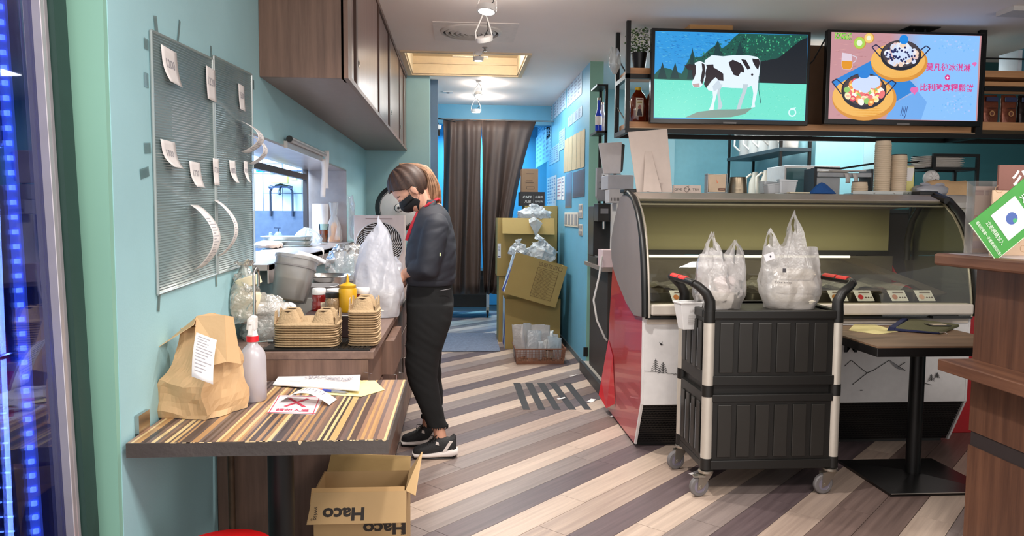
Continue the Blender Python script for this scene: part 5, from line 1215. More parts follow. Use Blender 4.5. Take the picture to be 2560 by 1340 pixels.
# ------------------------------------------------------------------ ice-cream display freezer
def freezer():
    X0,X1=1.03,2.95
    t=thing('display_freezer','curved-glass ice cream display freezer with red sides and white drawn front','freezer',((X0+X1)/2,4.5,0))
    fc=[(3.975,.791),(3.985,.9),(4.012,1.038),(4.04,1.14),(4.072,1.226),(4.115,1.30),(4.176,1.371),(4.288,1.451),(4.40,1.482),(4.498,1.49)]
    bc=[(4.62,1.46),(4.728,1.373),(4.80,1.295),(4.863,1.201),(4.868,1.13),(4.851,1.063),(4.78,.99),(4.643,.917),(4.411,.821),(4.2,.77)]
    whitep=mat('freezer_white',(228,224,222),.35); silver=mat('freezer_silver',(186,176,164),.38,metal=.5); olive=mat('olive_curtain_panel',(150,142,104),.6,var=.04,scale=3)
    greyp=mat('end_cap_grey',(126,116,114),.5,var=.06,scale=5)
    # body
    part('front_panel',whitep,t,lambda b:b.box((X0+.012,4.03,.285),(X1-.012,4.05,.775)),bevel=.003)
    part('top_strip',mat('strip_beige',(206,192,176),.4),t,lambda b:b.box((X0+.02,4.022,.745),(X1-.02,4.03,.775)),bevel=.002)
    for x in (X0,X1-.012): part('white_edge',whitep,t,lambda b:b.prism([(4.03,.79),(4.03,.29),(4.165,.02),(4.185,.02),(4.05,.30),(4.05,.79)],0,x,x+.012))
    gr=mat('grille_black',(40,38,38),.4,metal=.3)
    part('vent_grille',mat('grille_hole',(8,8,8),.8),t,lambda b:b.prism([(4.052,.285),(4.075,.285),(4.2,.035),(4.18,.035)],0,X0+.013,X1-.013))
    mb=MB(); 
    nrow,ncol=16,96
    dn=Vector((0,.128,-.25)).normalized(); up=Vector((0,.25,.128)).normalized() * -1
    for r in range(nrow+1):
        p=Vector((0,4.051,.283)) + dn * (.28*r/nrow); mb.hexa([(X0+.013,p.y,p.z),(X1-.013,p.y,p.z),(X1-.013,p.y-.006,p.z-.003),(X0+.013,p.y-.006,p.z-.003)],[(X0+.013,p.y+.0035,p.z-.0065),(X1-.013,p.y+.0035,p.z-.0065),(X1-.013,p.y-.0025,p.z-.0095),(X0+.013,p.y-.0025,p.z-.0095)])
    for c in range(ncol+1):
        x=X0 + .013 + (X1-X0-.034) * c / ncol
        for r in range(0,nrow):
            xo=x + (.01 if r%2 else 0); p=Vector((0,4.051,.283)) + dn * (.28*r/nrow); q=p + dn * (.28/nrow)
            mb.add([(xo,p.y-.005,p.z),(xo+.008,p.y-.005,p.z),(xo+.008,q.y-.005,q.z),(xo,q.y-.005,q.z)],[(0,1,2,3)])
    mb.build('perforated_sheet',gr,t,kind='stuff')
    part('plinth',black,t,lambda b:b.box((X0+.02,4.21,0),(X1-.02,4.95,.05)))
    part('body',mat('freezer_body',(60,58,56),.6),t,lambda b:b.box((X0+.014,4.21,.05),(X1-.014,4.96,.74)))
    def side(x0,x1): return lambda b: b.prism([(4.052,.79),(4.052,.30),(4.19,.02),(5.0,.02),(4.95,.62),(4.86,1.06),(4.78,.98),(4.64,.905),(4.41,.81),(4.2,.765)],0,x0,x1)
    part('side_panel',red,t,side(X0+.001,X0+.013)); part('side_panel',red,t,side(X1-.013,X1-.001))
    part('loose_wrap',mat('red_film',(206,26,40),.3,coat=.4),t,lambda b:b.add([(X0-.003,4.95,.5),(X0-.003,4.8,.42),(X0-.05,5.02,.10),(X0-.03,4.85,.05),(X0-.003,4.7,.12),(X0-.03,5.04,.2)],[(0,1,3,5),(1,4,3),(5,3,2)]))
    # end caps
    leaf=fc + bc
    part('end_cap',greyp,t,lambda b:b.prism(leaf,0,X0-.012,X0-.001),bevel=.002)
    part('cap_edge',black,t,lambda b:b.tube([(X0-.004,y,z) for y,z in fc],.019,8),smooth=60)
    part('cap_edge_inner',silver,t,lambda b:b.tube([(X0+.022,y+.008,z-.004) for y,z in fc],.008,6),smooth=60)
    part('cap_edge',black,t,lambda b:b.tube([(X1+.002,y,z) for y,z in fc+[(4.62,1.46)]],.026,8),smooth=60)
    part('cap_edge_inner',silver,t,lambda b:b.tube([(X1-.03,y+.01,z-.005) for y,z in fc],.007,6),smooth=60)
    part('rear_arch',black,t,lambda b:b.tube([(X1-.03,4.62,1.07),(X1-.03,4.62,1.2),(X1-.03,4.58,1.33),(X1-.03,4.5,1.42),(X1-.03,4.38,1.47),(X1-.03,4.25,1.45)],.02,8),smooth=60)
    part('hinge',black,t,lambda b:b.box((X0-.03,4.44,1.485),(X0+.05,4.54,1.51)).box((X1-.1,4.40,1.485),(X1+.02,4.54,1.512)),bevel=.006)
    part('side_glass',pane('side_glass',(226,230,220),.7,.05,.03),t,lambda b:b.prism([(y,z) for y,z in fc]+[(4.62,1.45),(4.7,1.1),(4.6,.8)],0,X1-.004,X1-.001))
    # lid rail and top
    part('lid_rail',mat('lid_taupe',(160,148,138),.42,metal=.2),t,lambda b:b.prism([(4.288,1.435),(4.285,1.452),(4.40,1.488),(4.62,1.492),(4.86,1.44),(4.86,1.40)],0,X0+.03,X1-.03))
    part('seal_strip',black,t,lambda b:b.box((X0+.03,4.276,1.424),(X1-.03,4.284,1.432))); part('seal_light',silver,t,lambda b:b.box((X0+.03,4.272,1.412),(X1-.03,4.28,1.420)))
    # front glass
    mb=MB(); pts=[Vector((0,y,z)) for y,z in fc[:8]]
    def gf(u,v):
        s_=v * (len(pts)-1); i=min(int(s_),len(pts)-2); q=pts[i].lerp(pts[i+1],s_-i); return (X0+.012+(X1-X0-.024)*u,q.y+.004,q.z)
    mb.sheet(gf,2,14); mb.build('front_glass',pane('freezer_glass',(226,228,214),.75,.03,.02,.2),t,smooth=80)
    part('bumper_rail',mat('bumper_cream',(206,196,184),.4,metal=.1),t,lambda b:b.box((X0+.03,3.965,.80),(X1-.03,4.03,.862)),bevel=.01)
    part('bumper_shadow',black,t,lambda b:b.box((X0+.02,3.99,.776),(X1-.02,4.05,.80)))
    part('rail_clip',black,t,lambda b:b.box((X1-.28,3.956,.782),(X1-.12,3.992,.796)))
    # inside
    part('rear_screen',olive,t,lambda b:b.box((X0+.03,4.80,1.125),(X1-.05,4.81,1.42)))
    part('rear_frame',black,t,lambda b:b.box((X0+.03,4.78,1.095),(X1-.05,4.82,1.125)))
    part('light_tube',emis('tube_glow',(250,244,230),.9),t,lambda b:b.tube([(X0+.05,4.74,1.085),(X1-.35,4.74,1.085)],.008,8))
    part('inner_back',mat('steel_dim',(108,100,88),.4,metal=.5),t,lambda b:b.box((X0+.03,4.76,.74),(X1-.04,4.77,1.09)).box((X0+.03,4.06,.742),(X1-.04,4.76,.76)))
    part('ledge',mat('steel_dim',(108,100,88),.4,metal=.5),t,lambda b:b.hexa([(X0+.03,4.05,.855),(X1-.04,4.05,.855),(X1-.04,4.14,.84),(X0+.03,4.14,.84)],[(X0+.03,4.05,.865),(X1-.04,4.05,.865),(X1-.04,4.14,.85),(X0+.03,4.14,.85)]))
    fl=[(196,170,130),(214,196,160),(150,96,60),(222,214,200),(120,130,90),(196,110,110),(90,60,44),(226,206,120),(180,170,160)]
    for r in range(2):
        for k in range(9):
            cx=X0 + .16 + k * .197; cy=4.30 + r * .27
            tb=part('ice_cream_tub',mat('tub_steel',(150,144,134),.3,metal=.7),t,lambda b:b.loft([ell(cx,cy,z,.088*s_,.125*s_,24,5) for z,s_ in ((.765,.9),(.90,1),(.905,1.04),(.905,.96),(.86,.94))],cap=False),smooth=40)
            part('ice_cream',mat('ice_cream_%d'%((k*2+r)%9),fl[(k*2+r)%9],.5,bump=.3,bscale=30),tb,lambda b:b.loft([ell(cx,cy,.80+z,.083*s_,.118*s_,20,4) for z,s_ in ((0,1),(.05-(k%3)*.012,.95),(.065,.6),(.07,.2))]),smooth=50)
    part('film_cover',film('clingfilm',(214,212,200),.6,.08,.5,.4,10),t,lambda b:warp(b.sheet(lambda u,v:(X0+.08+(X1-X0-.3)*u,4.2+.5*v,.93+.02*math.sin(u*40)),40,8),.02,14,4),smooth=80)
    part('glass_brace',mat('brace_dark',(66,58,48),.4),t,lambda b:b.hexa([(2.48,4.66,1.07),(2.62,4.68,1.07),(2.86,4.12,.9),(2.78,4.1,.89)],[(2.48,4.66,1.08),(2.62,4.68,1.08),(2.86,4.12,.91),(2.78,4.1,.90)]))
    for px,col in ((1700,(200,120,60)),(1930,(200,120,60)),(2095,(180,120,60)),(2160,(200,40,50)),(2245,(190,130,110)),(2312,(220,170,150))):
        q=P(px,752,Y=4.10); cd=part('flavour_card',whitep,t,lambda b:b.hexa([(q.x-.05,4.075,.867),(q.x+.05,4.075,.867),(q.x+.05,4.077,.867),(q.x-.05,4.077,.867)],[(q.x-.06,4.12,.925),(q.x+.045,4.12,.925),(q.x+.045,4.122,.925),(q.x-.06,4.122,.925)]))
        p=Pic((q.x-.052,4.0755,.868),(1,0,0),(0,.043,.058),(0,-.8,.6),base=.001)
        p.rect(.02,.052,.085,.06,(110,90,80)); p.disc(.026,.026,.016,col)
        for j in range(3): p.disc(.056+.015*j,.022,.005,(90,70,60),n=8)
        p.build('printed_card',cd)
    l=bpy.data.lights.new('freezer_tube','AREA'); l.energy=4; l.color=(1,.93,.78); l.shape='RECTANGLE'; l.size=1.7; l.size_y=.03
    o=bpy.data.objects.new('freezer_tube',l); COL.objects.link(o); o.location=(1.98,4.35,1.41)
    # drawings on the front
    p=Pic((X0+.012,4.03,.285),(1,0,0),(0,0,1),(0,-1,0),base=.001); ik=(30,28,30)
    def g(px,py): q=P(px,py,Y=4.03); return (q.x-X0-.012,q.z-.285)
    def tree(px,py0,py1,w=13):
        a,b_=g(px,py0),g(px,py1); p.line([a,b_],.0035,ik)
        for k in range(5):
            y=a[1] + (b_[1]-a[1]) * (.12+k*.15); s_=(.35+.16*k) * w / 455; p.line([(a[0]-s_,y-s_*.6),(a[0],y),(a[0]+s_,y-s_*.6)],.0028,ik)
    tree(1639,897,930); tree(1657,905,933,14)
    p.line([g(1610,927),g(1640,929),g(1680,934),g(1700,937)],.002,ik); p.line([g(1683,936),g(1700,929)],.002,ik)
    b0=g(1652,858); p.poly([(b0[0]-.012,b0[1]+.008),(b0[0],b0[1]-.002),(b0[0]+.01,b0[1]+.012),(b0[0]+.004,b0[1]-.004),(b0[0]+.014,b0[1]-.006),(b0[0]-.002,b0[1]-.01)],ik)
    p.line([g(2110,915),g(2127,900),g(2155,923),g(2168,933)],.0035,ik); p.line([g(2130,961),g(2168,931),g(2182,926),g(2222,900),g(2245,915),g(2262,926)],.0035,ik)
    p.poly([g(2222,900),g(2245,915),g(2258,926),g(2240,920),g(2228,908)],(150,148,150)); p.line([g(2243,917),g(2262,905)],.0035,ik)
    p.line([g(2300,955),g(2328,962)],.003,ik); tree(2327,935,952,10); tree(2341,930,944,9)
    cc=g(2151,976); p.rect(cc[0]-.008,cc[1],cc[0]+.008,cc[1]+.005,ik)
    c=g(2145,862); p.text('MÖ',c[0],c[1],h=.085,w=.17,col=ik,bold=.03)
    p.build('front_drawing',t)
    # red extension beyond the right end
    tag(MB().box((X1+.03,4.35,.0),(X1+.56,4.97,.795)).build('red_cabinet',mat('deep_red',(170,16,26),.4),bevel=.004),'plain red cabinet side beyond the white freezer front by the wooden stand','cabinet')
freezer()

# ------------------------------------------------------------------ black utility cart
def cart():
    X0,X1,Y0,Y1,zb,zt=1.165,1.845,3.385,3.83,.135,.895
    t=thing('utility_cart','black plastic utility cart with silver corner posts, red grips and grey casters','cart',((X0+X1)/2,(Y0+Y1)/2,0))
    bp=mat('cart_black',(26,25,23),.42); bl=mat('cart_black_rib',(40,38,35),.38)
    for k,(a,b_) in enumerate(((zb,.50),(.545,zt))):
        pn=part('side_panel',bp,t,lambda b:b.box((X0+.05,Y0+.012,a),(X1-.04,Y0+.03,b_)).box((X0+.05,Y1-.03,a),(X1-.04,Y1-.012,b_)).box((X0+.012,Y0+.05,a),(X0+.03,Y1-.05,b_)).box((X1-.03,Y0+.05,a),(X1-.012,Y1-.05,b_)))
        w=(X1-X0-.10) / 6.3
        for j in range(6):
            x=X0 + .075 + j * w; part('raised_slat',bl,pn,lambda b:b.box((x,Y0+.004,a+.06),(x+w*.72,Y0+.012,b_-.05)),bevel=.003)
        w=(Y1-Y0-.12) / 4
        for j in range(4):
            y=Y0 + .07 + j * w; part('raised_slat',bl,pn,lambda b:b.box((X0+.004,y,a+.06),(X0+.012,y+w*.6,b_-.05)),bevel=.003)
            part('slot_edge',mat('slot_grey',(120,120,122),.4),pn,lambda b:b.box((X0+.003,y+w*.64,a+.07),(X0+.0055,y+w*.70,b_-.09)))
        part('band',bp,pn,lambda b:b.box((X0+.045,Y0+.002,a),(X1-.04,Y0+.012,a+.045)),bevel=.003)
        part('band',bp,pn,lambda b:b.box((X0+.045,Y0+.002,b_-.035),(X1-.04,Y0+.012,b_)),bevel=.003)
    part('deck',bp,t,lambda b:b.box((X0+.01,Y0+.01,zb),(X1-.01,Y1-.01,zb+.03))); part('deck',bp,t,lambda b:b.box((X0+.03,Y0+.03,.50),(X1-.03,Y1-.03,.545)))
    part('top_tray',bp,t,lambda b:b.box((X0+.03,Y0+.03,zt-.02),(X1-.03,Y1-.03,zt-.005)).box((X0+.045,Y0+.0,zt-.03),(X1-.04,Y0+.03,zt+.008)).box((X0+.0,Y0+.05,zt-.03),(X0+.03,Y1-.05,zt+.008)).box((X1-.03,Y0+.05,zt-.03),(X1,Y1-.05,zt+.008)).box((X0+.045,Y1-.03,zt-.03),(X1-.04,Y1,zt+.008)),bevel=.004)
    sp=mat('post_silver',(206,198,186),.35,metal=.35)
    for (x,y) in ((X0+.027,Y0+.025),(X1-.024,Y0+.025),(X0+.027,Y1-.025),(X1-.024,Y1-.025)):
        po=part('corner_post',sp,t,lambda b:b.lathe([(.0265,.19),(.0265,.49)],(x,y,0),20).lathe([(.0265,.545),(.0265,.845)],(x,y,0),20),smooth=40)
        for z0,z1 in ((zb,.19),(.49,.545),(.845,zt+.005)): part('collar',bp,po,lambda b:b.lathe([(.028,z0),(.028,z1)],(x,y,0),20),smooth=40)
    # handles at both ends: two uprights rising outward to a cross grip
    for x,sgn in ((X0+.027,-1),(X1-.024,1)):
        for y in (Y0+.025,Y1-.025):
            hh=.13 
            part('handle_arm',bp,t,lambda b:b.tube([(x,y,zt),(x,y,zt+.05),(x+sgn*.02,y+(.0),zt+.09),(x+sgn*.06,y,zt+.125),(x+sgn*.085,y+(.03 if y<3.6 else-.03),zt+.14)],[.028,.026,.023,.02,.018],10),smooth=50)
        part('handle_bar',bp,t,lambda b:b.tube([(x+sgn*.075,Y0+.03,zt+.135),(x+sgn*.09,Y0+.08,zt+.142),(x+sgn*.09,Y1-.08,zt+.142),(x+sgn*.075,Y1-.03,zt+.135)],.017,10),smooth=50)
        for a,b_ in ((Y0+.10,Y0+.20),(Y0+.22,Y1-.11)): part('red_grip',mat('grip_red',(222,44,40),.5),t,lambda b:b.loft([[(x+sgn*.09+.016*math.cos(q),yy,zt+.147+.016*math.sin(q)) for q in [PI*j/6 for j in range(7)]] for yy in (a,b_)]),smooth=40)
    def caster(x,y,rz):
        M_=T((x,y,0),rz); c=part('caster',zinc,t,lambda b:b.lathe([(.03,.112),(.036,.118),(.036,.128),(.02,.134)],n=20).hexa([(-.05,-.017,.035),(-.02,-.017,.045),(-.02,-.013,.045),(-.05,-.013,.035)],[(-.045,-.017,.11),(.03,-.017,.112),(.03,-.013,.112),(-.045,-.013,.11)]).hexa([(-.05,.013,.035),(-.02,.013,.045),(-.02,.017,.045),(-.05,.017,.035)],[(-.045,.013,.11),(.03,.013,.112),(.03,.017,.112),(-.045,.017,.11)]),M_,smooth=30)
        part('wheel',rubber,c,lambda b:b.lathe([(.03,-.0125),(.044,-.012),(.0495,-.007),(.0495,.007),(.044,.012),(.03,.0125)],(-.035,0,.0505),28,1,False),M_,smooth=40)
        part('wheel_hub',mat('hub_lilac',(128,122,136),.4),c,lambda b:b.lathe([(0,-.0115),(.03,-.010),(.032,-.012),(.032,.012),(0,.0115)],(-.035,0,.0505),24,1),M_,smooth=30)
        part('axle_bolt',zinc,c,lambda b:b.lathe([(0,-.02),(.007,-.019),(.007,.019),(0,.02)],(-.035,0,.0505),10,1),M_)
    caster(X0+.03,Y0+.03,R(12)); caster(X1-.03,Y0+.03,R(8)); caster(X0+.03,Y1-.03,R(15)); caster(X1-.03,Y1-.03,R(-10))
    part('brake_lever',zinc,t,lambda b:b.box((X0-.035,Y0+.0,.1),(X0+.02,Y0+.03,.107)))
    # small white box hung on the left
    c=P(1700,790,Y=3.62); M_=T((c.x+.03,c.y-.03,c.z-.06),R(10))
    t2=thing('hanging_cup','white tapered plastic box with printed text hung on the cart handle','box',M_.translation,M=M_)
    def sq(w,d,z): return [(-w,-d,z),(w,-d,z),(w,d,z),(-w,d,z)]
    part('shell',white,t2,lambda b:b.loft([sq(.036,.028,0),sq(.058,.042,.128),sq(.062,.046,.13),sq(.062,.046,.138),sq(.054,.038,.138),sq(.034,.026,.006)]),M_,bevel=.003)
    p=Pic(M_@Vector((-.03,-.034,.01)),M_.to_3x3()@Vector((1,0,0)),M_.to_3x3()@Vector((0,-.11,1)),M_.to_3x3()@Vector((0,-1,-.1)),base=.002); gk=(170,164,160)
    for k in range(6): p.line([(.012,.02+k*.009),(.048,.02+k*.009)],.003,gk)
    p.text('日期',.03,.085,h=.012,col=gk); p.build('printed_text',t2)
    zt2=zt - .004
    carrier_bag('carrier_bag','smaller translucent carrier bag with round bowl on the left of the cart',(1.305,3.60,zt2),R(8),.255,.19,.27,.37,cloud,31,((-.45,1.05),(.75,.92)),bag1,saddle=.82)
    carrier_bag('carrier_bag','larger translucent carrier bag with stacked foam boxes on the right of the cart',(1.665,3.60,zt2),R(-6),.30,.21,.31,.49,cloud,47,((-.85,.82),(.12,1.0)),bag2,saddle=.75)
def bag1(t,M_):
    part('food_box',fb,t,lambda b:b.loft([ell(.0,0,zz*.075,.09*s_,.065*s_,24,6) for zz,s_ in ((0,.86),(.5,1),(.54,1.03),(.6,1),(1,.88))]),M_@T((.0,0,.003)),smooth=40)
    part('round_bowl',mat('pinkish_bowl',(232,214,208),.5),t,lambda b:b.lathe([(0,0),(.035,.0),(.052,.05),(.054,.055),(.048,.062),(.03,.07),(0,.072)],n=28),M_@T((.03,0,.085),0,R(14),R(-10)),smooth=50)
def bag2(t,M_):
    box_fill([(.01,0,.003,.21,.15,.07),(.02,0,.077,.20,.14,.065),(.02,0,.146,.19,.13,.05)])(t,M_)
    p=Pic(M_@Vector((-.115,-.09,.115)),M_.to_3x3()@Vector((1,.0,0)),M_.to_3x3()@Vector((0,0.02,1)),M_.to_3x3()@Vector((0,-1,0)),base=.014)
    p.text('Take away',.05,.02,h=.014,w=.085,col=(60,56,60)); p.rect(.045,.07,.062,.09,(70,66,70)); p.build('printed_mark',t)
    p=Pic(M_@Vector((-.145,-.06,.235)),M_.to_3x3()@Vector((.9,0,.35)),M_.to_3x3()@Vector((-.35,0,.9)),M_.to_3x3()@Vector((0,-1,0)),base=.02)
    p.rect(0,0,.05,.035,(232,228,232)); p.rect(.026,.012,.034,.022,(60,56,64)); p.build('taped_label',t)
cart()

# ------------------------------------------------------------------ hanging rack with screens
def rack():
    X0,X1,X2,Yf,Yr,z0,z1=1.125,3.61,4.55,5.0,5.33,1.925,HC
    t=thing('hanging_rack','long black metal rack with wooden shelves hung from the ceiling over the bar','rack',(2.4,5.17,z0))
    for x,w in ((X0,.028),(X1,.05),(X2-.03,.03)):
        for y in (Yf,Yr): part('upright',blackm,t,lambda b:b.box((x,y-.015,z0),(x+w,y+.015,z1-.001)))
    part('lower_rail',blackm,t,lambda b:b.box((X0,Yf-.016,z0-.02),(X2,Yf+.014,z0+.012)).box((X0,Yr-.015,z0-.02),(X2,Yr+.015,z0+.012)).box((X0,Yf+.014,z0-.02),(X0+.028,Yr-.015,z0+.012)).box((X1,Yf+.014,z0-.02),(X1+.05,Yr-.015,z0+.012)))
    part('side_rail',blackm,t,lambda b:b.box((X0,Yf+.015,2.27),(X0+.028,Yr-.015,2.30)).box((X0,Yf-.015,2.27),(1.32,Yf+.012,2.30))); part('side_rail',blackm,t,lambda b:b.box((X1,Yf+.015,2.27),(X1+.05,Yr-.015,2.3)))
    part('rail_lip',mat('raw_ply',(206,170,136),.6),t,lambda b:b.box((X0+.03,Yf-.012,z0+.013),(X1,Yf+.012,z0+.018)))
    sh=wood('shelf_oak',(176,122,78),(214,160,112),0,18)
    part('shelf',sh,t,lambda b:b.box((X0+.03,Yf+.015,2.302),(1.9,Yr-.02,2.345)))
    part('shelf',sh,t,lambda b:b.box((X0+.03,Yf+.015,z0+.018),(X1-.01,Yr-.02,z0+.06)))
    part('shelf',sh,t,lambda b:b.box((X1+.05,Yf-.01,2.33),(X2,Yr-.02,2.375))); part('shelf',sh,t,lambda b:b.box((X1+.05,Yf-.01,2.27),(X2,Yr-.02,2.30)))
    part('shelf',sh,t,lambda b:b.box((X1+.05,Yf-.01,1.965),(X2,Yr-.02,2.02)))
    part('shelf_rail',blackm,t,lambda b:b.box((X1+.05,Yf-.02,2.235),(X2,Yf-.0,2.262)).tube([(X1+.05,Yf,2.46),(X2,Yf,2.46)],.006,6))
    part('back_board',mat('tan_board',(150,116,90),.7,var=.04),t,lambda b:b.box((1.92,Yr+.016,z0+.02),(X1,Yr+.03,2.6)))
    part('cross_brace',blackm,t,lambda b:b.tube([(X0+.014,Yf+.02,2.3),(X0+.014,Yr-.02,2.46)],.005,6).tube([(X0+.014,Yf+.02,1.98),(X0+.014,Yr-.02,2.12)],.005,6))
    def tv(x0,x1,zb,zt,lab):
        tt=thing('wall_screen',lab,'screen',((x0+x1)/2,4.93,zb)); y=4.905
        part('bezel',mat('tv_black',(14,13,14),.25),tt,lambda b:b.box((x0,y,zb),(x1,y+.045,zt)),bevel=.004)
        part('brand_plate',mat('plate_grey',(120,116,114),.4),tt,lambda b:b.box(((x0+x1)/2-.045,y-.002,zb+.004),((x0+x1)/2+.045,y+.001,zb+.016)))
        part('mount',blackm,tt,lambda b:b.box(((x0+x1)/2-.1,y+.045,zb+.1),((x0+x1)/2+.1,4.98,zt-.1)))
        return tt,y
    tt,y=tv(1.275,2.36,1.963,2.585,'left wall screen showing a black and white cow on a meadow')
    x0,x1,zb,zt=1.297,2.338,1.995,2.565; W_,H_=x1 - x0,zt - zb
    p=Pic((x0,y-.0002,zb),(1,0,0),(0,0,1),(0,-1,0),step=.00006)
    g=lambda x,yy: ((x-445)/1095*W_,(765-yy)/643*H_)
    G=lambda L: [g(*q) for q in L]
    p.rect(0,0,W_,H_,(40,150,220))
    random.seed(4)
    for k in range(420):
        x,yy=random.uniform(450,1000),random.uniform(125,400); s_=random.uniform(5,16); c_=random.choice([(60,160,225),(20,120,200),(80,175,220),(30,130,190)])
        p.poly(G([(x,yy),(min(1535,x+s_*2),yy+3),(x+s_,yy+s_*.6)]),c_,up=(k%60==0))
    p.poly(G([(445,480),(445,440),(480,400),(520,390),(560,400),(600,420),(640,430),(660,380),(690,320),(712,250),(730,310),(780,300),(830,250),(870,220),(890,180),(920,240),(960,210),(1000,160),(1040,125),(1538,125),(1540,490)]),(16,84,74))
    for k in range(900):
        x,yy=random.uniform(700,1530),random.uniform(128,480)
        if yy < 480 - (x-445) * .62 and x < 1040: continue
        s_=random.uniform(4,14); bright=yy < 260 and x > 1080; c_=random.choice([(30,150,110),(90,200,140),(20,110,90)] if bright else ([(10,50,50),(26,100,84),(8,30,40),(40,130,100)] if x<1300 else [(8,26,34),(12,60,56),(20,80,70)]))
        if x + s_ > 1538: continue
        p.poly(G([(x,yy),(x+s_,yy+2),(x+s_*.4,yy+s_*1.2)]),c_,up=(k%90==0))
    p.poly(G([(1200,485),(1200,330),(1330,300),(1480,170),(1538,140),(1538,490)]),(8,22,34,255)[:3]); 
    for x in (710,890,1050,500,590): p.poly(G([(x-34,470 if x<800 else 300),(x,235 if x==710 else (180 if x>800 else 350)),(x+34,470 if x<800 else 300)]),(8,56,60))
    p.poly(G([(445,475),(900,485),(1540,490),(1537,764),(435+12,758)]),(112,226,204))
    for k in range(500):
        x,yy=random.uniform(450,1525),random.uniform(492,755); s_=random.uniform(4,14)
        p.poly(G([(x,yy),(min(1535,x+s_),yy+1),(min(1535,x+s_*.6),yy+4)]),random.choice([(140,240,222),(90,210,180),(110,225,190),(160,240,214)]),up=(k%60==0))
    p.poly(G([(670,755),(760,712),(900,692),(1040,688),(1150,678),(1100,722),(1000,747),(800,757)]),(126,150,140))
    wt=(226,240,255)
    p.poly(G([(800,330),(850,290),(930,297),(1010,286),(1110,285),(1175,295),(1198,320),(1197,400),(1190,470),(1182,560),(1165,570),(1140,510),(1100,530),(1000,530),(930,525),(880,560),(830,550),(800,490),(795,420)]),wt)
    for leg in ([(1140,480),(1190,480),(1183,560),(1168,640),(1172,668),(1143,674),(1150,640),(1156,570)],[(1078,500),(1118,500),(1102,560),(1080,630),(1066,684),(1036,690),(1055,620),(1076,560)],[(885,510),(932,505),(912,560),(924,625),(936,662),(925,688),(900,692),(906,640),(896,580)],[(858,530),(905,520),(888,600),(876,650),(872,694),(838,700),(856,650),(866,600)]): p.poly(G(leg),(190,206,214) if leg[0][0] in (1078,885) else wt)
    dk=(34,24,34)
    for pt in ([(800,392),(860,378),(900,400),(935,425),(938,478),(905,476),(880,452),(850,482),(815,535),(798,505),(810,450)],[(970,342),(1000,320),(1060,345),(1082,380),(1086,415),(1062,408),(1045,442),(1010,432),(985,382)],[(1060,314),(1095,320),(1130,380),(1110,393),(1080,350)],[(1140,308),(1190,312),(1197,340),(1185,392),(1165,370),(1145,332)]): p.poly(G(pt),dk)
    p.disc(*g(1143,427),.008,dk,n=12)
    p.poly(G([(655,372),(690,358),(732,370),(725,402),(680,402)]),dk); p.poly(G([(810,362),(862,358),(866,390),(822,400)]),dk)
    p.poly(G([(728,350),(765,335),(802,350),(812,392),(802,452),(788,512),(766,532),(725,530),(710,502),(720,470),(735,430)]),wt)
    p.poly(G([(778,350),(798,358),(806,400),(800,450),(786,508),(772,482),(784,400)]),dk); p.poly(G([(716,358),(736,368),(738,430),(722,476),(712,430)]),dk)
    p.poly(G([(715,505),(765,500),(768,528),(728,530)]),(190,160,160)); p.line(G([(1192,440),(1194,540),(1212,640)]),.004,(40,70,80))
    p.poly(G([(860,520),(900,470),(930,520),(870,560)]),(200,214,226))
    p.disc(*g(1443,705),.028,(214,244,250),n=28); p.disc(*g(1443,705),.019,(112,226,204),n=28); p.poly(G([(1425,690),(1430,672),(1470,664),(1460,682)]),(214,244,250))
    p.build('cow_picture',tt,screen_m)
    tt,y=tv(2.475,3.585,1.975,2.605,'right wall screen showing two dessert pans with pink lettering')
    x0,x1,zb,zt=2.50,3.56,2.012,2.588; W_,H_=x1 - x0,zt - zb
    p=Pic((x0,y-.0002,zb),(1,0,0),(0,0,1),(0,-1,0),step=.00006)
    g=lambda x,yy: ((x-180-(775-yy)*.02)/1100*W_,(775-yy)/635*H_); G=lambda L: [g(*q) for q in L]
    p.rect(0,0,W_,H_,(198,146,152))
    for k in range(160):
        x,yy=random.uniform(200,620),random.uniform(150,760); p.poly(G([(x,yy),(x+random.uniform(20,60),yy-4),(x+30,yy+2)]),random.choice([(214,160,160),(180,126,130),(206,150,150)]),up=(k%40==0))
    # smooth fade towards the pale blue right half
    n=26
    for k in range(n):
        f=k / (n-1); xx=620 + 240 * f; c0,c1=(198,146,152),(138,192,250); p.poly(G([(xx,142),(1278,142),(1268,772),(xx-60+30*f,772)]),tuple(c0[i]+(c1[i]-c0[i])*f for i in range(3)))
    p.poly(G([(200,500),(480,345),(640,400),(760,470),(830,540),(640,660),(500,772),(440,772)]),(44,132,214))
    p.poly(G([(640,660),(830,560),(900,640),(860,772),(600,772)]),(112,170,236))
    for k in range(90): x,yy=random.uniform(212,330),random.uniform(145,190-0); p.poly(G([(x,yy),(x+10,yy-4),(x+6,yy+8)]),random.choice([(110,200,60),(60,160,40),(160,224,90)]),up=(k%30==0))
    gr_=lambda r: r / 1100 * W_
    for (cx,cy,rx,ry,bx,by,brx,bry) in ((700,290,150,105,690,350,208,135),(435,560,165,125,440,620,235,155)):
        p.disc(*g(bx,by),gr_(brx),(214,146,60),gr_(bry),40); p.disc(*g(bx-10,by-12),gr_(brx*.95),(240,184,96),gr_(bry*.9),40)
        for k in range(12): yy=by - bry * .4 + k * bry * .11; p.poly(G([(bx-brx*.5,yy),(bx+brx*.6,yy-5),(bx+brx*.4,yy+3)]),(226,160,70),up=False)
        for s_ in (-1,1): p.line(G([(cx+s_*rx*.75,cy-ry*.1),(cx+s_*rx*1.22,cy-ry*.62),(cx+s_*rx*1.42,cy-ry*.45),(cx+s_*rx*1.0,cy+ry*.25)]),.008,(40,46,80))
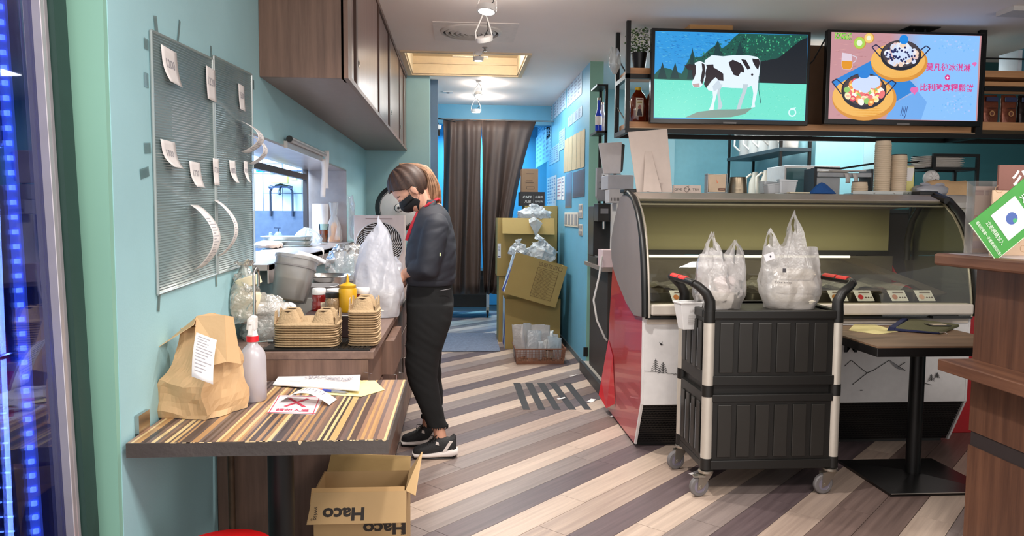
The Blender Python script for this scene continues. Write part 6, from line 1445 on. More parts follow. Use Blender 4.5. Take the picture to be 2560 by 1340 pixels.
        p.disc(*g(cx,cy+8),gr_(rx),(34,36,50),gr_(ry),40); p.disc(*g(cx,cy-4),gr_(rx*.92),(70,62,70),gr_(ry*.88),40)
    for k in range(60):
        a=random.uniform(0,6.28); r_=random.uniform(.3,1) ** .5; p.disc(*g(700+125*r_*math.cos(a),295+72*r_*math.sin(a)),gr_(random.uniform(10,24)),random.choice([(236,240,252),(214,222,244),(236,206,186),(226,190,190)]),n=10,up=(k%8==0))
    p.disc(*g(710,275),gr_(78),(206,222,248),gr_(62)); p.disc(*g(715,235),gr_(46),(226,232,246),gr_(34)); p.disc(*g(712,225),gr_(24),(240,214,190),gr_(18))
    for k in range(44):
        a=random.uniform(0,6.28); r_=random.uniform(.35,1); p.disc(*g(700+118*r_*math.cos(a),290+62*r_*math.sin(a)),gr_(8),(40,44,96),n=8,up=(k%12==0))
    p.disc(*g(718,183),gr_(33),(24,136,226)); 
    fr=[(236,120,120),(250,236,190),(150,200,110),(240,150,80),(248,244,236),(226,80,100)]
    for k in range(46):
        a=k * 2.4; r_=(k/46) ** .5; p.disc(*g(435+140*r_*math.cos(a),568+88*r_*math.sin(a)),gr_(30-4*(k%3)),fr[k%6],gr_(21),14,rot=k,up=True)
        if k % 2: p.disc(*g(435+140*r_*math.cos(a),568+88*r_*math.sin(a)),gr_(14),(252,230,140) if k%4==1 else (250,190,160),gr_(9),10)
    for cx,cy,r_ in ((390,520,48),(440,490,52),(500,500,52),(440,545,40)): p.disc(*g(cx,cy),gr_(r_),(206,220,248),gr_(r_*.85))
    p.disc(*g(430,445),gr_(42),(40,130,216),gr_(28))
    for x,yy,r_ in ((395,217,46),(462,180,38)): p.disc(*g(x,yy),gr_(r_),(206,150,70),gr_(r_*.95)); p.disc(*g(x-3,yy),gr_(r_*.86),(170,214,90) if x<400 else (244,206,120)); p.disc(*g(x-3,yy),gr_(r_*.45),(236,240,214))
    p.poly(G([(268,290),(335,300),(345,390),(330,415),(275,412),(262,380)]),(222,206,220)); p.poly(G([(266,350),(342,352),(340,395),(326,412),(277,410),(264,380)]),(226,150,40)); p.line(G([(342,310),(372,320),(366,350),(345,366)]),.005,(214,206,222))
    for k in range(4): p.line(G([(718+k*12,675),(704+k*12,745)]),.004,(40,60,120))
    p.line(G([(738,745),(728,772)]),.005,(40,60,120))
    for k in range(120):
        x,yy=random.gauss(1100,70),random.choice([random.gauss(215,30),random.gauss(640,45)]); 
        if 880 < x < 1262 and 150 < yy < 765: p.disc(*g(x,yy),gr_(random.uniform(2,8)),random.choice([(150,200,250),(120,184,244),(170,196,250)]),n=7,up=False)
    pk=(216,60,140)
    cx_,cy_=g(1048,380); p.text('莫凡彼冰淇淋',cx_,cy_,h=.052,w=gr_(330),col=pk,bold=.018)
    cx_,cy_=g(1040,530); p.text('比利時麻糬鬆餅',cx_,cy_,h=.052,w=gr_(395),col=pk,bold=.018)
    p.disc(*g(1042,455),gr_(20),pk); c_=g(1042,455); p.rect(c_[0]-.011,c_[1]-.002,c_[0]+.011,c_[1]+.002,(230,230,250)); p.rect(c_[0]-.002,c_[1]-.011,c_[0]+.002,c_[1]+.011,(230,230,250))
    for x,yy,r_ in ((1240,350,11),(800,552,20)): p.disc(*g(x-r_*.5,yy),gr_(r_),(226,110,180),n=14); p.disc(*g(x+r_*.5,yy-2),gr_(r_),(226,110,180),n=14); p.poly(G([(x-r_*1.4,yy+2),(x+r_*1.4,yy),(x+2,yy+r_*1.9)]),(226,110,180))
    p.build('dessert_picture',tt,screen_m)
    # hanging cable and ceiling mount
    a,b_=P(2066,92,Y=4.97),P(2020,165,Y=4.97)
    tag(MB().tube([a,a.lerp(b_,.4)+Vector((-.01,0,-.03)),a.lerp(b_,.7)+Vector((0,0,-.02)),b_],.005,6).build('screen_cable',black,smooth=60),'thin black cable sagging between the two screens','cable')
    c=P(2290,75,Z=HC); t3=thing('ceiling_mount','black two-rod ceiling mount above the right screen','mount',(c.x,5.0,HC)); part('plate',blackm,t3,lambda b:b.box((c.x-.11,4.93,HC-.008),(c.x+.11,5.07,HC-.0005)))
    for dx in (-.04,.04): part('rod',blackm,t3,lambda b:b.tube([(c.x+dx,5.0,HC-.008),(c.x+dx,5.0,2.55)],.012,8))
    a,b_=P(1718,80,Y=5.1),P(1826,54,Y=5.1); tag(MB().box((a.x,5.05,2.346),(b_.x,5.3,b_.z)).build('storage_box',mat('plain_tan_box',(198,150,96),.7),bevel=.002),'plain tan box on top of the rack behind the left screen','box')
    # plant
    c=P(1598,163,Y=5.12); c.z=2.346
    tp=thing('potted_plant','small bushy artificial plant with pale flowers in a black pot on the rack','plant',c)
    part('pot',black,tp,lambda b:b.lathe([(0,0),(.038,0),(.055,.11),(.056,.118),(.05,.118),(.048,.1),(0,.1)],c,24),smooth=40)
    mb=MB(); fl_=MB(); random.seed(8)
    for k in range(420):
        a,h_=random.uniform(0,6.28),random.uniform(0,1); r_=.09 * math.sqrt(random.random()) * (.6+.6*math.sin(h_*PI)); q=Vector((c.x+r_*math.cos(a),c.y+r_*math.sin(a),min(c.z+.115+.165*h_,2.64)))
        M2=T(q,random.uniform(0,6),random.uniform(-1,1),random.uniform(-1,1)); s_=random.uniform(.008,.014)
        mm=[M2@Vector(p_) for p_ in ((0,-s_,0),(s_*.5,0,.002),(0,s_,0),(-s_*.5,0,.002))]; (fl_ if random.random()<.22 and h_>.3 else mb).add(mm,[(0,1,2,3)])
    mb.build('foliage',mat('plant_green',(64,92,44),.6,var=.3,scale=60),tp,kind='stuff'); fl_.build('pale_flowers',mat('plant_flower',(206,216,160),.6),tp,kind='stuff')
    # syrup jugs
    for k,(px,lab) in enumerate(((1594,'big amber syrup jug with portrait label left on the rack shelf'),(1632,'second amber syrup jug half hidden behind the left screen'))):
        c=P(px,292,Y=5.14+k*.02); c.z=z0 + .061; tt_=thing('syrup_jug',lab,'bottle',c)
        part('jug_body',mat('amber_syrup',(96,30,10),.12,coat=.6),tt_,lambda b:b.loft([ell(c.x,c.y,c.z+z,.058*s_,.05*s_,24,4) for z,s_ in ((0,.9),(.01,1),(.1,1),(.16,.98),(.2,.7),(.222,.38),(.23,.36))]),smooth=50)
        part('cap',mat('yellow_cap',(226,186,40),.4),tt_,lambda b:b.lathe([(.02,.228),(.022,.23),(.022,.248),(0,.25)],c,16),smooth=40)
        if k == 0:
            p=Pic((c.x-.02,c.y-.0515,c.z+.05),(1,0,0),(0,0,1),(0,-1,0)); p.rect(-.006,-.005,.046,.12,(226,214,190)); p.rect(.0,.107,.04,.114,(120,30,30)); p.rect(.004,.085,.036,.09,(170,140,60)); p.rect(.006,.096,.034,.099,(190,160,80)); p.disc(.02,.055,.012,(170,110,96)); p.poly([(.0,.0),(.04,.0),(.03,.045),(.01,.045)],(70,56,60)); p.rect(.012,.068,.028,.072,(150,40,40)); p.build('label_print',tt_)
    # right bay: coffee bags and a blue box
    for k,(px,lab) in enumerate(((2471,'bronze coffee bag left in the right rack bay'),(2518,'bronze coffee bag right of the first in the rack bay'),(2560,'dark coffee bag at the frame edge in the rack bay'))):
        c=P(px,300,Y=5.1); c.z=2.021; tt_=thing('coffee_bag',lab,'bag',c)
        part('pouch',mat('bronze_pouch' if k<2 else 'dark_pouch',(130,72,52) if k<2 else (40,28,26),.25,metal=.4,var=.3,scale=18,bump=.5,bscale=18),tt_,lambda b:warp(b.loft([ell(c.x,c.y,c.z+z,.058*s_,.03*q_,20,4) for z,s_,q_ in ((0,.95,.9),(.02,1,1),(.14,.98,.8),(.19,.95,.2),(.205,.95,.1))]),.004,25,k),smooth=60)
        part('band',mat('pouch_band',(54,56,90),.4),tt_,lambda b:b.box((c.x-.045,c.y-.032,c.z+.155),(c.x+.045,c.y-.026,c.z+.185))); p=Pic((c.x-.03,c.y-.034,c.z+.03),(1,0,0),(0,0,1),(0,-1,0)); p.disc(.03,.04,.02,(190,140,90)); p.disc(.03,.04,.013,(110,60,46)); p.rect(0,.075,.06,.08,(40,20,20)); p.build('pouch_mark',tt_)
    a,b_=P(2531,176,Y=5.1),P(2600,127,Y=5.1); t4=thing('gift_box','teal and white box on top of the right rack shelf','box',(a.x,5.1,2.376)); part('box_body',mat('teal_box',(70,130,150),.5),t4,lambda b:b.box((a.x+.03,5.03,2.3755),(b_.x,5.25,b_.z))); part('box_side',mat('pale_box_side',(206,212,220),.5),t4,lambda b:b.box((a.x,5.05,2.3755),(a.x+.0295,5.24,b_.z-.01)))
    c=P(1528,150,Y=5.2); tag(warp(MB().loft([ell(c.x+.02,5.18,c.z-.10+z,.012+.03*s_,.05*s_,16,2) for z,s_ in ((0,.2),(.06,1),(.12,.9),(.18,.4))]),.012,20,3).build('hanging_film',clearf),'clear plastic wrapper hanging off the left side of the rack','film')
rack()

# ------------------------------------------------------------------ on top of the freezer
def on_freezer():
    z=1.4925; Y=4.55
    def X(px,py=487,y=Y): return P(px,py,Y=y).x
    def Zp(px,py,y=Y): return P(px,py,Y=y).z
    bc=mat('greyboard',(206,190,180),.7,var=.03)
    # display board from behind, with its fold-out stand
    y=Y - .05; pts=[(X(1592,y=y),z),(X(1681,y=y),z),(X(1668,322,y),Zp(1668,322,y)),(X(1570,330,y),Zp(1570,330,y))]
    t=thing('display_board','tall pale board seen from behind on its fold-out stand on the freezer','board',((pts[0][0]+pts[1][0])/2,y,z))
    part('panel',bc,t,lambda b:b.prism(pts,1,y,y+.006),bevel=.001)
    for a,b_,tp in ((1603,1618,1622),(1630,1640,1628)):
        part('stand_leg',mat('greyboard_shade',(196,180,170),.7),t,lambda b:b.hexa([(X(a if a<1620 else 1612,y=y),y-.05,z),(X(b_+8 if a>1620 else b_,y=y),y-.05,z),(X(b_+8 if a>1620 else b_,y=y),y-.048,z),(X(a if a<1620 else 1612,y=y),y-.048,z)],[(X(tp-9,380,y),y-.002,Zp(tp,378,y)),(X(tp,380,y),y-.002,Zp(tp,378,y)),(X(tp,380,y),y,Zp(tp,378,y)),(X(tp-9,380,y),y,Zp(tp,378,y))]))
    for a,b_ in ((1612,1618),(1629,1649)): part('stand_brace',mat('greyboard_shade',(196,180,170),.7),t,lambda b:b.prism([(X(a,y=y),Zp(a,452,y)),(X(b_,y=y),Zp(a,450,y)),(X(b_-3,y=y),Zp(a,458,y)),(X((a+b_)/2,y=y),Zp(a,464,y))],1,y-.035,y-.033))
    # little sign
    a,b_=X(1681),X(1752); h=Zp(1700,463) - z
    t=thing('table_sign','small pale sign reading GIVE IT A TRY on the freezer top','sign',((a+b_)/2,Y,z)); part('panel',bc,t,lambda b:b.box((a+.002,Y,z),(b_,Y+.012,z+h)),bevel=.001)
    p=Pic((a,Y,z),(1,0,0),(0,0,1),(0,-1,0)); ik=(66,58,56); w=b_ - a
    p.text('GIVE',w*.2,h*.45,h=h*.3,w=w*.26,col=ik); p.text('IT A',w*.52,h*.45,h=h*.3,w=w*.22,col=ik); p.text('TRY',w*.82,h*.45,h=h*.3,w=w*.24,col=ik)
    for k in range(24):
        a0,a1=2 * PI * k / 24,2 * PI * (k+1) / 24; r_=h * .33; p.line([(w*.5+r_*math.cos(a0),h*.44+r_*math.sin(a0)),(w*.5+r_*math.cos(a1),h*.44+r_*math.sin(a1))],.003,(110,98,92),up=False)
    p.line([(w*.43,h*.66),(w*.5,h*.82),(w*.58,h*.9)],.003,(110,98,92)); p.build('printed_lettering',t)
    # napkin holder
    a,b_=X(1764),X(1813); h=Zp(1780,434) - z; t=thing('napkin_holder','clear acrylic holder of kraft napkins on the freezer top','holder',((a+b_)/2,Y,z))
    part('shell',film('acrylic',(214,226,236),.7,.05,.4,.2),t,lambda b:b.box((a,Y-.03,z),(a+.003,Y+.03,z+h)).box((b_-.003,Y-.03,z),(b_,Y+.03,z+h)).box((a+.003,Y-.03,z),(b_-.003,Y+.03,z+.004)).box((a+.003,Y+.027,z+.004),(b_-.003,Y+.03,z+h)))
    part('napkins',mat('kraft_napkin',(206,182,156),.8,bump=.3,bscale=30),t,lambda b:b.hexa([(a+.012,Y-.02,z+.006),(b_-.008,Y-.02,z+.006),(b_-.008,Y+.02,z+.006),(a+.012,Y+.02,z+.006)],[(a+.006,Y-.015,z+h*.92),(b_-.005,Y-.022,z+h*.96),(b_-.005,Y+.02,z+h*.96),(a+.006,Y+.018,z+h*.97)]))
    p=Pic((a,Y-.0215,z),(1,0,0),(0,.0,1),(0,-1,0),base=.003); w=b_ - a; p.rect(w*.58,.016,w*.92,.03,(110,70,56)); p.rect(w*.62,.021,w*.88,.024,(200,170,140)); p.poly([(w*.45,h*.72),(w*.5,h*.5),(w*.54,h*.52)],(240,130,90)); p.build('printed_mark',t)
    # bucket, metal, upside down taper
    cx=X(1843); r0,r1=(X(1866)-X(1820)) / 2,(X(1863)-X(1824)) / 2; h=Zp(1840,443) - z
    tag(MB().lathe([(r0,0),(r0,.004),(r0*.985,h*.25),(r0*.99,h*.27),(r0*.97,h*.32),(r0*.975,h*.34),(r1*.98,h*.97),(r1+.001,h),(r1*.92,h),(0,h*.97)],(cx,Y,z),32).build('metal_pail',mat('galvanised',(150,136,116),.3,metal=.9,var=.2,scale=10),smooth=40),'small galvanised metal pail standing on the freezer top','pail')
    # clear boxes
    for k,(px,w_,h_,rz,lab) in enumerate(((1928,.10,.075,.3,'white plastic tray lid leaning behind the clear box'),(1960,.11,.085,-.15,'clear plastic box next to the blue cloth'),(1925,.09,.06,.2,'small clear plastic lid box at the left of the clear box'))):
        c=(X(px),Y+(.06 if k==0 else-.03+.0*k),z); M_=T(c,rz,0,R(-8 if k==2 else 3)); part_o=MB(M_)
        part_o.loft([ell(0,0,zz*h_+.001,w_/2*s_,.03*s_,20,8) for zz,s_ in ((0,.86),(.05,.9),(.85,1),(.87,1.08),(1,1.08))])
        tag(part_o.build('plastic_box',film('frosted_box',(224,226,230),.3,.15,.35,.3)),lab,'box','clear boxes on the freezer')
    tag(MB().box((X(1957),Y-.1,z),(X(2006),Y-.05,z+.008)).build('cream_strip',mat('cream_strip_m',(226,214,184),.6)),'thin cream block lying before the clear box on the freezer','block')
    # blue cloth
    bl_=mat('blue_cloth',(24,82,150),.75,bump=.3,bscale=60); m_=MB()
    def P3(px,py,dy=0): return P(px,py,Y=Y+dy)
    A=[P3(2010,487,-.06),P3(2025,470,-.03),P3(2048,449,0),P3(2062,448,.02),P3(2080,466,0),P3(2103,487,-.05),P3(2060,474,-.05),P3(2046,468,-.04),P3(2035,487,-.09),P3(2075,487,-.09),P3(2058,487,.08)]
    for v in A: v.z=max(v.z,z+.0005)
    m_.add(A,[(0,8,1),(8,7,1),(1,7,2),(7,3,2),(7,6,3),(6,4,3),(6,9,4),(9,5,4),(8,9,6),(8,6,7),(0,1,10),(1,2,10),(2,3,10),(3,4,10),(4,5,10)])
    tag(m_.build('blue_cloth',bl_,sub=1,smooth=60),'folded blue cloth bunched up like a tent on the freezer top','cloth')
    # cups in a clear holder
    a,b_=X(2120),X(2268); t=thing('cup_tray','clear acrylic tray holding three stacks of cups on the freezer','tray',((a+b_)/2,Y,z))
    part('tray',film('acrylic2',(190,196,190),.45,.08,.4,.3),t,lambda b:b.box((a,Y-.055,z),(b_,Y+.055,z+.006)).box((a,Y-.058,z+.0),(b_,Y-.055,z+.02)))
    for px in (2173,2222,2256): part('screw_cap',steel,t,lambda b:b.lathe([(0,-.063),(.004,-.062),(.004,-.057)],(X(px),Y,z+.008),10,1))
    cm_=mat('paper_cup',(206,186,160),.7,var=.03)
    for st,(px,n,top,lab) in enumerate(((2203,26,353,'tallest cup stack'),(2244,17,388,'middle-height cup stack'),(2148,5,456,'shortest cup stack'))):
        cx=X(px); H_=Zp(px,top) - (z+.0065); first=None; bh=.03; dz=(H_-bh) / (n-1) if n > 1 else 0; r_=(X(2222)-X(2184)) / 2 * .98
        for k in range(n):
            lb=ORD[n-1-k] + (' pale paper cup from the top of the ' if k<n-1 else ' pale paper cup on the ') + lab
            if first is None:
                mb=MB().lathe([(r_*.96,0),(r_,.001),(r_,.004),(r_*.97,.005),(r_*.9,bh),(r_*.88,bh),(0,bh*.98)],(cx,Y,z+.0065),24); first=mb.build('paper_cup',cm_,smooth=40); first.location=(cx,Y,z+.0065+0); o=first
            else: o=first.copy(); COL.objects.link(o); o.location=(cx+random.uniform(-.0006,.0006),Y,z+.0065+k*dz); o.rotation_euler=(0,0,random.random()*6); WM[o.name]=Matrix.Translation(o.location) @ Matrix.Rotation(o.rotation_euler[2],4,'Z')
            tag(o,lb,'cup','nested cups, '+lab)
        part('dark_lid',mat('dark_lid',(60,46,40),.5),o,lambda b:b.lathe([(r_*.9,0),(r_*.9,.004),(0,.004)],(cx,Y,z+.007+H_),24))
    # yellow note, white bag, kraft paper, small fan, clear lidded tub
    a,b_=X(2269),X(2290); t=thing('menu_card','pale yellow upright card with a white note clipped to it','card',(a,Y+.03,z)); part('card',mat('yellow_card',(226,218,140),.7),t,lambda b:b.box((a,Y+.03,z),(b_,Y+.033,Zp(2280,416))))
    part('white_note',paperw,t,lambda b:b.prism([(a,Zp(2270,452)),(b_-.012,Zp(2270,452)),(b_-.001,Zp(2280,418)),(a,Zp(2270,418))],1,Y+.0285,Y+.0295))
    c=(X(2320),Y-.02,z); t=thing('knotted_bag','flat knotted white plastic bag on the freezer top by the cups','bag',c)
    mb=MB().loft([ell(c[0],c[1],z+zz,.105*s_,.06*s_,28,3) for zz,s_ in ((0,.86),(.015,1),(.04,1),(.055,.8),(.06,.35))]); warp(mb,.010,22,6)
    for i,v in enumerate(mb.v): v.z=max(v.z,z+.0005)
    mb.build('film',white_film,t,smooth=70)
    for s_ in (-1,1): part('knot_ear',white_film,t,lambda b:warp(b.loft([[(c[0]+s_*(.01+u*.06),c[1]-.02+w_*q,z+.06+u*.008+h_*q) for w_,h_ in ((0,-.012),(-.012,0),(0,.012),(.012,0))] for u,q in ((0,.4),(.4,1.1),(.9,.9),(1.2,.2))]),.004,40,2),smooth=60)
    c=(X(2322,y=5.0),4.98,1.40); t=thing('desk_fan','small white desk fan under the plate rack','fan',c); zz=Zp(2320,445,4.98)
    part('cage',white,t,lambda b:b.lathe([(.01,-.03),(.04,-.028),(.052,-.012),(.054,.01),(.045,.03),(0,.035)],(c[0],c[1],zz),28,1),smooth=40)
    for k in range(9): part('cage_bar',mat('fan_bar',(170,160,160),.4),t,lambda b:b.tube([(c[0]+.012*math.cos(k*.7),c[1]-.032,zz+.012*math.sin(k*.7)),(c[0]+.042*math.cos(k*.7),c[1]-.03,zz+.042*math.sin(k*.7))],.0014,5))
    part('stem',white,t,lambda b:b.box((c[0]-.012,c[1]-.01,1.451),(c[0]+.012,c[1]+.02,zz-.03)).box((c[0]-.03,c[1]-.03,1.445),(c[0]+.03,c[1]+.03,1.452)))
    # kraft wrapping and acrylic box standing on a low stand at the right
    y=4.2; c0,c1=X(2362,480,y),X(2470,480,y)
    t=thing('clear_bin','frosted clear lidded bin beyond the right end of the freezer','bin',(3.12,4.5,.797)); zl_=Zp(2350,520,4.6)
    part('bin_body',film('frost_bin',(200,196,184),.35,.3,.2,.3),t,lambda b:b.box((X1f+.05,4.38,.797),(X1f+.30,4.68,zl_)),bevel=.01); part('bin_lid',film('frost_lid',(206,200,192),.15,.3,.2,.3),t,lambda b:b.loft([ell((2*X1f+.33)/2,4.54,zl_+zz,.15*s_,.17*s_,24,5) for zz,s_ in ((0,1),(.03,1),(.07,.8),(.08,.5))]),smooth=40)
X1f=2.95
random.seed(2); on_freezer()

# ------------------------------------------------------------------ back bar
def back_bar():
    # cabinet and machines between the partition and the freezer
    t=thing('bar_cabinet','low dark cabinet with steel top behind the left end of the freezer','cabinet',(1.5,5.8,.08))
    part('worktop',brushed,t,lambda b:b.box((1.07,5.42,.93),(2.3,6.2,.96))); part('body',mat('dark_cab',(52,46,44),.5),t,lambda b:b.box((1.12,5.46,.08),(2.3,6.19,.93)),bevel=.003)
    tag(MB().box((1.075,5.44,.9605),(1.165,5.62,1.09)).build('pink_box',mat('pale_pink',(222,200,204),.6),bevel=.003),'pale pink box on the steel bar worktop by the partition','box')
    t=thing('coffee_machine','black coffee machine behind the pink box on the bar worktop','machine',(1.15,5.75,.9605))
    part('body',mat('machine_black',(34,32,32),.3),t,lambda b:b.box((1.08,5.70,.9605),(1.28,6.1,1.02)).box((1.08,5.86,1.02),(1.28,6.1,1.42)).box((1.08,5.68,1.30),(1.28,5.86,1.44)),bevel=.006); part('spout',steel,t,lambda b:b.tube([(1.14,5.74,1.3),(1.14,5.74,1.24)],.012,10).tube([(1.2,5.74,1.3),(1.2,5.74,1.24)],.012,10)); part('drip_tray',steel,t,lambda b:b.box((1.09,5.69,1.0205),(1.27,5.85,1.03))); part('panel_light',mat('panel_grey',(130,130,134),.4),t,lambda b:b.box((1.10,5.675,1.36),(1.16,5.68,1.4)))
    t=thing('white_freezer_box','white upright appliance behind the grey freezer end cap','appliance',(1.4,5.6,.9605)); part('body',mat('appliance_white',(214,210,206),.35),t,lambda b:b.box((1.175,5.28+.16,.9605),(1.7,5.67,1.44)),bevel=.006); part('handle',white,t,lambda b:b.box((1.19,5.425,1.36),(1.21,5.44,1.42)))
    t=thing('receipt_printer','light grey receipt printer with vent slots on the white appliance','printer',(1.3,5.5,1.4405)); a,b_=P(1523,490,Y=5.46).x,P(1600,490,Y=5.46).x
    part('body',mat('printer_grey',(196,194,196),.4),t,lambda b:b.box((a,5.46,1.4405),(b_,5.62,P(1530,473,Y=5.46).z)),bevel=.004)
    for k in range(9): part('vent_slot',mat('slot_dark',(90,88,90),.6),t,lambda b:b.box((a+.015+k*.011,5.4585,1.455),(a+.02+k*.011,5.4600,1.48)))
    zb_=P(1530,473,Y=5.46).z + .0005; a,b_=P(1519,455,Y=5.5).x,P(1584,455,Y=5.5).x
    t=thing('cash_register','grey cash register body stacked on the receipt printer','till',((a+b_)/2,5.55,zb_)); zt_=P(1530,437,Y=5.5).z; part('body',mat('till_grey',(176,176,182),.45),t,lambda b:b.box((a,5.49,zb_),(b_,5.75,zt_)),bevel=.006)
    t=thing('till_monitor','white back of a till monitor with black rim standing on the grey register','monitor',(1.3,5.6,zt_)); pts=[P(1497,358,Y=5.58),P(1555,355,Y=5.58),P(1552,434,Y=5.58),P(1510,434,Y=5.58)]
    part('back_shell',mat('monitor_white',(206,200,200),.4),t,lambda b:b.prism([(p.x,p.z) for p in pts],1,5.58,5.61),bevel=.003); part('screen_rim',black,t,lambda b:b.prism([(pts[1].x,pts[1].z-.01),(pts[1].x+.022,pts[1].z-.02),(pts[2].x+.014,pts[2].z+.02),(pts[2].x,pts[2].z+.01)],1,5.575,5.62),bevel=.003); part('foot',black,t,lambda b:b.box((pts[2].x-.05,5.59,zt_+.0005),(pts[2].x-.03,5.61,pts[2].z+.01)).box((pts[2].x-.08,5.56,zt_+.0005),(pts[2].x-.0,5.64,zt_+.006)))
    # narrow black rack with bottles
    xr=P(1512,300,Y=6.0).x; t=thing('bottle_rack','narrow black metal rack with bottles beside the partition end','rack',(xr,6.1,.96)); zc,zs=P(1512,216,Y=6.0).z,P(1512,327,Y=6.0).z
    for y in (6.0,6.25): part('upright',blackm,t,lambda b:b.box((xr,y-.01,.961),(xr+.022,y+.01,zc)))
    part('shelf',blackm,t,lambda b:b.box((xr-.07,5.99,zs-.02),(xr+.022,6.26,zs)).box((xr-.07,5.99,zc-.0),(xr+.022,6.26,zc+.015)))
    for k,(px,col,lab,h_) in enumerate(((1496,(20,60,200),'bottle with blue base and white label on the narrow rack',.27),(1506,(210,215,225),'clear white-labelled bottle right behind the blue one',.25))):
        c=P(px,322,Y=6.05+.1*k); c.z=zs + .0005; t5=thing('spirit_bottle',lab,'bottle',c)
        part('glass_body',mat('bottle_col_%d'%k,col,.15,coat=.5),t5,lambda b:b.lathe([(0,0),(.025,0),(.027,.01),(.027,.13),(.012,.18),(.011,h_-.02)],c,18),smooth=50); part('cap',steel,t5,lambda b:b.lathe([(.0125,h_-.02),(.0125,h_),(0,h_)],c,14)); part('paper_label',paperw,t5,lambda b:b.lathe([(.0274,.05),(.0274,.12)],c,18,2,False))
    c=P(1508,465,Y=5.97); t=thing('paper_dispenser','grey plastic dispenser with white sticker hung on the narrow black rack','dispenser',c)
    a,b_=P(1490,465,Y=5.95).x,P(1526,465,Y=5.95).x; z0,z1=P(1500,503,Y=5.95).z,P(1500,420,Y=5.95).z
    part('shell',mat('dispenser_grey',(150,148,150),.45),t,lambda b:b.prism([(a,z1),(a,z0+.04),(a+.02,z0),(b_-.01,z0),(b_,z0+.03),(b_-.01,z1)],1,5.92,5.985),bevel=.004); part('seam',mat('seam_dark',(90,88,92),.5),t,lambda b:b.box((a+.02,5.918,z0+.10),(b_-.006,5.9205,z0+.106)).box((a+.02,5.918,z0+.15),(b_-.008,5.9205,z0+.154)))
    p=Pic((a+.04,5.92,z1-.09),(1,0,0),(0,0,1),(0,-1,0)); p.rect(0,0,.05,.045,(228,226,226)); p.disc(.018,.025,.007,(60,60,60)); p.disc(.034,.018,.006,(90,90,90)); p.build('sticker',t)
    tag(warp(MB().sheet(lambda u,v:(P(1492,500,Y=5.95).x+.05*u,5.9+.02*u,1.42-.22*v*(1-.3*u)),3,6),.008,20,3).build('towel_sheet',paperw,smooth=60,solid=.001),'white paper towel hanging below the grey dispenser','paper')
    c0,c1,c2=P(1505,640,Y=5.40),P(1484,750,Y=5.40),P(1512,845,Y=5.40)
    mb=MB().tube([c0,P(1498,690,Y=5.40),c1,P(1492,800,Y=5.40),c2,P(1517,850,Y=5.42)],.008,8); tag(mb.build('white_cable',white,smooth=60),'thick white cable drooping along the bar cabinet by the partition','cable')
    # shelf unit along the side wall with jugs
    x0,x1,ya,yb_=2.66,2.93,6.02,7.2; zs=1.92
    t=thing('jug_shelf','black metal shelving unit with white jugs seen under the left screen','shelf',(x0+.13,6.6,.08))
    for x in (x0,x1-.022):
        for y in (ya,yb_): part('upright',blackm,t,lambda b:b.box((x,y-.011,.08),(x+.022,y+.011,2.3)))
    sg=mat('shelf_graphite',(52,66,74),.45)
    for z in (zs,1.46): part('shelf_board',sg,t,lambda b:b.box((x0-.004,ya-.015,z-.03),(x1,yb_+.015,z)))
    jug=mat('white_jug',(222,218,212),.35); proto=None
    for k in range(5):
        y=6.12 + k * .22; lab=('nearest','second nearest','middle','second farthest','farthest')[k] + ' white plastic jug on the upper shelf of the black unit'
        if proto is None:
            proto=thing('plastic_jug',lab,'jug',(x0+.12,y,zs+.0005),0,'white jugs on the black shelf unit'); c=(x0+.12,y,zs+.0005)
            part('jug_body',jug,proto,lambda b:b.lathe([(0,0),(.075,0),(.08,.01),(.088,.23),(.094,.24),(.085,.24),(.076,.02)],c,24),smooth=50)
            part('handle',jug,proto,lambda b:b.tube([(c[0]-.085,y,c[2]+.21),(c[0]-.13,y,c[2]+.2),(c[0]-.135,y,c[2]+.1),(c[0]-.08,y,c[2]+.05)],.01,8),smooth=50)
        else: copy_tree(proto,(x0+.12,y,zs+.0005),label=lab)
    for k,(y,lab) in enumerate(((6.5,'pale upright loop-handled jug on the lower shelf, nearer one'),(6.75,'pale upright jug on the lower shelf, farther one'))):
        c=(x0+.1,y,1.4605); t6=thing('pitcher',lab,'jug',c); part('jug_body',mat('cream_jug',(222,212,196),.4),t6,lambda b:b.loft([ell(c[0],c[1],c[2]+z,.06*s_,.05*s_,20,2.4) for z,s_ in ((0,.9),(.1,1),(.2,.95),(.26,.6),(.3,.4))]),smooth=50); part('handle',mat('cream_jug',(222,212,196),.4),t6,lambda b:b.tube([(c[0]-.04,y,c[2]+.28),(c[0]-.09,y,c[2]+.24),(c[0]-.09,y,c[2]+.1),(c[0]-.05,y,c[2]+.06)],.012,8),smooth=50)
    # rear bar unit with microwave, paper trays, plate rack
    t=thing('rear_counter','dark rear bar unit carrying the microwave behind the freezer','cabinet',(3.3,5.75,.08)); part('body',mat('dark_cab',(52,46,44),.5),t,lambda b:b.box((2.42,5.50,.08),(4.6,5.94,1.38))); part('worktop',mat('shelf_graphite',(52,66,74),.45),t,lambda b:b.box((2.4,5.46,1.3805),(4.6,5.95,1.41)))
    y=5.5; zb_=1.4105; a,b_=P(1960,480,Y=y).x,P(2040,480,Y=y).x; zt_=P(1965,420,Y=y).z
    t=thing('microwave','white microwave oven with dark door behind the clear boxes','microwave',(a+.2,y+.15,zb_)); part('body',white,t,lambda b:b.box((a,y,zb_),(a+.44,y+.33,zt_+.02)),bevel=.005); part('door_window',mat('micro_glass',(70,110,116),.15),t,lambda b:b.box((a+.012,y-.006,zb_+.02),(a+.17,y-.0005,zt_)),bevel=.002)
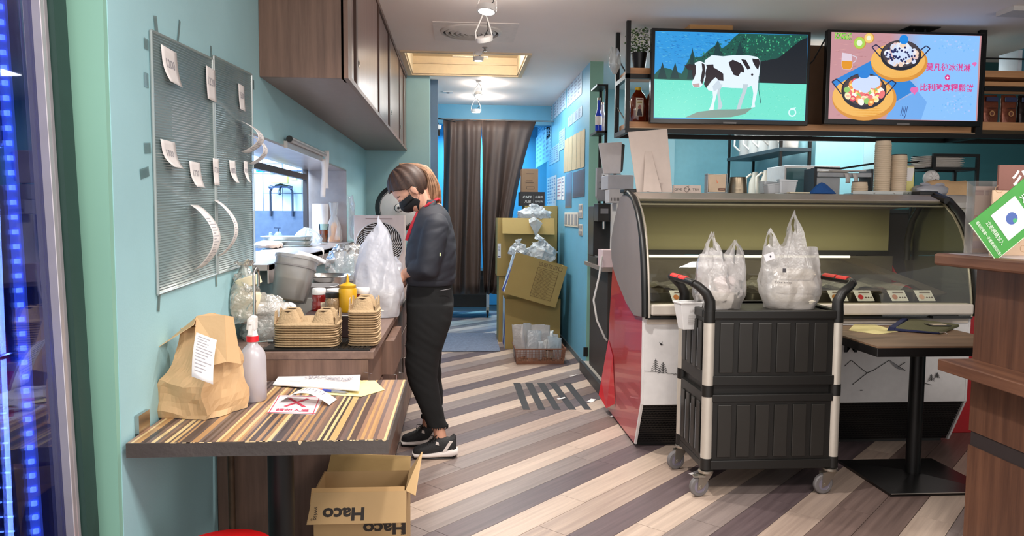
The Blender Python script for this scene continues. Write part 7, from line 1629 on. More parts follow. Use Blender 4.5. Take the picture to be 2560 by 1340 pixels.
    part('door_handle',white,t,lambda b:b.loft([ell(a+.185,y-.02,zb_+.02+z,.018*s_,.012*s_,12) for z,s_ in ((0,.5),(.05,1),(.15,1),(.22,.6))]),smooth=50); part('control_panel',black,t,lambda b:b.box((a+.205,y-.004,zb_+.02),(a+.245,y-.0005,zt_)))
    p=Pic((a+.205,y-.0045,zb_+.03),(1,0,0),(0,0,1),(0,-1,0)); [p.rect(.012,.02+k*.022,.03,.03+k*.022,(90,100,100)) for k in range(6)]; p.rect(.008,.16,.032,.175,(40,160,90)); p.build('printed_keys',t)
    y=5.22; zt_=P(2100,432,Y=y).z; a,b_=P(2036,432,Y=y).x,P(2184,432,Y=y).x
    # slim stand with paper trays and newspapers, on the floor between freezer and rear counter
    t=thing('paper_stand','grey stand with white sheets and folded newspaper left of the cup stacks','stand',((a+b_)/2,y+.08,.08))
    part('frame',mat('stand_dark',(44,46,50),.4),t,lambda b:b.box((a,y,.08),(a+.02,y+.16,zt_+.03)).box((b_-.02,y,.08),(b_,y+.16,zt_+.03)).tube([(a,y,zt_+.035),(b_-.25,y,zt_+.03),(b_,y,zt_+.07)],.008,6)); part('tray_board',mat('tray_grey',(196,200,206),.4),t,lambda b:b.box((a+.02,y-.01,zt_-.03),(b_-.02,y+.16,zt_)).box((a+.02,y+.02,1.2),(a+.2,y+.15,zt_-.031)),bevel=.002)
    for k,(dx,w_,dz,lab) in enumerate(((.03,.22,.001,'folded newspaper lying on the paper stand'),(.1,.28,.012,'white sheet stack lying on the paper stand over the newspaper'))):
        tag(warp(MB().box((a+dx,y-.015,zt_+dz),(a+dx+w_,y+.14,zt_+dz+.008)),.003,20,k).build('paper_stack',[mat('newsprint',(190,184,176),.8,var=.2,scale=30),paperw][k]),lab,'paper')
    for px in (2110,2130): q=P(px,445,Y=y-.02); tag(MB().sheet(lambda u,v:(q.x+.035*u+.01*v,q.y-.003-.01*math.sin(v*3),zt_-.005-.07*v),2,6).build('paper_tag',paperw,smooth=50,solid=.0008),('left' if px==2110 else 'right')+' white paper tag curling off the paper stand edge','paper','paper tags')
    # plate rack
    y=5.05; a,b_=P(2332,390,Y=y).x,P(2448,390,Y=y).x; zt_=P(2340,384,Y=y).z; zm=P(2340,418,Y=y).z
    t=thing('plate_rack','black square-tube rack holding white plates right of the cup stacks','rack',((a+b_)/2,y+.1,1.3))
    def bar(b,p0,p1,w=.02): b.box([min(p0[i],p1[i])-(w/2 if i==1 else 0) for i in range(3)],[max(p0[i],p1[i])+(w/2 if i==1 else 0) for i in range(3)])
    for yy in (y,y+.24):
        for x in (a,b_-.02): part('post',blackm,t,lambda b:b.box((x,yy-.01,.08),(x+.02,yy+.01,zt_)))
        for z in (zt_-.02,zm-.02): part('rail',blackm,t,lambda b:b.box((a+.02,yy-.01,z),(b_-.02,yy+.01,z+.02)))
    for x in (a,b_-.02): part('rail',blackm,t,lambda b:b.box((x,y+.01,zm-.02),(x+.02,y+.23,zm)))
    part('rail',blackm,t,lambda b:b.tube([(a-.25,y+.1,zm+.03),(a,y+.1,zm+.045)],.006,6).tube([(a-.3,y+.1,zm-.01),(a,y+.1,zm)],.008,6))
    pm=mat('white_melamine',(226,218,210),.3); proto=None
    for k in range(6):
        c=(a+.11,y+.115,zm+.001+k*.0135); lab=('lowest','second','third','fourth','fifth','topmost')[k] + ' white square plate counted up the plate rack stack'
        if proto is None:
            proto=MB().loft([ell(c[0],c[1],c[2]+z,.16*s_,.10*s_,28,6) for z,s_ in ((0,.8),(.002,.85),(.011,1),(.0125,1),(.004,.82))]).build('serving_plate',pm,smooth=40); tag(proto,lab,'plate','plates in the black rack')
        else: o=proto.copy(); COL.objects.link(o); o.location.z += k * .0135; o.location.x += random.uniform(-.006,.006); tag(o,lab,'plate','plates in the black rack')
    for k in range(2): tag(MB().loft([ell(a-.07,y+.1,zm-.002+k*.012+.034*0+z,.06*s_,.07*s_,24,5) for z,s_ in ((.0,.8),(.002,.85),(.009,1),(.0105,1),(.004,.82))]).build('small_plate',pm,smooth=40),('lower' if k==0 else 'upper')+' small white plate sticking out left of the plate rack','plate','small plates')
back_bar()
# kraft wrapping paper and acrylic box on a cabinet behind the wooden stand
q0,q1=P(2362,500,Y=3.5),P(2485,440,Y=3.5)

# ------------------------------------------------------------------ right-hand cafe table
def right_table():
    x0,x1,y0,y1=1.945,2.66,3.27,3.93
    wd=wood('brown_table_laminate',(104,80,62),(150,120,94),0,30)
    t=thing('cafe_table','small brown laminate table with thick black edge beside the black cart','table',((x0+x1)/2,(y0+y1)/2,0))
    part('tabletop',wd,t,lambda b:b.box((x0,y0,.742),(x1,y1,.75))); part('edge_band',mat('black_edge_band',(22,20,20),.4),t,lambda b:b.box((x0-.002,y0-.002,.70),(x1+.002,y1+.002,.7415)),bevel=.004)
    cx,cy=2.36,3.60
    part('column',blackm,t,lambda b:b.lathe([(.036,.03),(.036,.70)],(cx,cy,0),28),smooth=40)
    part('base_plate',mat('base_black',(18,17,17),.3),t,lambda b:b.loft([[(cx-.27,cy-.25,0),(cx+.27,cy-.25,0),(cx+.27,cy+.25,0),(cx-.27,cy+.25,0)],[(cx-.27,cy-.25,.014),(cx+.27,cy-.25,.014),(cx+.27,cy+.25,.014),(cx-.27,cy+.25,.014)],[(cx-.04,cy-.04,.03),(cx+.04,cy-.04,.03),(cx+.04,cy+.04,.03),(cx-.04,cy+.04,.03)]]))
    part('base_edge',alu,t,lambda b:b.tube([(cx-.268,cy-.252,.014),(cx+.27,cy-.252,.014)],.002,6))
    z=.751
    pts=[P(2121,826,Z=z),P(2196,836,Z=z),P(2245,829,Z=z),P(2190,812,Z=z),P(2135,811,Z=z)]
    tag(MB().prism([(max(p.x,x0+.01),p.y) for p in pts],2,z,z+.0008).build('yellow_slip',mat('yellow_paper',(236,222,158),.7)),'pale yellow slip lying on the small brown table by the cart','paper')
    A,B,C_,D=P(2222,828,Z=z),P(2352,836,Z=z),P(2400,818,Z=z),P(2270,806,Z=z)
    t=thing('zip_pouch','olive and navy zip pouch with card window on the small table','pouch',(A+C_)/2)
    part('pouch',mat('olive_fabric',(92,90,62),.85,bump=.3,bscale=120),t,lambda b:warp(b.hexa([A+Vector((.03,0,.002)),B,C_,D+Vector((0,0,.0))],[A+Vector((.04,.01,.022)),B+Vector((-.01,.01,.016)),C_+Vector((-.01,-.01,.018)),D+Vector((.01,-.01,.026))]),.002,20,1),bevel=.008)
    part('navy_end',mat('navy_fabric',(34,40,78),.85,bump=.3,bscale=120),t,lambda b:b.loft([[A+Vector((-.01,0,.002)),A+Vector((.035,-.002,.002)),A+Vector((.035,-.002,.02)),A+Vector((-.0,0,.024))],[D+Vector((-.04,0,.002)),D+Vector((.0,0,.002)),D+Vector((.0,0,.03)),D+Vector((-.03,0,.03))]]).hexa([A+Vector((.03,-.004,.002)),B+Vector((0,-.004,.002)),B+Vector((0,0,.002)),A+Vector((.03,0,.002))],[A+Vector((.03,-.004,.016)),B+Vector((-.01,-.004,.010)),B+Vector((-.01,0,.010)),A+Vector((.03,0,.016))]),bevel=.004)
    m0=(A+C_) / 2 + Vector((.07,0,.0235)); part('window_frame',black,t,lambda b:b.cbox(m0,(.11,.07,.003))); part('card_window',mat('card_cream',(220,200,176),.4),t,lambda b:b.cbox(m0+Vector((0,0,.002)),(.075,.04,.002)))
    part('zip_pull',steel,t,lambda b:b.cbox(B+Vector((-.0,-.006,.012)),(.03,.006,.004)).tube([B+Vector((.015,-.006,.012)),B+Vector((.03,-.012,.002))],.0025,6))
right_table()

# ------------------------------------------------------------------ wooden service stand in the right foreground
def host_stand():
    xf,yf,yn=2.05,2.78,1.5; wn=wood('walnut_front',(80,52,40),(118,80,60),2,22)
    t=thing('service_stand','tall walnut laminate service stand with two ledges at the right edge','counter',(2.5,2.2,0))
    part('body',wn,t,lambda b:b.box((xf,yn,0),(3.1,yf,.44)).box((xf,yn,.50),(3.1,yf,1.16)))
    part('dark_band',mat('band_dark',(54,46,46),.5),t,lambda b:b.box((xf+.006,yn,.44),(3.1,yf-.006,.50)))
    wl=wood('walnut_ledge',(88,56,42),(126,86,64),1,22)
    part('top_ledge',wl,t,lambda b:b.box((1.90,yn,1.16),(3.1,yf+.05,1.208)),bevel=.01)
    part('top_sheet',mat('laminate_grey',(180,172,176),.3),t,lambda b:b.box((1.93,yn,1.2082),(3.08,yf,1.2095)))
    part('lower_ledge',wl,t,lambda b:b.box((1.905,yn,.745),(xf-.0005,yf+.0,.79)),bevel=.004)
    z=1.21
    # brown sign board with a pale base card
    y=2.62; a,b_=P(2490,580,Y=y).x,2.36; t2=thing('menu_stand','upright brown board with white character over a pale patterned card on the stand','sign',(a+.12,y,z)); zm,zt=P(2490,475,Y=y).z,P(2490,412,Y=y).z
    part('upper_board',mat('brown_board',(128,84,74),.6),t2,lambda b:b.box((a,y,zm),(b_,y+.01,zt)),bevel=.001); part('lower_card',mat('pinkish_card',(220,188,158),.6),t2,lambda b:b.box((P(2480,560,Y=y).x,y+.002,z),(b_,y+.009,zm-.0005)))
    p=Pic((a,y,zm),(1,0,0),(0,0,1),(0,-1,0)); p.text('公',.083,.043,h=.062,w=.066,col=(236,228,222),bold=.03); p.text('告',.165,.043,h=.062,col=(236,228,222),bold=.03); p.build('printed_lettering',t2)
    p=Pic((P(2480,560,Y=y).x,y+.002,z),(1,0,0),(0,0,1),(0,-1,0)); 
    for cx,cy in ((.02,.25),(.05,.2),(.09,.27),(.13,.03),(.10,.06),(.16,.10),(.05,.04)):
        for k in range(12): a0,a1=k * .6,k * .6 + .6; r0,r1=.004 + .0016 * k,.004 + .0016 * (k+1); p.line([(cx+r0*math.cos(a0),cy+r0*math.sin(a0)),(cx+r1*math.cos(a1),cy+r1*math.sin(a1))],.0015,(190,150,110),up=False)
    p.build('spiral_pattern',t2)
    # tilted green card; its square code is left out
    y=2.5; q=[P(2396,590,Y=y),P(2490,650,Y=y),P(2632,540,Y=y),P(2534,478,Y=y)]
    o=q[0]; u=(q[3]-q[0]); v=(q[1]-q[0]); W_,H_=u.length,v.length; un,vn=u.normalized(),-(v-u.normalized()*v.dot(u.normalized())).normalized()
    base=o - vn * H_; base=q[1]; 
    t3=thing('green_card','tilted bright green card with white square panel leaning on the wooden stand','card',q[1])
    M_=Matrix(((un.x,vn.x,0,base.x),(0,0,1,base.y),(un.z,vn.z,0,base.z),(0,0,0,1)))
    gm=mat('green_card_m',(64,146,62),.45)
    part('card',gm,t3,lambda b:b.box((0,0,0),(W_,H_,.004)),M_)
    part('card_edge',mat('card_pale_edge',(206,224,196),.5),t3,lambda b:b.box((-.002,-.002,-.0002),(W_+.002,0,.0042)).box((-.002,0,-.0002),(0,H_,.0042)),M_)
    p=Pic(base,un,vn,(0,-1,0),base=.001); wt=(226,236,222)
    # lettering runs along v (reads across the tilted card)
    s_=H_; rot=0
    p.rect(W_*.30,H_*.16,W_*.74,H_*.84,(236,234,238)); p.disc(W_*.52,H_*.5,.022,(72,96,160),n=28); p.disc(W_*.54,H_*.42,.008,(70,160,110))
    p.text('立即掃碼加入',W_*.21,H_*.48,h=.017,w=H_*.6,col=wt,rot=-PI/2); p.text('最新好康第一手優惠通知訊息!',W_*.09,H_*.48,h=.013,w=H_*.9,col=wt,rot=-PI/2)
    p.text('天母店',W_*.82,H_*.5,h=.022,w=H_*.55,col=wt,rot=-PI/2,bold=.02); p.text('歡迎加入',W_*.93,H_*.5,h=.02,w=H_*.6,col=wt,rot=-PI/2,bold=.02)
    p.build('printed_lettering',t3)
    # clear leaflet box and kraft wrap standing on the ledge behind
    y=2.74; a,b_=P(2434,560,Y=y).x,P(2488,560,Y=y).x; zt=P(2440,452,Y=y).z
    t4=thing('leaflet_box','clear acrylic box with coloured leaflets behind the green card','box',((a+b_)/2,y,z)); part('acrylic_shell',film('acrylic3',(222,212,206),.85,.08,.4,.3),t4,lambda b:b.box((a,y,z),(b_+.02,y+.003,zt)).box((a,y+.003,z),(a+.003,y+.05,zt)).box((b_+.017,y+.003,z),(b_+.02,y+.05,zt)))
    p=Pic((a,y+.02,z),(1,0,0),(0,0,1),(0,-1,0)); p.rect(.004,.004,b_-a+.01,zt-z-.02,(226,204,192)); p.rect(.012,zt-z-.055,.05,zt-z-.035,(180,150,150)); p.rect(.056,zt-z-.055,.07,zt-z-.035,(190,170,170)); p.rect(.012,.10,.03,.15,(216,150,150)); p.poly([(.035,.09),(.06,.09),(.07,.15),(.04,.16)],(120,170,226)); p.poly([(.055,.10),(.07,.10),(.068,.15)],(236,200,110)); p.rect(.01,.02,.07,.05,(206,190,200)); p.rect(.01,.07,.05,.085,(206,150,140)); p.build('leaflets',t4)
host_stand()
# kraft wrap bunched on the red cabinet
t=thing('kraft_wrap','large crumpled kraft wrapping bundle behind the wooden stand','wrap',(3.3,4.82,.8))
mb=MB(T((3.32,4.83,.8005)))
mb.loft([ell(0,0,z,rx,ry,28,2.6) for z,rx,ry in ((0,.12,.10),(.3,.15,.11),(.5,.18,.11),(.66,.19,.09),(.76,.18,.05),(.80,.12,.02))]); warp(mb,.03,8,4); mb.build('wrap',kraft,t,smooth=60)

# ------------------------------------------------------------------ the woman at the counter
def remeshed(mb,vox,it=4,fac=.5):
    me=bpy.data.meshes.new('r'); me.from_pydata(mb.v,[],mb.f)
    b=bmesh.new(); b.from_mesh(me); bmesh.ops.recalc_face_normals(b,faces=b.faces); b.to_mesh(me); b.free()
    ob=bpy.data.objects.new('r',me); COL.objects.link(ob)
    md=ob.modifiers.new('m','REMESH'); md.mode='VOXEL'; md.voxel_size=vox; md.use_smooth_shade=True
    sm=ob.modifiers.new('s','SMOOTH'); sm.iterations=it; sm.factor=fac
    m2=bpy.data.meshes.new_from_object(ob.evaluated_get(bpy.context.evaluated_depsgraph_get()))
    out=MB(); out.v=[v.co.copy() for v in m2.vertices]; out.f=[list(p.vertices) for p in m2.polygons]; out.c=[None] * len(out.f); out.mi=[0] * len(out.f)
    bpy.data.objects.remove(ob); bpy.data.meshes.remove(me); bpy.data.meshes.remove(m2); return out
def sphere(mb,M_,rx,ry,rz,n=20,m_=12):
    old=mb.M; mb.M=M_; mb.loft([ell(0,0,rz*math.sin(a),rx*math.cos(a),ry*math.cos(a),n) for a in [(-.5+(k+.02)/(m_+.04))*PI for k in range(m_+1)]]); mb.M=old
def person():
    B=lambda px,py,Y=4.17: P(px,py,Y=Y)
    t=thing('person','woman in dark jacket, black trousers and black mask packing food at the counter','person',(B(1070,1100).x,4.17,0))
    skin=mat('skin',(214,160,134),.5,var=.04,scale=6); skin.node_tree.nodes['Principled BSDF'].inputs['Subsurface Weight'].default_value=.08
    jm=mat('jacket_navy',(35,37,46),.75,var=.08,scale=9,bump=.15,bscale=14); tm_=mat('trousers_black',(13,13,14),.9,var=.08,scale=30,bump=.1,bscale=30)
    # head frame
    hc=B(1027,471); th=R(50)
    f=Vector((-math.cos(th),0,-math.sin(th))); s=Vector((0,1,0)); u=Vector((-math.sin(th),0,math.cos(th)))
    HM=Matrix(((f.x,s.x,u.x,hc.x),(f.y,s.y,u.y,hc.y),(f.z,s.z,u.z,hc.z),(0,0,0,1))) @ Matrix.Scale(1.1,4)
    def H(a,b_,c_): return HM @ Vector((a,b_,c_))
    body=MB()
    def E(a,b_,c_,ra,rb,rc,ry=0): sphere(body,HM@T((a,b_,c_),0,0,ry),ra,rb,rc)
    E(-.005,0,.02,.094,.073,.092); E(.028,0,-.045,.060,.055,.070); E(.045,0,-.088,.032,.030,.026); E(.070,0,-.02,.022,.035,.045)
    E(.095,0,-.035,.013,.012,.016); E(.088,0,-.018,.012,.008,.022); E(.080,0,.006,.012,.042,.008); E(.082,0,-.068,.012,.024,.010)
    for q in (-1,1): E(.066,q*.03,-.008,.014,.016,.010); E(.04,q*.038,-.04,.03,.018,.03)
    for q in (-1,1):  # ears: rim, lobe
        sphere(body,HM@T((-.008,q*.074,-.018),0,0,R(-10)),.017,.008,.028); sphere(body,HM@T((-.004,q*.072,-.042)),.009,.007,.010)
    # neck and trunk
    body.tube([H(-.035,0,-.03),B(1066,508),B(1085,530)],[.052,.05,.062],16)
    def rings(rows,Y,k=1.0,n=28,p=2.3): return [ell((B(a,y,Y).x+B(b_,y,Y).x)/2,Y,B((a+b_)/2,y,Y).z,abs(B(b_,y,Y).x-B(a,y,Y).x)/2*k,w*k,n,p) for y,a,b_,w in rows]
    tor=[(508,1064,1100,.05),(520,1052,1112,.10),(536,1043,1123,.165),(560,1034,1131,.195),(600,1021,1138,.20),(640,1014,1140,.205),(675,1013,1139,.20),(697,1015,1138,.185),(706,1020,1134,.17)]
    body.loft(rings(tor,4.17,.84))
    pel=[(690,1024,1130,.15),(715,1017,1130,.165),(745,1015,1134,.178),(775,1016,1134,.18),(800,1020,1130,.17),(822,1030,1118,.13)]
    nl=[(760,1018,1133,.085),(800,1016,1130,.092),(840,1015,1117,.09),(880,1014,1102,.083),(920,1014,1095,.075),(950,1018,1096,.07),(980,1031,1099,.066),(1010,1045,1104,.062),(1040,1058,1112,.056),(1058,1066,1117,.053),(1066,1068,1121,.054)]
    flg=[(760,1022,1128,.085),(800,1022,1120,.09),(840,1022,1108,.088),(880,1022,1104,.082),(920,1024,1102,.075),(950,1030,1103,.07),(980,1040,1107,.064),(1010,1051,1108,.058),(1030,1058,1100,.052),(1040,1060,1096,.05)]
    body.loft(rings(pel,4.17,.84)); body.loft(rings(nl,4.07,.82)); body.loft(rings(flg,4.27,.82))
    body.tube([B(1086,1040,4.06),B(1098,1075,4.06),B(1102,1100,4.06)],[.042,.034,.036],14); body.tube([B(1076,1020,4.28),B(1070,1048,4.28),B(1068,1075,4.28)],[.04,.032,.034],14)
    # feet inside the shoes
    body.tube([B(1108,1105,4.05),B(1080,1118,4.05),B(1055,1124,4.05)],[.034,.032,.026],12); body.tube([B(1072,1078,4.28),B(1045,1092,4.28),B(1022,1096,4.28)],[.034,.032,.026],12)
    # arms and hands
    arms=[]
    for q in (-1,1):
        Ys=4.17 + q * .175; sh,el,wr=B(1092,556,Ys),B(1070,668,4.17+q*.215),B(1012,684,4.17+q*.09)
        arms.append((sh,el,wr)); body.tube([sh,sh.lerp(el,.5),el,el.lerp(wr,.4),wr.lerp(el,.12),wr],[.05,.046,.042,.04,.029,.026],14)
        pd_=Vector((-.75,-q*.12,-.65)).normalized(); nrm=Vector((-.15,-q*.97,.1)).normalized(); sd=pd_.cross(nrm).normalized()
        pc=wr + pd_ * .04
        body.tube([wr,pc-pd_*.01,pc+pd_*.03],[.026,.034,.034],12)
        for k,L in enumerate((.066,.076,.071,.056)):
            b0=pc + pd_ * .02 + sd * (k-1.5) * .0195
            d1=(pd_+nrm*.15).normalized(); d2=(pd_*.8+nrm*.65).normalized(); d3=(pd_*.35+nrm*.95).normalized()
            p1=b0 + d1 * (.015+L*.42); p2=p1 + d2 * L * .33; p3=p2 + d3 * L * .27
            body.tube([b0,p1,p2,p3],[.0098,.0092,.0084,.0068],10); sphere(body,T(p3),.0068,.0068,.0068,8,6)
        tb=pc - pd_ * .02 - sd * .026; t1=tb + (pd_*.5-sd*.75+nrm*.3).normalized() * .035; t2=t1 + (pd_*.85-sd*.15+nrm*.4).normalized() * .03
        body.tube([tb,t1,t2],[.0125,.0105,.0085],10); sphere(body,T(t2),.0085,.0085,.0085,8,6)
    rm=remeshed(body,.0048,5,.5); bo=rm.build('body',skin,t,smooth=180)
    # jacket
    j=MB(); j.loft(rings(tor,4.17,1.0,36))
    for (sh,el,wr),q in zip(arms,(-1,1)):
        j.tube([sh+Vector((-.0,q*-.03,.015)),sh+Vector((0,0,-.01)),sh.lerp(el,.35),sh.lerp(el,.75)+Vector((.0,0,0)),el+Vector((-.004,0,-.01)),el.lerp(wr,.35),el.lerp(wr,.62)],[.055,.068,.072,.068,.067,.060,.050],20)
    j=remeshed(j,.0085,12,.7)
    for i,v in enumerate(j.v):
        fold=noise.noise(Vector((v.x*9+v.z*7,v.y*9,v.z*16-v.x*6))) * .008 + abs(noise.noise(Vector((v.x*16-v.z*20,v.y*8,v.z*12)))) * .006
        d=Vector((v.x-B(1078,600).x,v.y-4.17,0)); d.normalize(); k=.4 if v.z > 1.3 else 1.0
        j.v[i]=v + d * fold * k
    j.build('jacket',jm,t,smooth=180)
    part('hem_band',jm,t,lambda b:b.loft(rings([(694,1016,1137,.187),(698,1015,1138,.188),(706,1017,1136,.182),(709,1019,1134,.176)],4.17,1.0,36),cap=False),smooth=60)
    part('stand_collar',jm,t,lambda b:b.loft([[B(px+dx,py,4.17)+Vector((0,w*1.0*sy,0)) for dx,sy in ((0,-.35),(18,-1),(30,-.9),(36,0),(30,.9),(18,1),(0,.35))] for px,py,w in ((1052,540,.10),(1056,518,.078),(1060,500,.066))],close=False),smooth=80,solid=.006)
    # red collar and placket
    rc_=mat('red_trim',(182,22,44),.6)
    part('red_collar',rc_,t,lambda b:b.tube([B(1094,497,4.12),B(1100,501,4.17),B(1094,497,4.22),B(1070,512,4.245),B(1048,533,4.19),B(1046,536,4.15),B(1068,513,4.095)],.008,8,closed=True),smooth=60)
    part('red_placket',rc_,t,lambda b:b.loft([[B(px,py,4.17)+Vector((-.006,dy,0)) for dy in (-w,w)]+[B(px+10,py+3,4.17)+Vector((0,w,0)),B(px+10,py+3,4.17)+Vector((0,-w,0))] for px,py,w in ((1044,530,.05),(1035,550,.055),(1024,575,.05),(1016,600,.035))]),smooth=60)
    part('sleeve_mark',mat('pale_green_mark',(190,200,150),.5),t,lambda b:b.box(B(1099,640,3.885),B(1102,632,3.90)))
    # trousers
    tr=MB(); tr.loft(rings([(700,1020,1132,.165)]+pel[1:],4.17,1.0,32)); tr.loft(rings(nl,4.07,1.0,28)); tr.loft(rings(flg,4.27,1.0,28)); tr=remeshed(tr,.0075,4,.5)
    for i,v in enumerate(tr.v):
        kn=math.exp(-((v.z-.52)/.16)**2) + .4 * math.exp(-((v.z-.2)/.08)**2) + .35
        w=noise.noise(Vector((v.x*6,v.y*7,v.z*26+v.x*18))) * .006 * kn; d=Vector((v.x-(-.17),v.y-(4.07 if v.y<4.17 else 4.27),0)); d.normalize(); tr.v[i]=v + d * w
    tr.build('trousers',tm_,t,smooth=180)
    for cx,cy,Y in ((1094,1063,4.07),(1078,1038,4.27)):
        mb=MB()
        for k in range(26):
            a=k / 26 * 6.28; c=B(cx,cy,Y) + Vector((.057*math.cos(a),.05*math.sin(a),0)); mb.box(c-Vector((.003,.003,.010+.006*random.random())),c+Vector((.003,.003,.004)))
        mb.build('frayed_hem',tm_,t,kind='stuff')
    part('pocket_line',mat('pocket_grey',(110,108,110),.6),t,lambda b:b.tube([B(1100,727,3.985),B(1126,722,4.02)],.0022,6))
    # shoes
    def shoe(toe,heel,base,Y,lab):
        xt,xh=B(toe,base,Y).x,B(heel,base,Y).x; L=xh - xt; n=24
        def ring(x,w,z0,z1,p=2.6): return [(xt+L*x,Y+w*math.copysign(abs(math.cos(a))**(2/p),math.cos(a)),(z0+z1)/2+(z1-z0)/2*math.copysign(abs(math.sin(a))**(2/p),math.sin(a))) for a in [2*PI*k/n for k in range(n)]]
        sh=part('shoe',mat('shoe_black',(38,38,40),.7,bump=.3,bscale=200),t,lambda b:b.loft([ring(.0,.02,.03,.045),ring(.04,.034,.022,.058),ring(.16,.044,.022,.068),ring(.32,.046,.022,.082),ring(.48,.043,.022,.105),ring(.6,.040,.022,.122),ring(.72,.037,.022,.118),ring(.84,.036,.022,.112),ring(.94,.034,.024,.132),ring(1.0,.02,.03,.12)]),smooth=60)
        part('midsole',mat('sole_white',(226,216,210),.5),sh,lambda b:b.loft([ring(-.02,.02,.02,.034),ring(.03,.04,.008,.032),ring(.3,.048,.006,.034),ring(.6,.044,.006,.042),ring(.9,.044,.006,.058),ring(1.03,.028,.016,.052)]),smooth=50)
        part('outsole',black,sh,lambda b:b.loft([ring(-.01,.02,.008,.02),ring(.05,.038,.0005,.012),ring(.5,.043,.0005,.010),ring(.95,.04,.001,.010),ring(1.0,.02,.006,.012)]),smooth=50)
        for k in range(5): x=xt + L * (.34+k*.06); zt=.086 + k * .0095; part('lace',black,sh,lambda b:b.tube([(x,Y-.03,zt-.008),(x+.004,Y,zt+.004),(x+.008,Y+.03,zt-.008)],.003,6))
        part('lace_bow',black,sh,lambda b:b.tube([(xt+L*.5,Y,.118),(xt+L*.4,Y-.025,.13),(xt+L*.38,Y-.03,.105),(xt+L*.5,Y-.005,.115),(xt+L*.55,Y-.035,.135),(xt+L*.46,Y-.04,.10)],.0025,6),smooth=60)
        part('side_patch',mat('sole_white',(226,216,210),.5),sh,lambda b:b.prism([(xt+L*.66,.035),(xt+L*.74,.035),(xt+L*.92,.10),(xt+L*.84,.10)],1,Y-.0405,Y-.036)); part('heel_tab',mat('sole_white',(226,216,210),.5),sh,lambda b:b.prism([(xt+L*.52,.085),(xt+L*.6,.08),(xt+L*.59,.096),(xt+L*.53,.1)],1,Y-.046,Y-.040))
        return sh
    s1=shoe(1033,1141,1138,4.05,'near'); s2=shoe(1004,1102,1104,4.275,'far')
    # hair
    hm=mat('hair_brown',(60,40,31),.62,var=.4,scale=40,stretch=(1,12,1)); hl=mat('hair_light',(136,98,70),.6,var=.45,scale=30)
    mb=MB(HM); nu,nv=110,70; vs=[]
    for jj in range(nv+1):
        for ii in range(nu):
            a,b_=2 * PI * ii / nu,-PI / 2 + PI * jj / nv; q=Vector((math.cos(b_)*math.cos(a),math.cos(b_)*math.sin(a),math.sin(b_)))
            r_=1 + .02 * math.sin(a*14+b_*4); vs.append((-.008+.104*q.x*r_,.082*q.y*r_,.022+.101*q.z*r_))
    fs=[]
    for jj in range(nv):
        for ii in range(nu):
            qd=(jj*nu+ii,jj*nu+(ii+1)%nu,(jj+1)*nu+(ii+1)%nu,(jj+1)*nu+ii); c=[sum(vs[k][d] for k in qd)/4 for d in range(3)]
            x,z=c[0],c[2]; hlim=.062 if x > .07 else (.0+(x-.01)*.95 if x>.01 else (-.002 if x>-.015 else-.075))
            if z > hlim: fs.append(qd)
    mb.add(vs,fs); hair=mb.build('hair',hm,t,smooth=180,solid=.006)
    tie=H(-.052,0,.098)
    part('hair_tie',black,t,lambda b:b.loft([[p_ for p_ in ([tie+(f*math.cos(a)*.0+s*math.cos(a)*rr+f*math.sin(a)*rr*.9)+u*hh for a in [2*PI*k/14 for k in range(14)]])] for rr,hh in ((.018,-.012),(.028,-.006),(.028,.008),(.016,.013))]),smooth=60)
    random.seed(21)
    pt=MB()
    def smooth_path(ps,n=14):
        out=[]
        for k in range(n+1):
            q=k / n * (len(ps)-1); i=min(int(q),len(ps)-2); q -= i; p0,p1,p2,p3=ps[max(i-1,0)],ps[i],ps[i+1],ps[min(i+2,len(ps)-1)]
            out.append(.5*(2*p1+(p2-p0)*q+(2*p0-5*p1+4*p2-p3)*q*q+(3*p1-p0-3*p2+p3)*q**3))
        return out
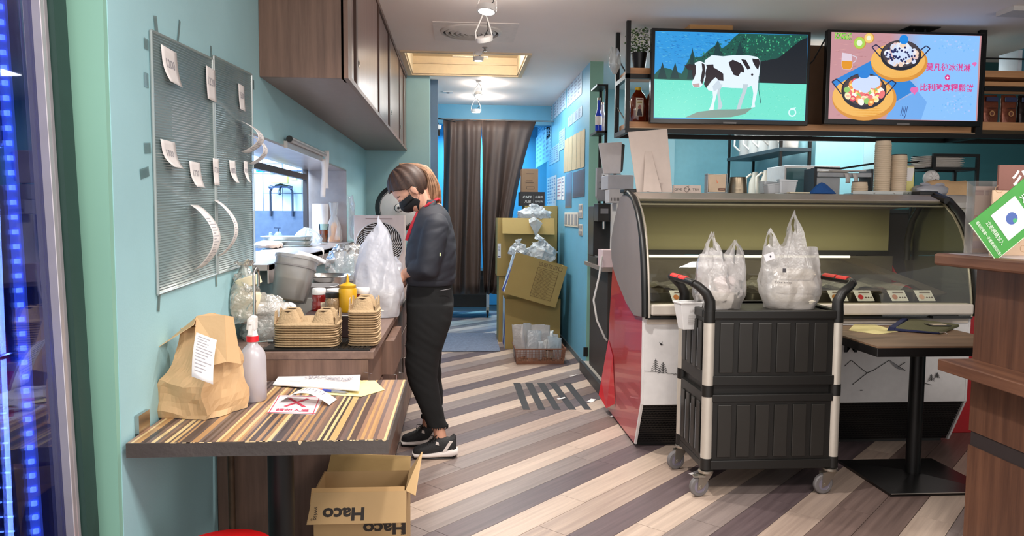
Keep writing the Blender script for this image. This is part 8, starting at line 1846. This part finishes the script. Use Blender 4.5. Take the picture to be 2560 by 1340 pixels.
    for k in range(170):
        a=random.uniform(0,6.28); q=random.random() ** .5; ox,oy=math.cos(a) * q,math.sin(a) * q; e=random.uniform(-6,14)
        path=smooth_path([tie-u*.01,tie+u*.02+Vector((.008+.006*ox,.012*oy,.008)),B(1056,421)+Vector((.014*ox,.026*oy,.016*ox)),B(1072,436)+Vector((.026*ox,.036*oy,0)),B(1080,462)+Vector((.040*ox,.042*oy,0)),B(1082,484)+Vector((.046*ox,.04*oy,0)),B(1082+3*ox,500+e)+Vector((.045*ox,.036*oy,0))])
        pt.tube(path,[.0035+.0025*math.sin(PI*min(1,j/14+.12)) for j in range(14)]+[.001],5)
    pt.build('ponytail',hl,t,smooth=60,kind='stuff')
    # mask, eyes
    mk=MB(HM); vs=[]
    nu,nv=20,12
    def mf(a,b_):
        ang=(a-.5) * 2.6; uu=.0 - .118 * b_; bul=math.sin(min(1,b_*1.15+.12)*PI) ** .6
        rx=.062 + .052 * bul * (1 if abs(ang)<1 else .8); ry=.074 - .012 * b_; return (.0+rx*math.cos(ang),ry*math.sin(ang),uu+(.02*(abs(ang)/1.3)*-1 if b_<.3 else .03*abs(ang)*b_))
    mk.sheet(mf,nu,nv); mask=mk.build('face_mask',mat('mask_black',(20,20,22),.8,bump=.2,bscale=90),t,smooth=180,solid=.002)
    for q in (-1,1): part('ear_loop',black,mask,lambda b:b.tube([Vector(mf(.5+q*.5,.0)),Vector((.012,q*.074,.005)),Vector((-.012,q*.082,.008)),Vector((-.022,q*.082,-.02)),Vector((-.012,q*.074,-.05)),Vector(mf(.5+q*.5,.9))],.0016,6),HM)
    for q in (-1,1):
        part('eyebrow',hm,t,lambda b:b.tube([(.080,q*.018,.012),(.078,q*.034,.017),(.064,q*.05,.013)],[.002,.003,.0015],6),HM); part('eyelashes',mat('lash_black',(30,20,18),.6),t,lambda b:b.tube([(.0815,q*.016,-.010),(.081,q*.03,-.013),(.068,q*.045,-.009)],[.001,.002,.001],6),HM)
    return t
random.seed(30); person()
# bag and box she is packing
def packing():
    c=(-.385,4.06,CT+.001); carrier_bag('white_bag','white bag held open by the woman over a food box on the worktop',c,R(20),.17,.15,.21,.285,white_film,77,((-.4,1.0),(.5,.95)),lambda t,M_:box_fill([(0,0,.003,.15,.12,.065)])(t,M_),saddle=.95,bot=.9,hole=False)
packing()
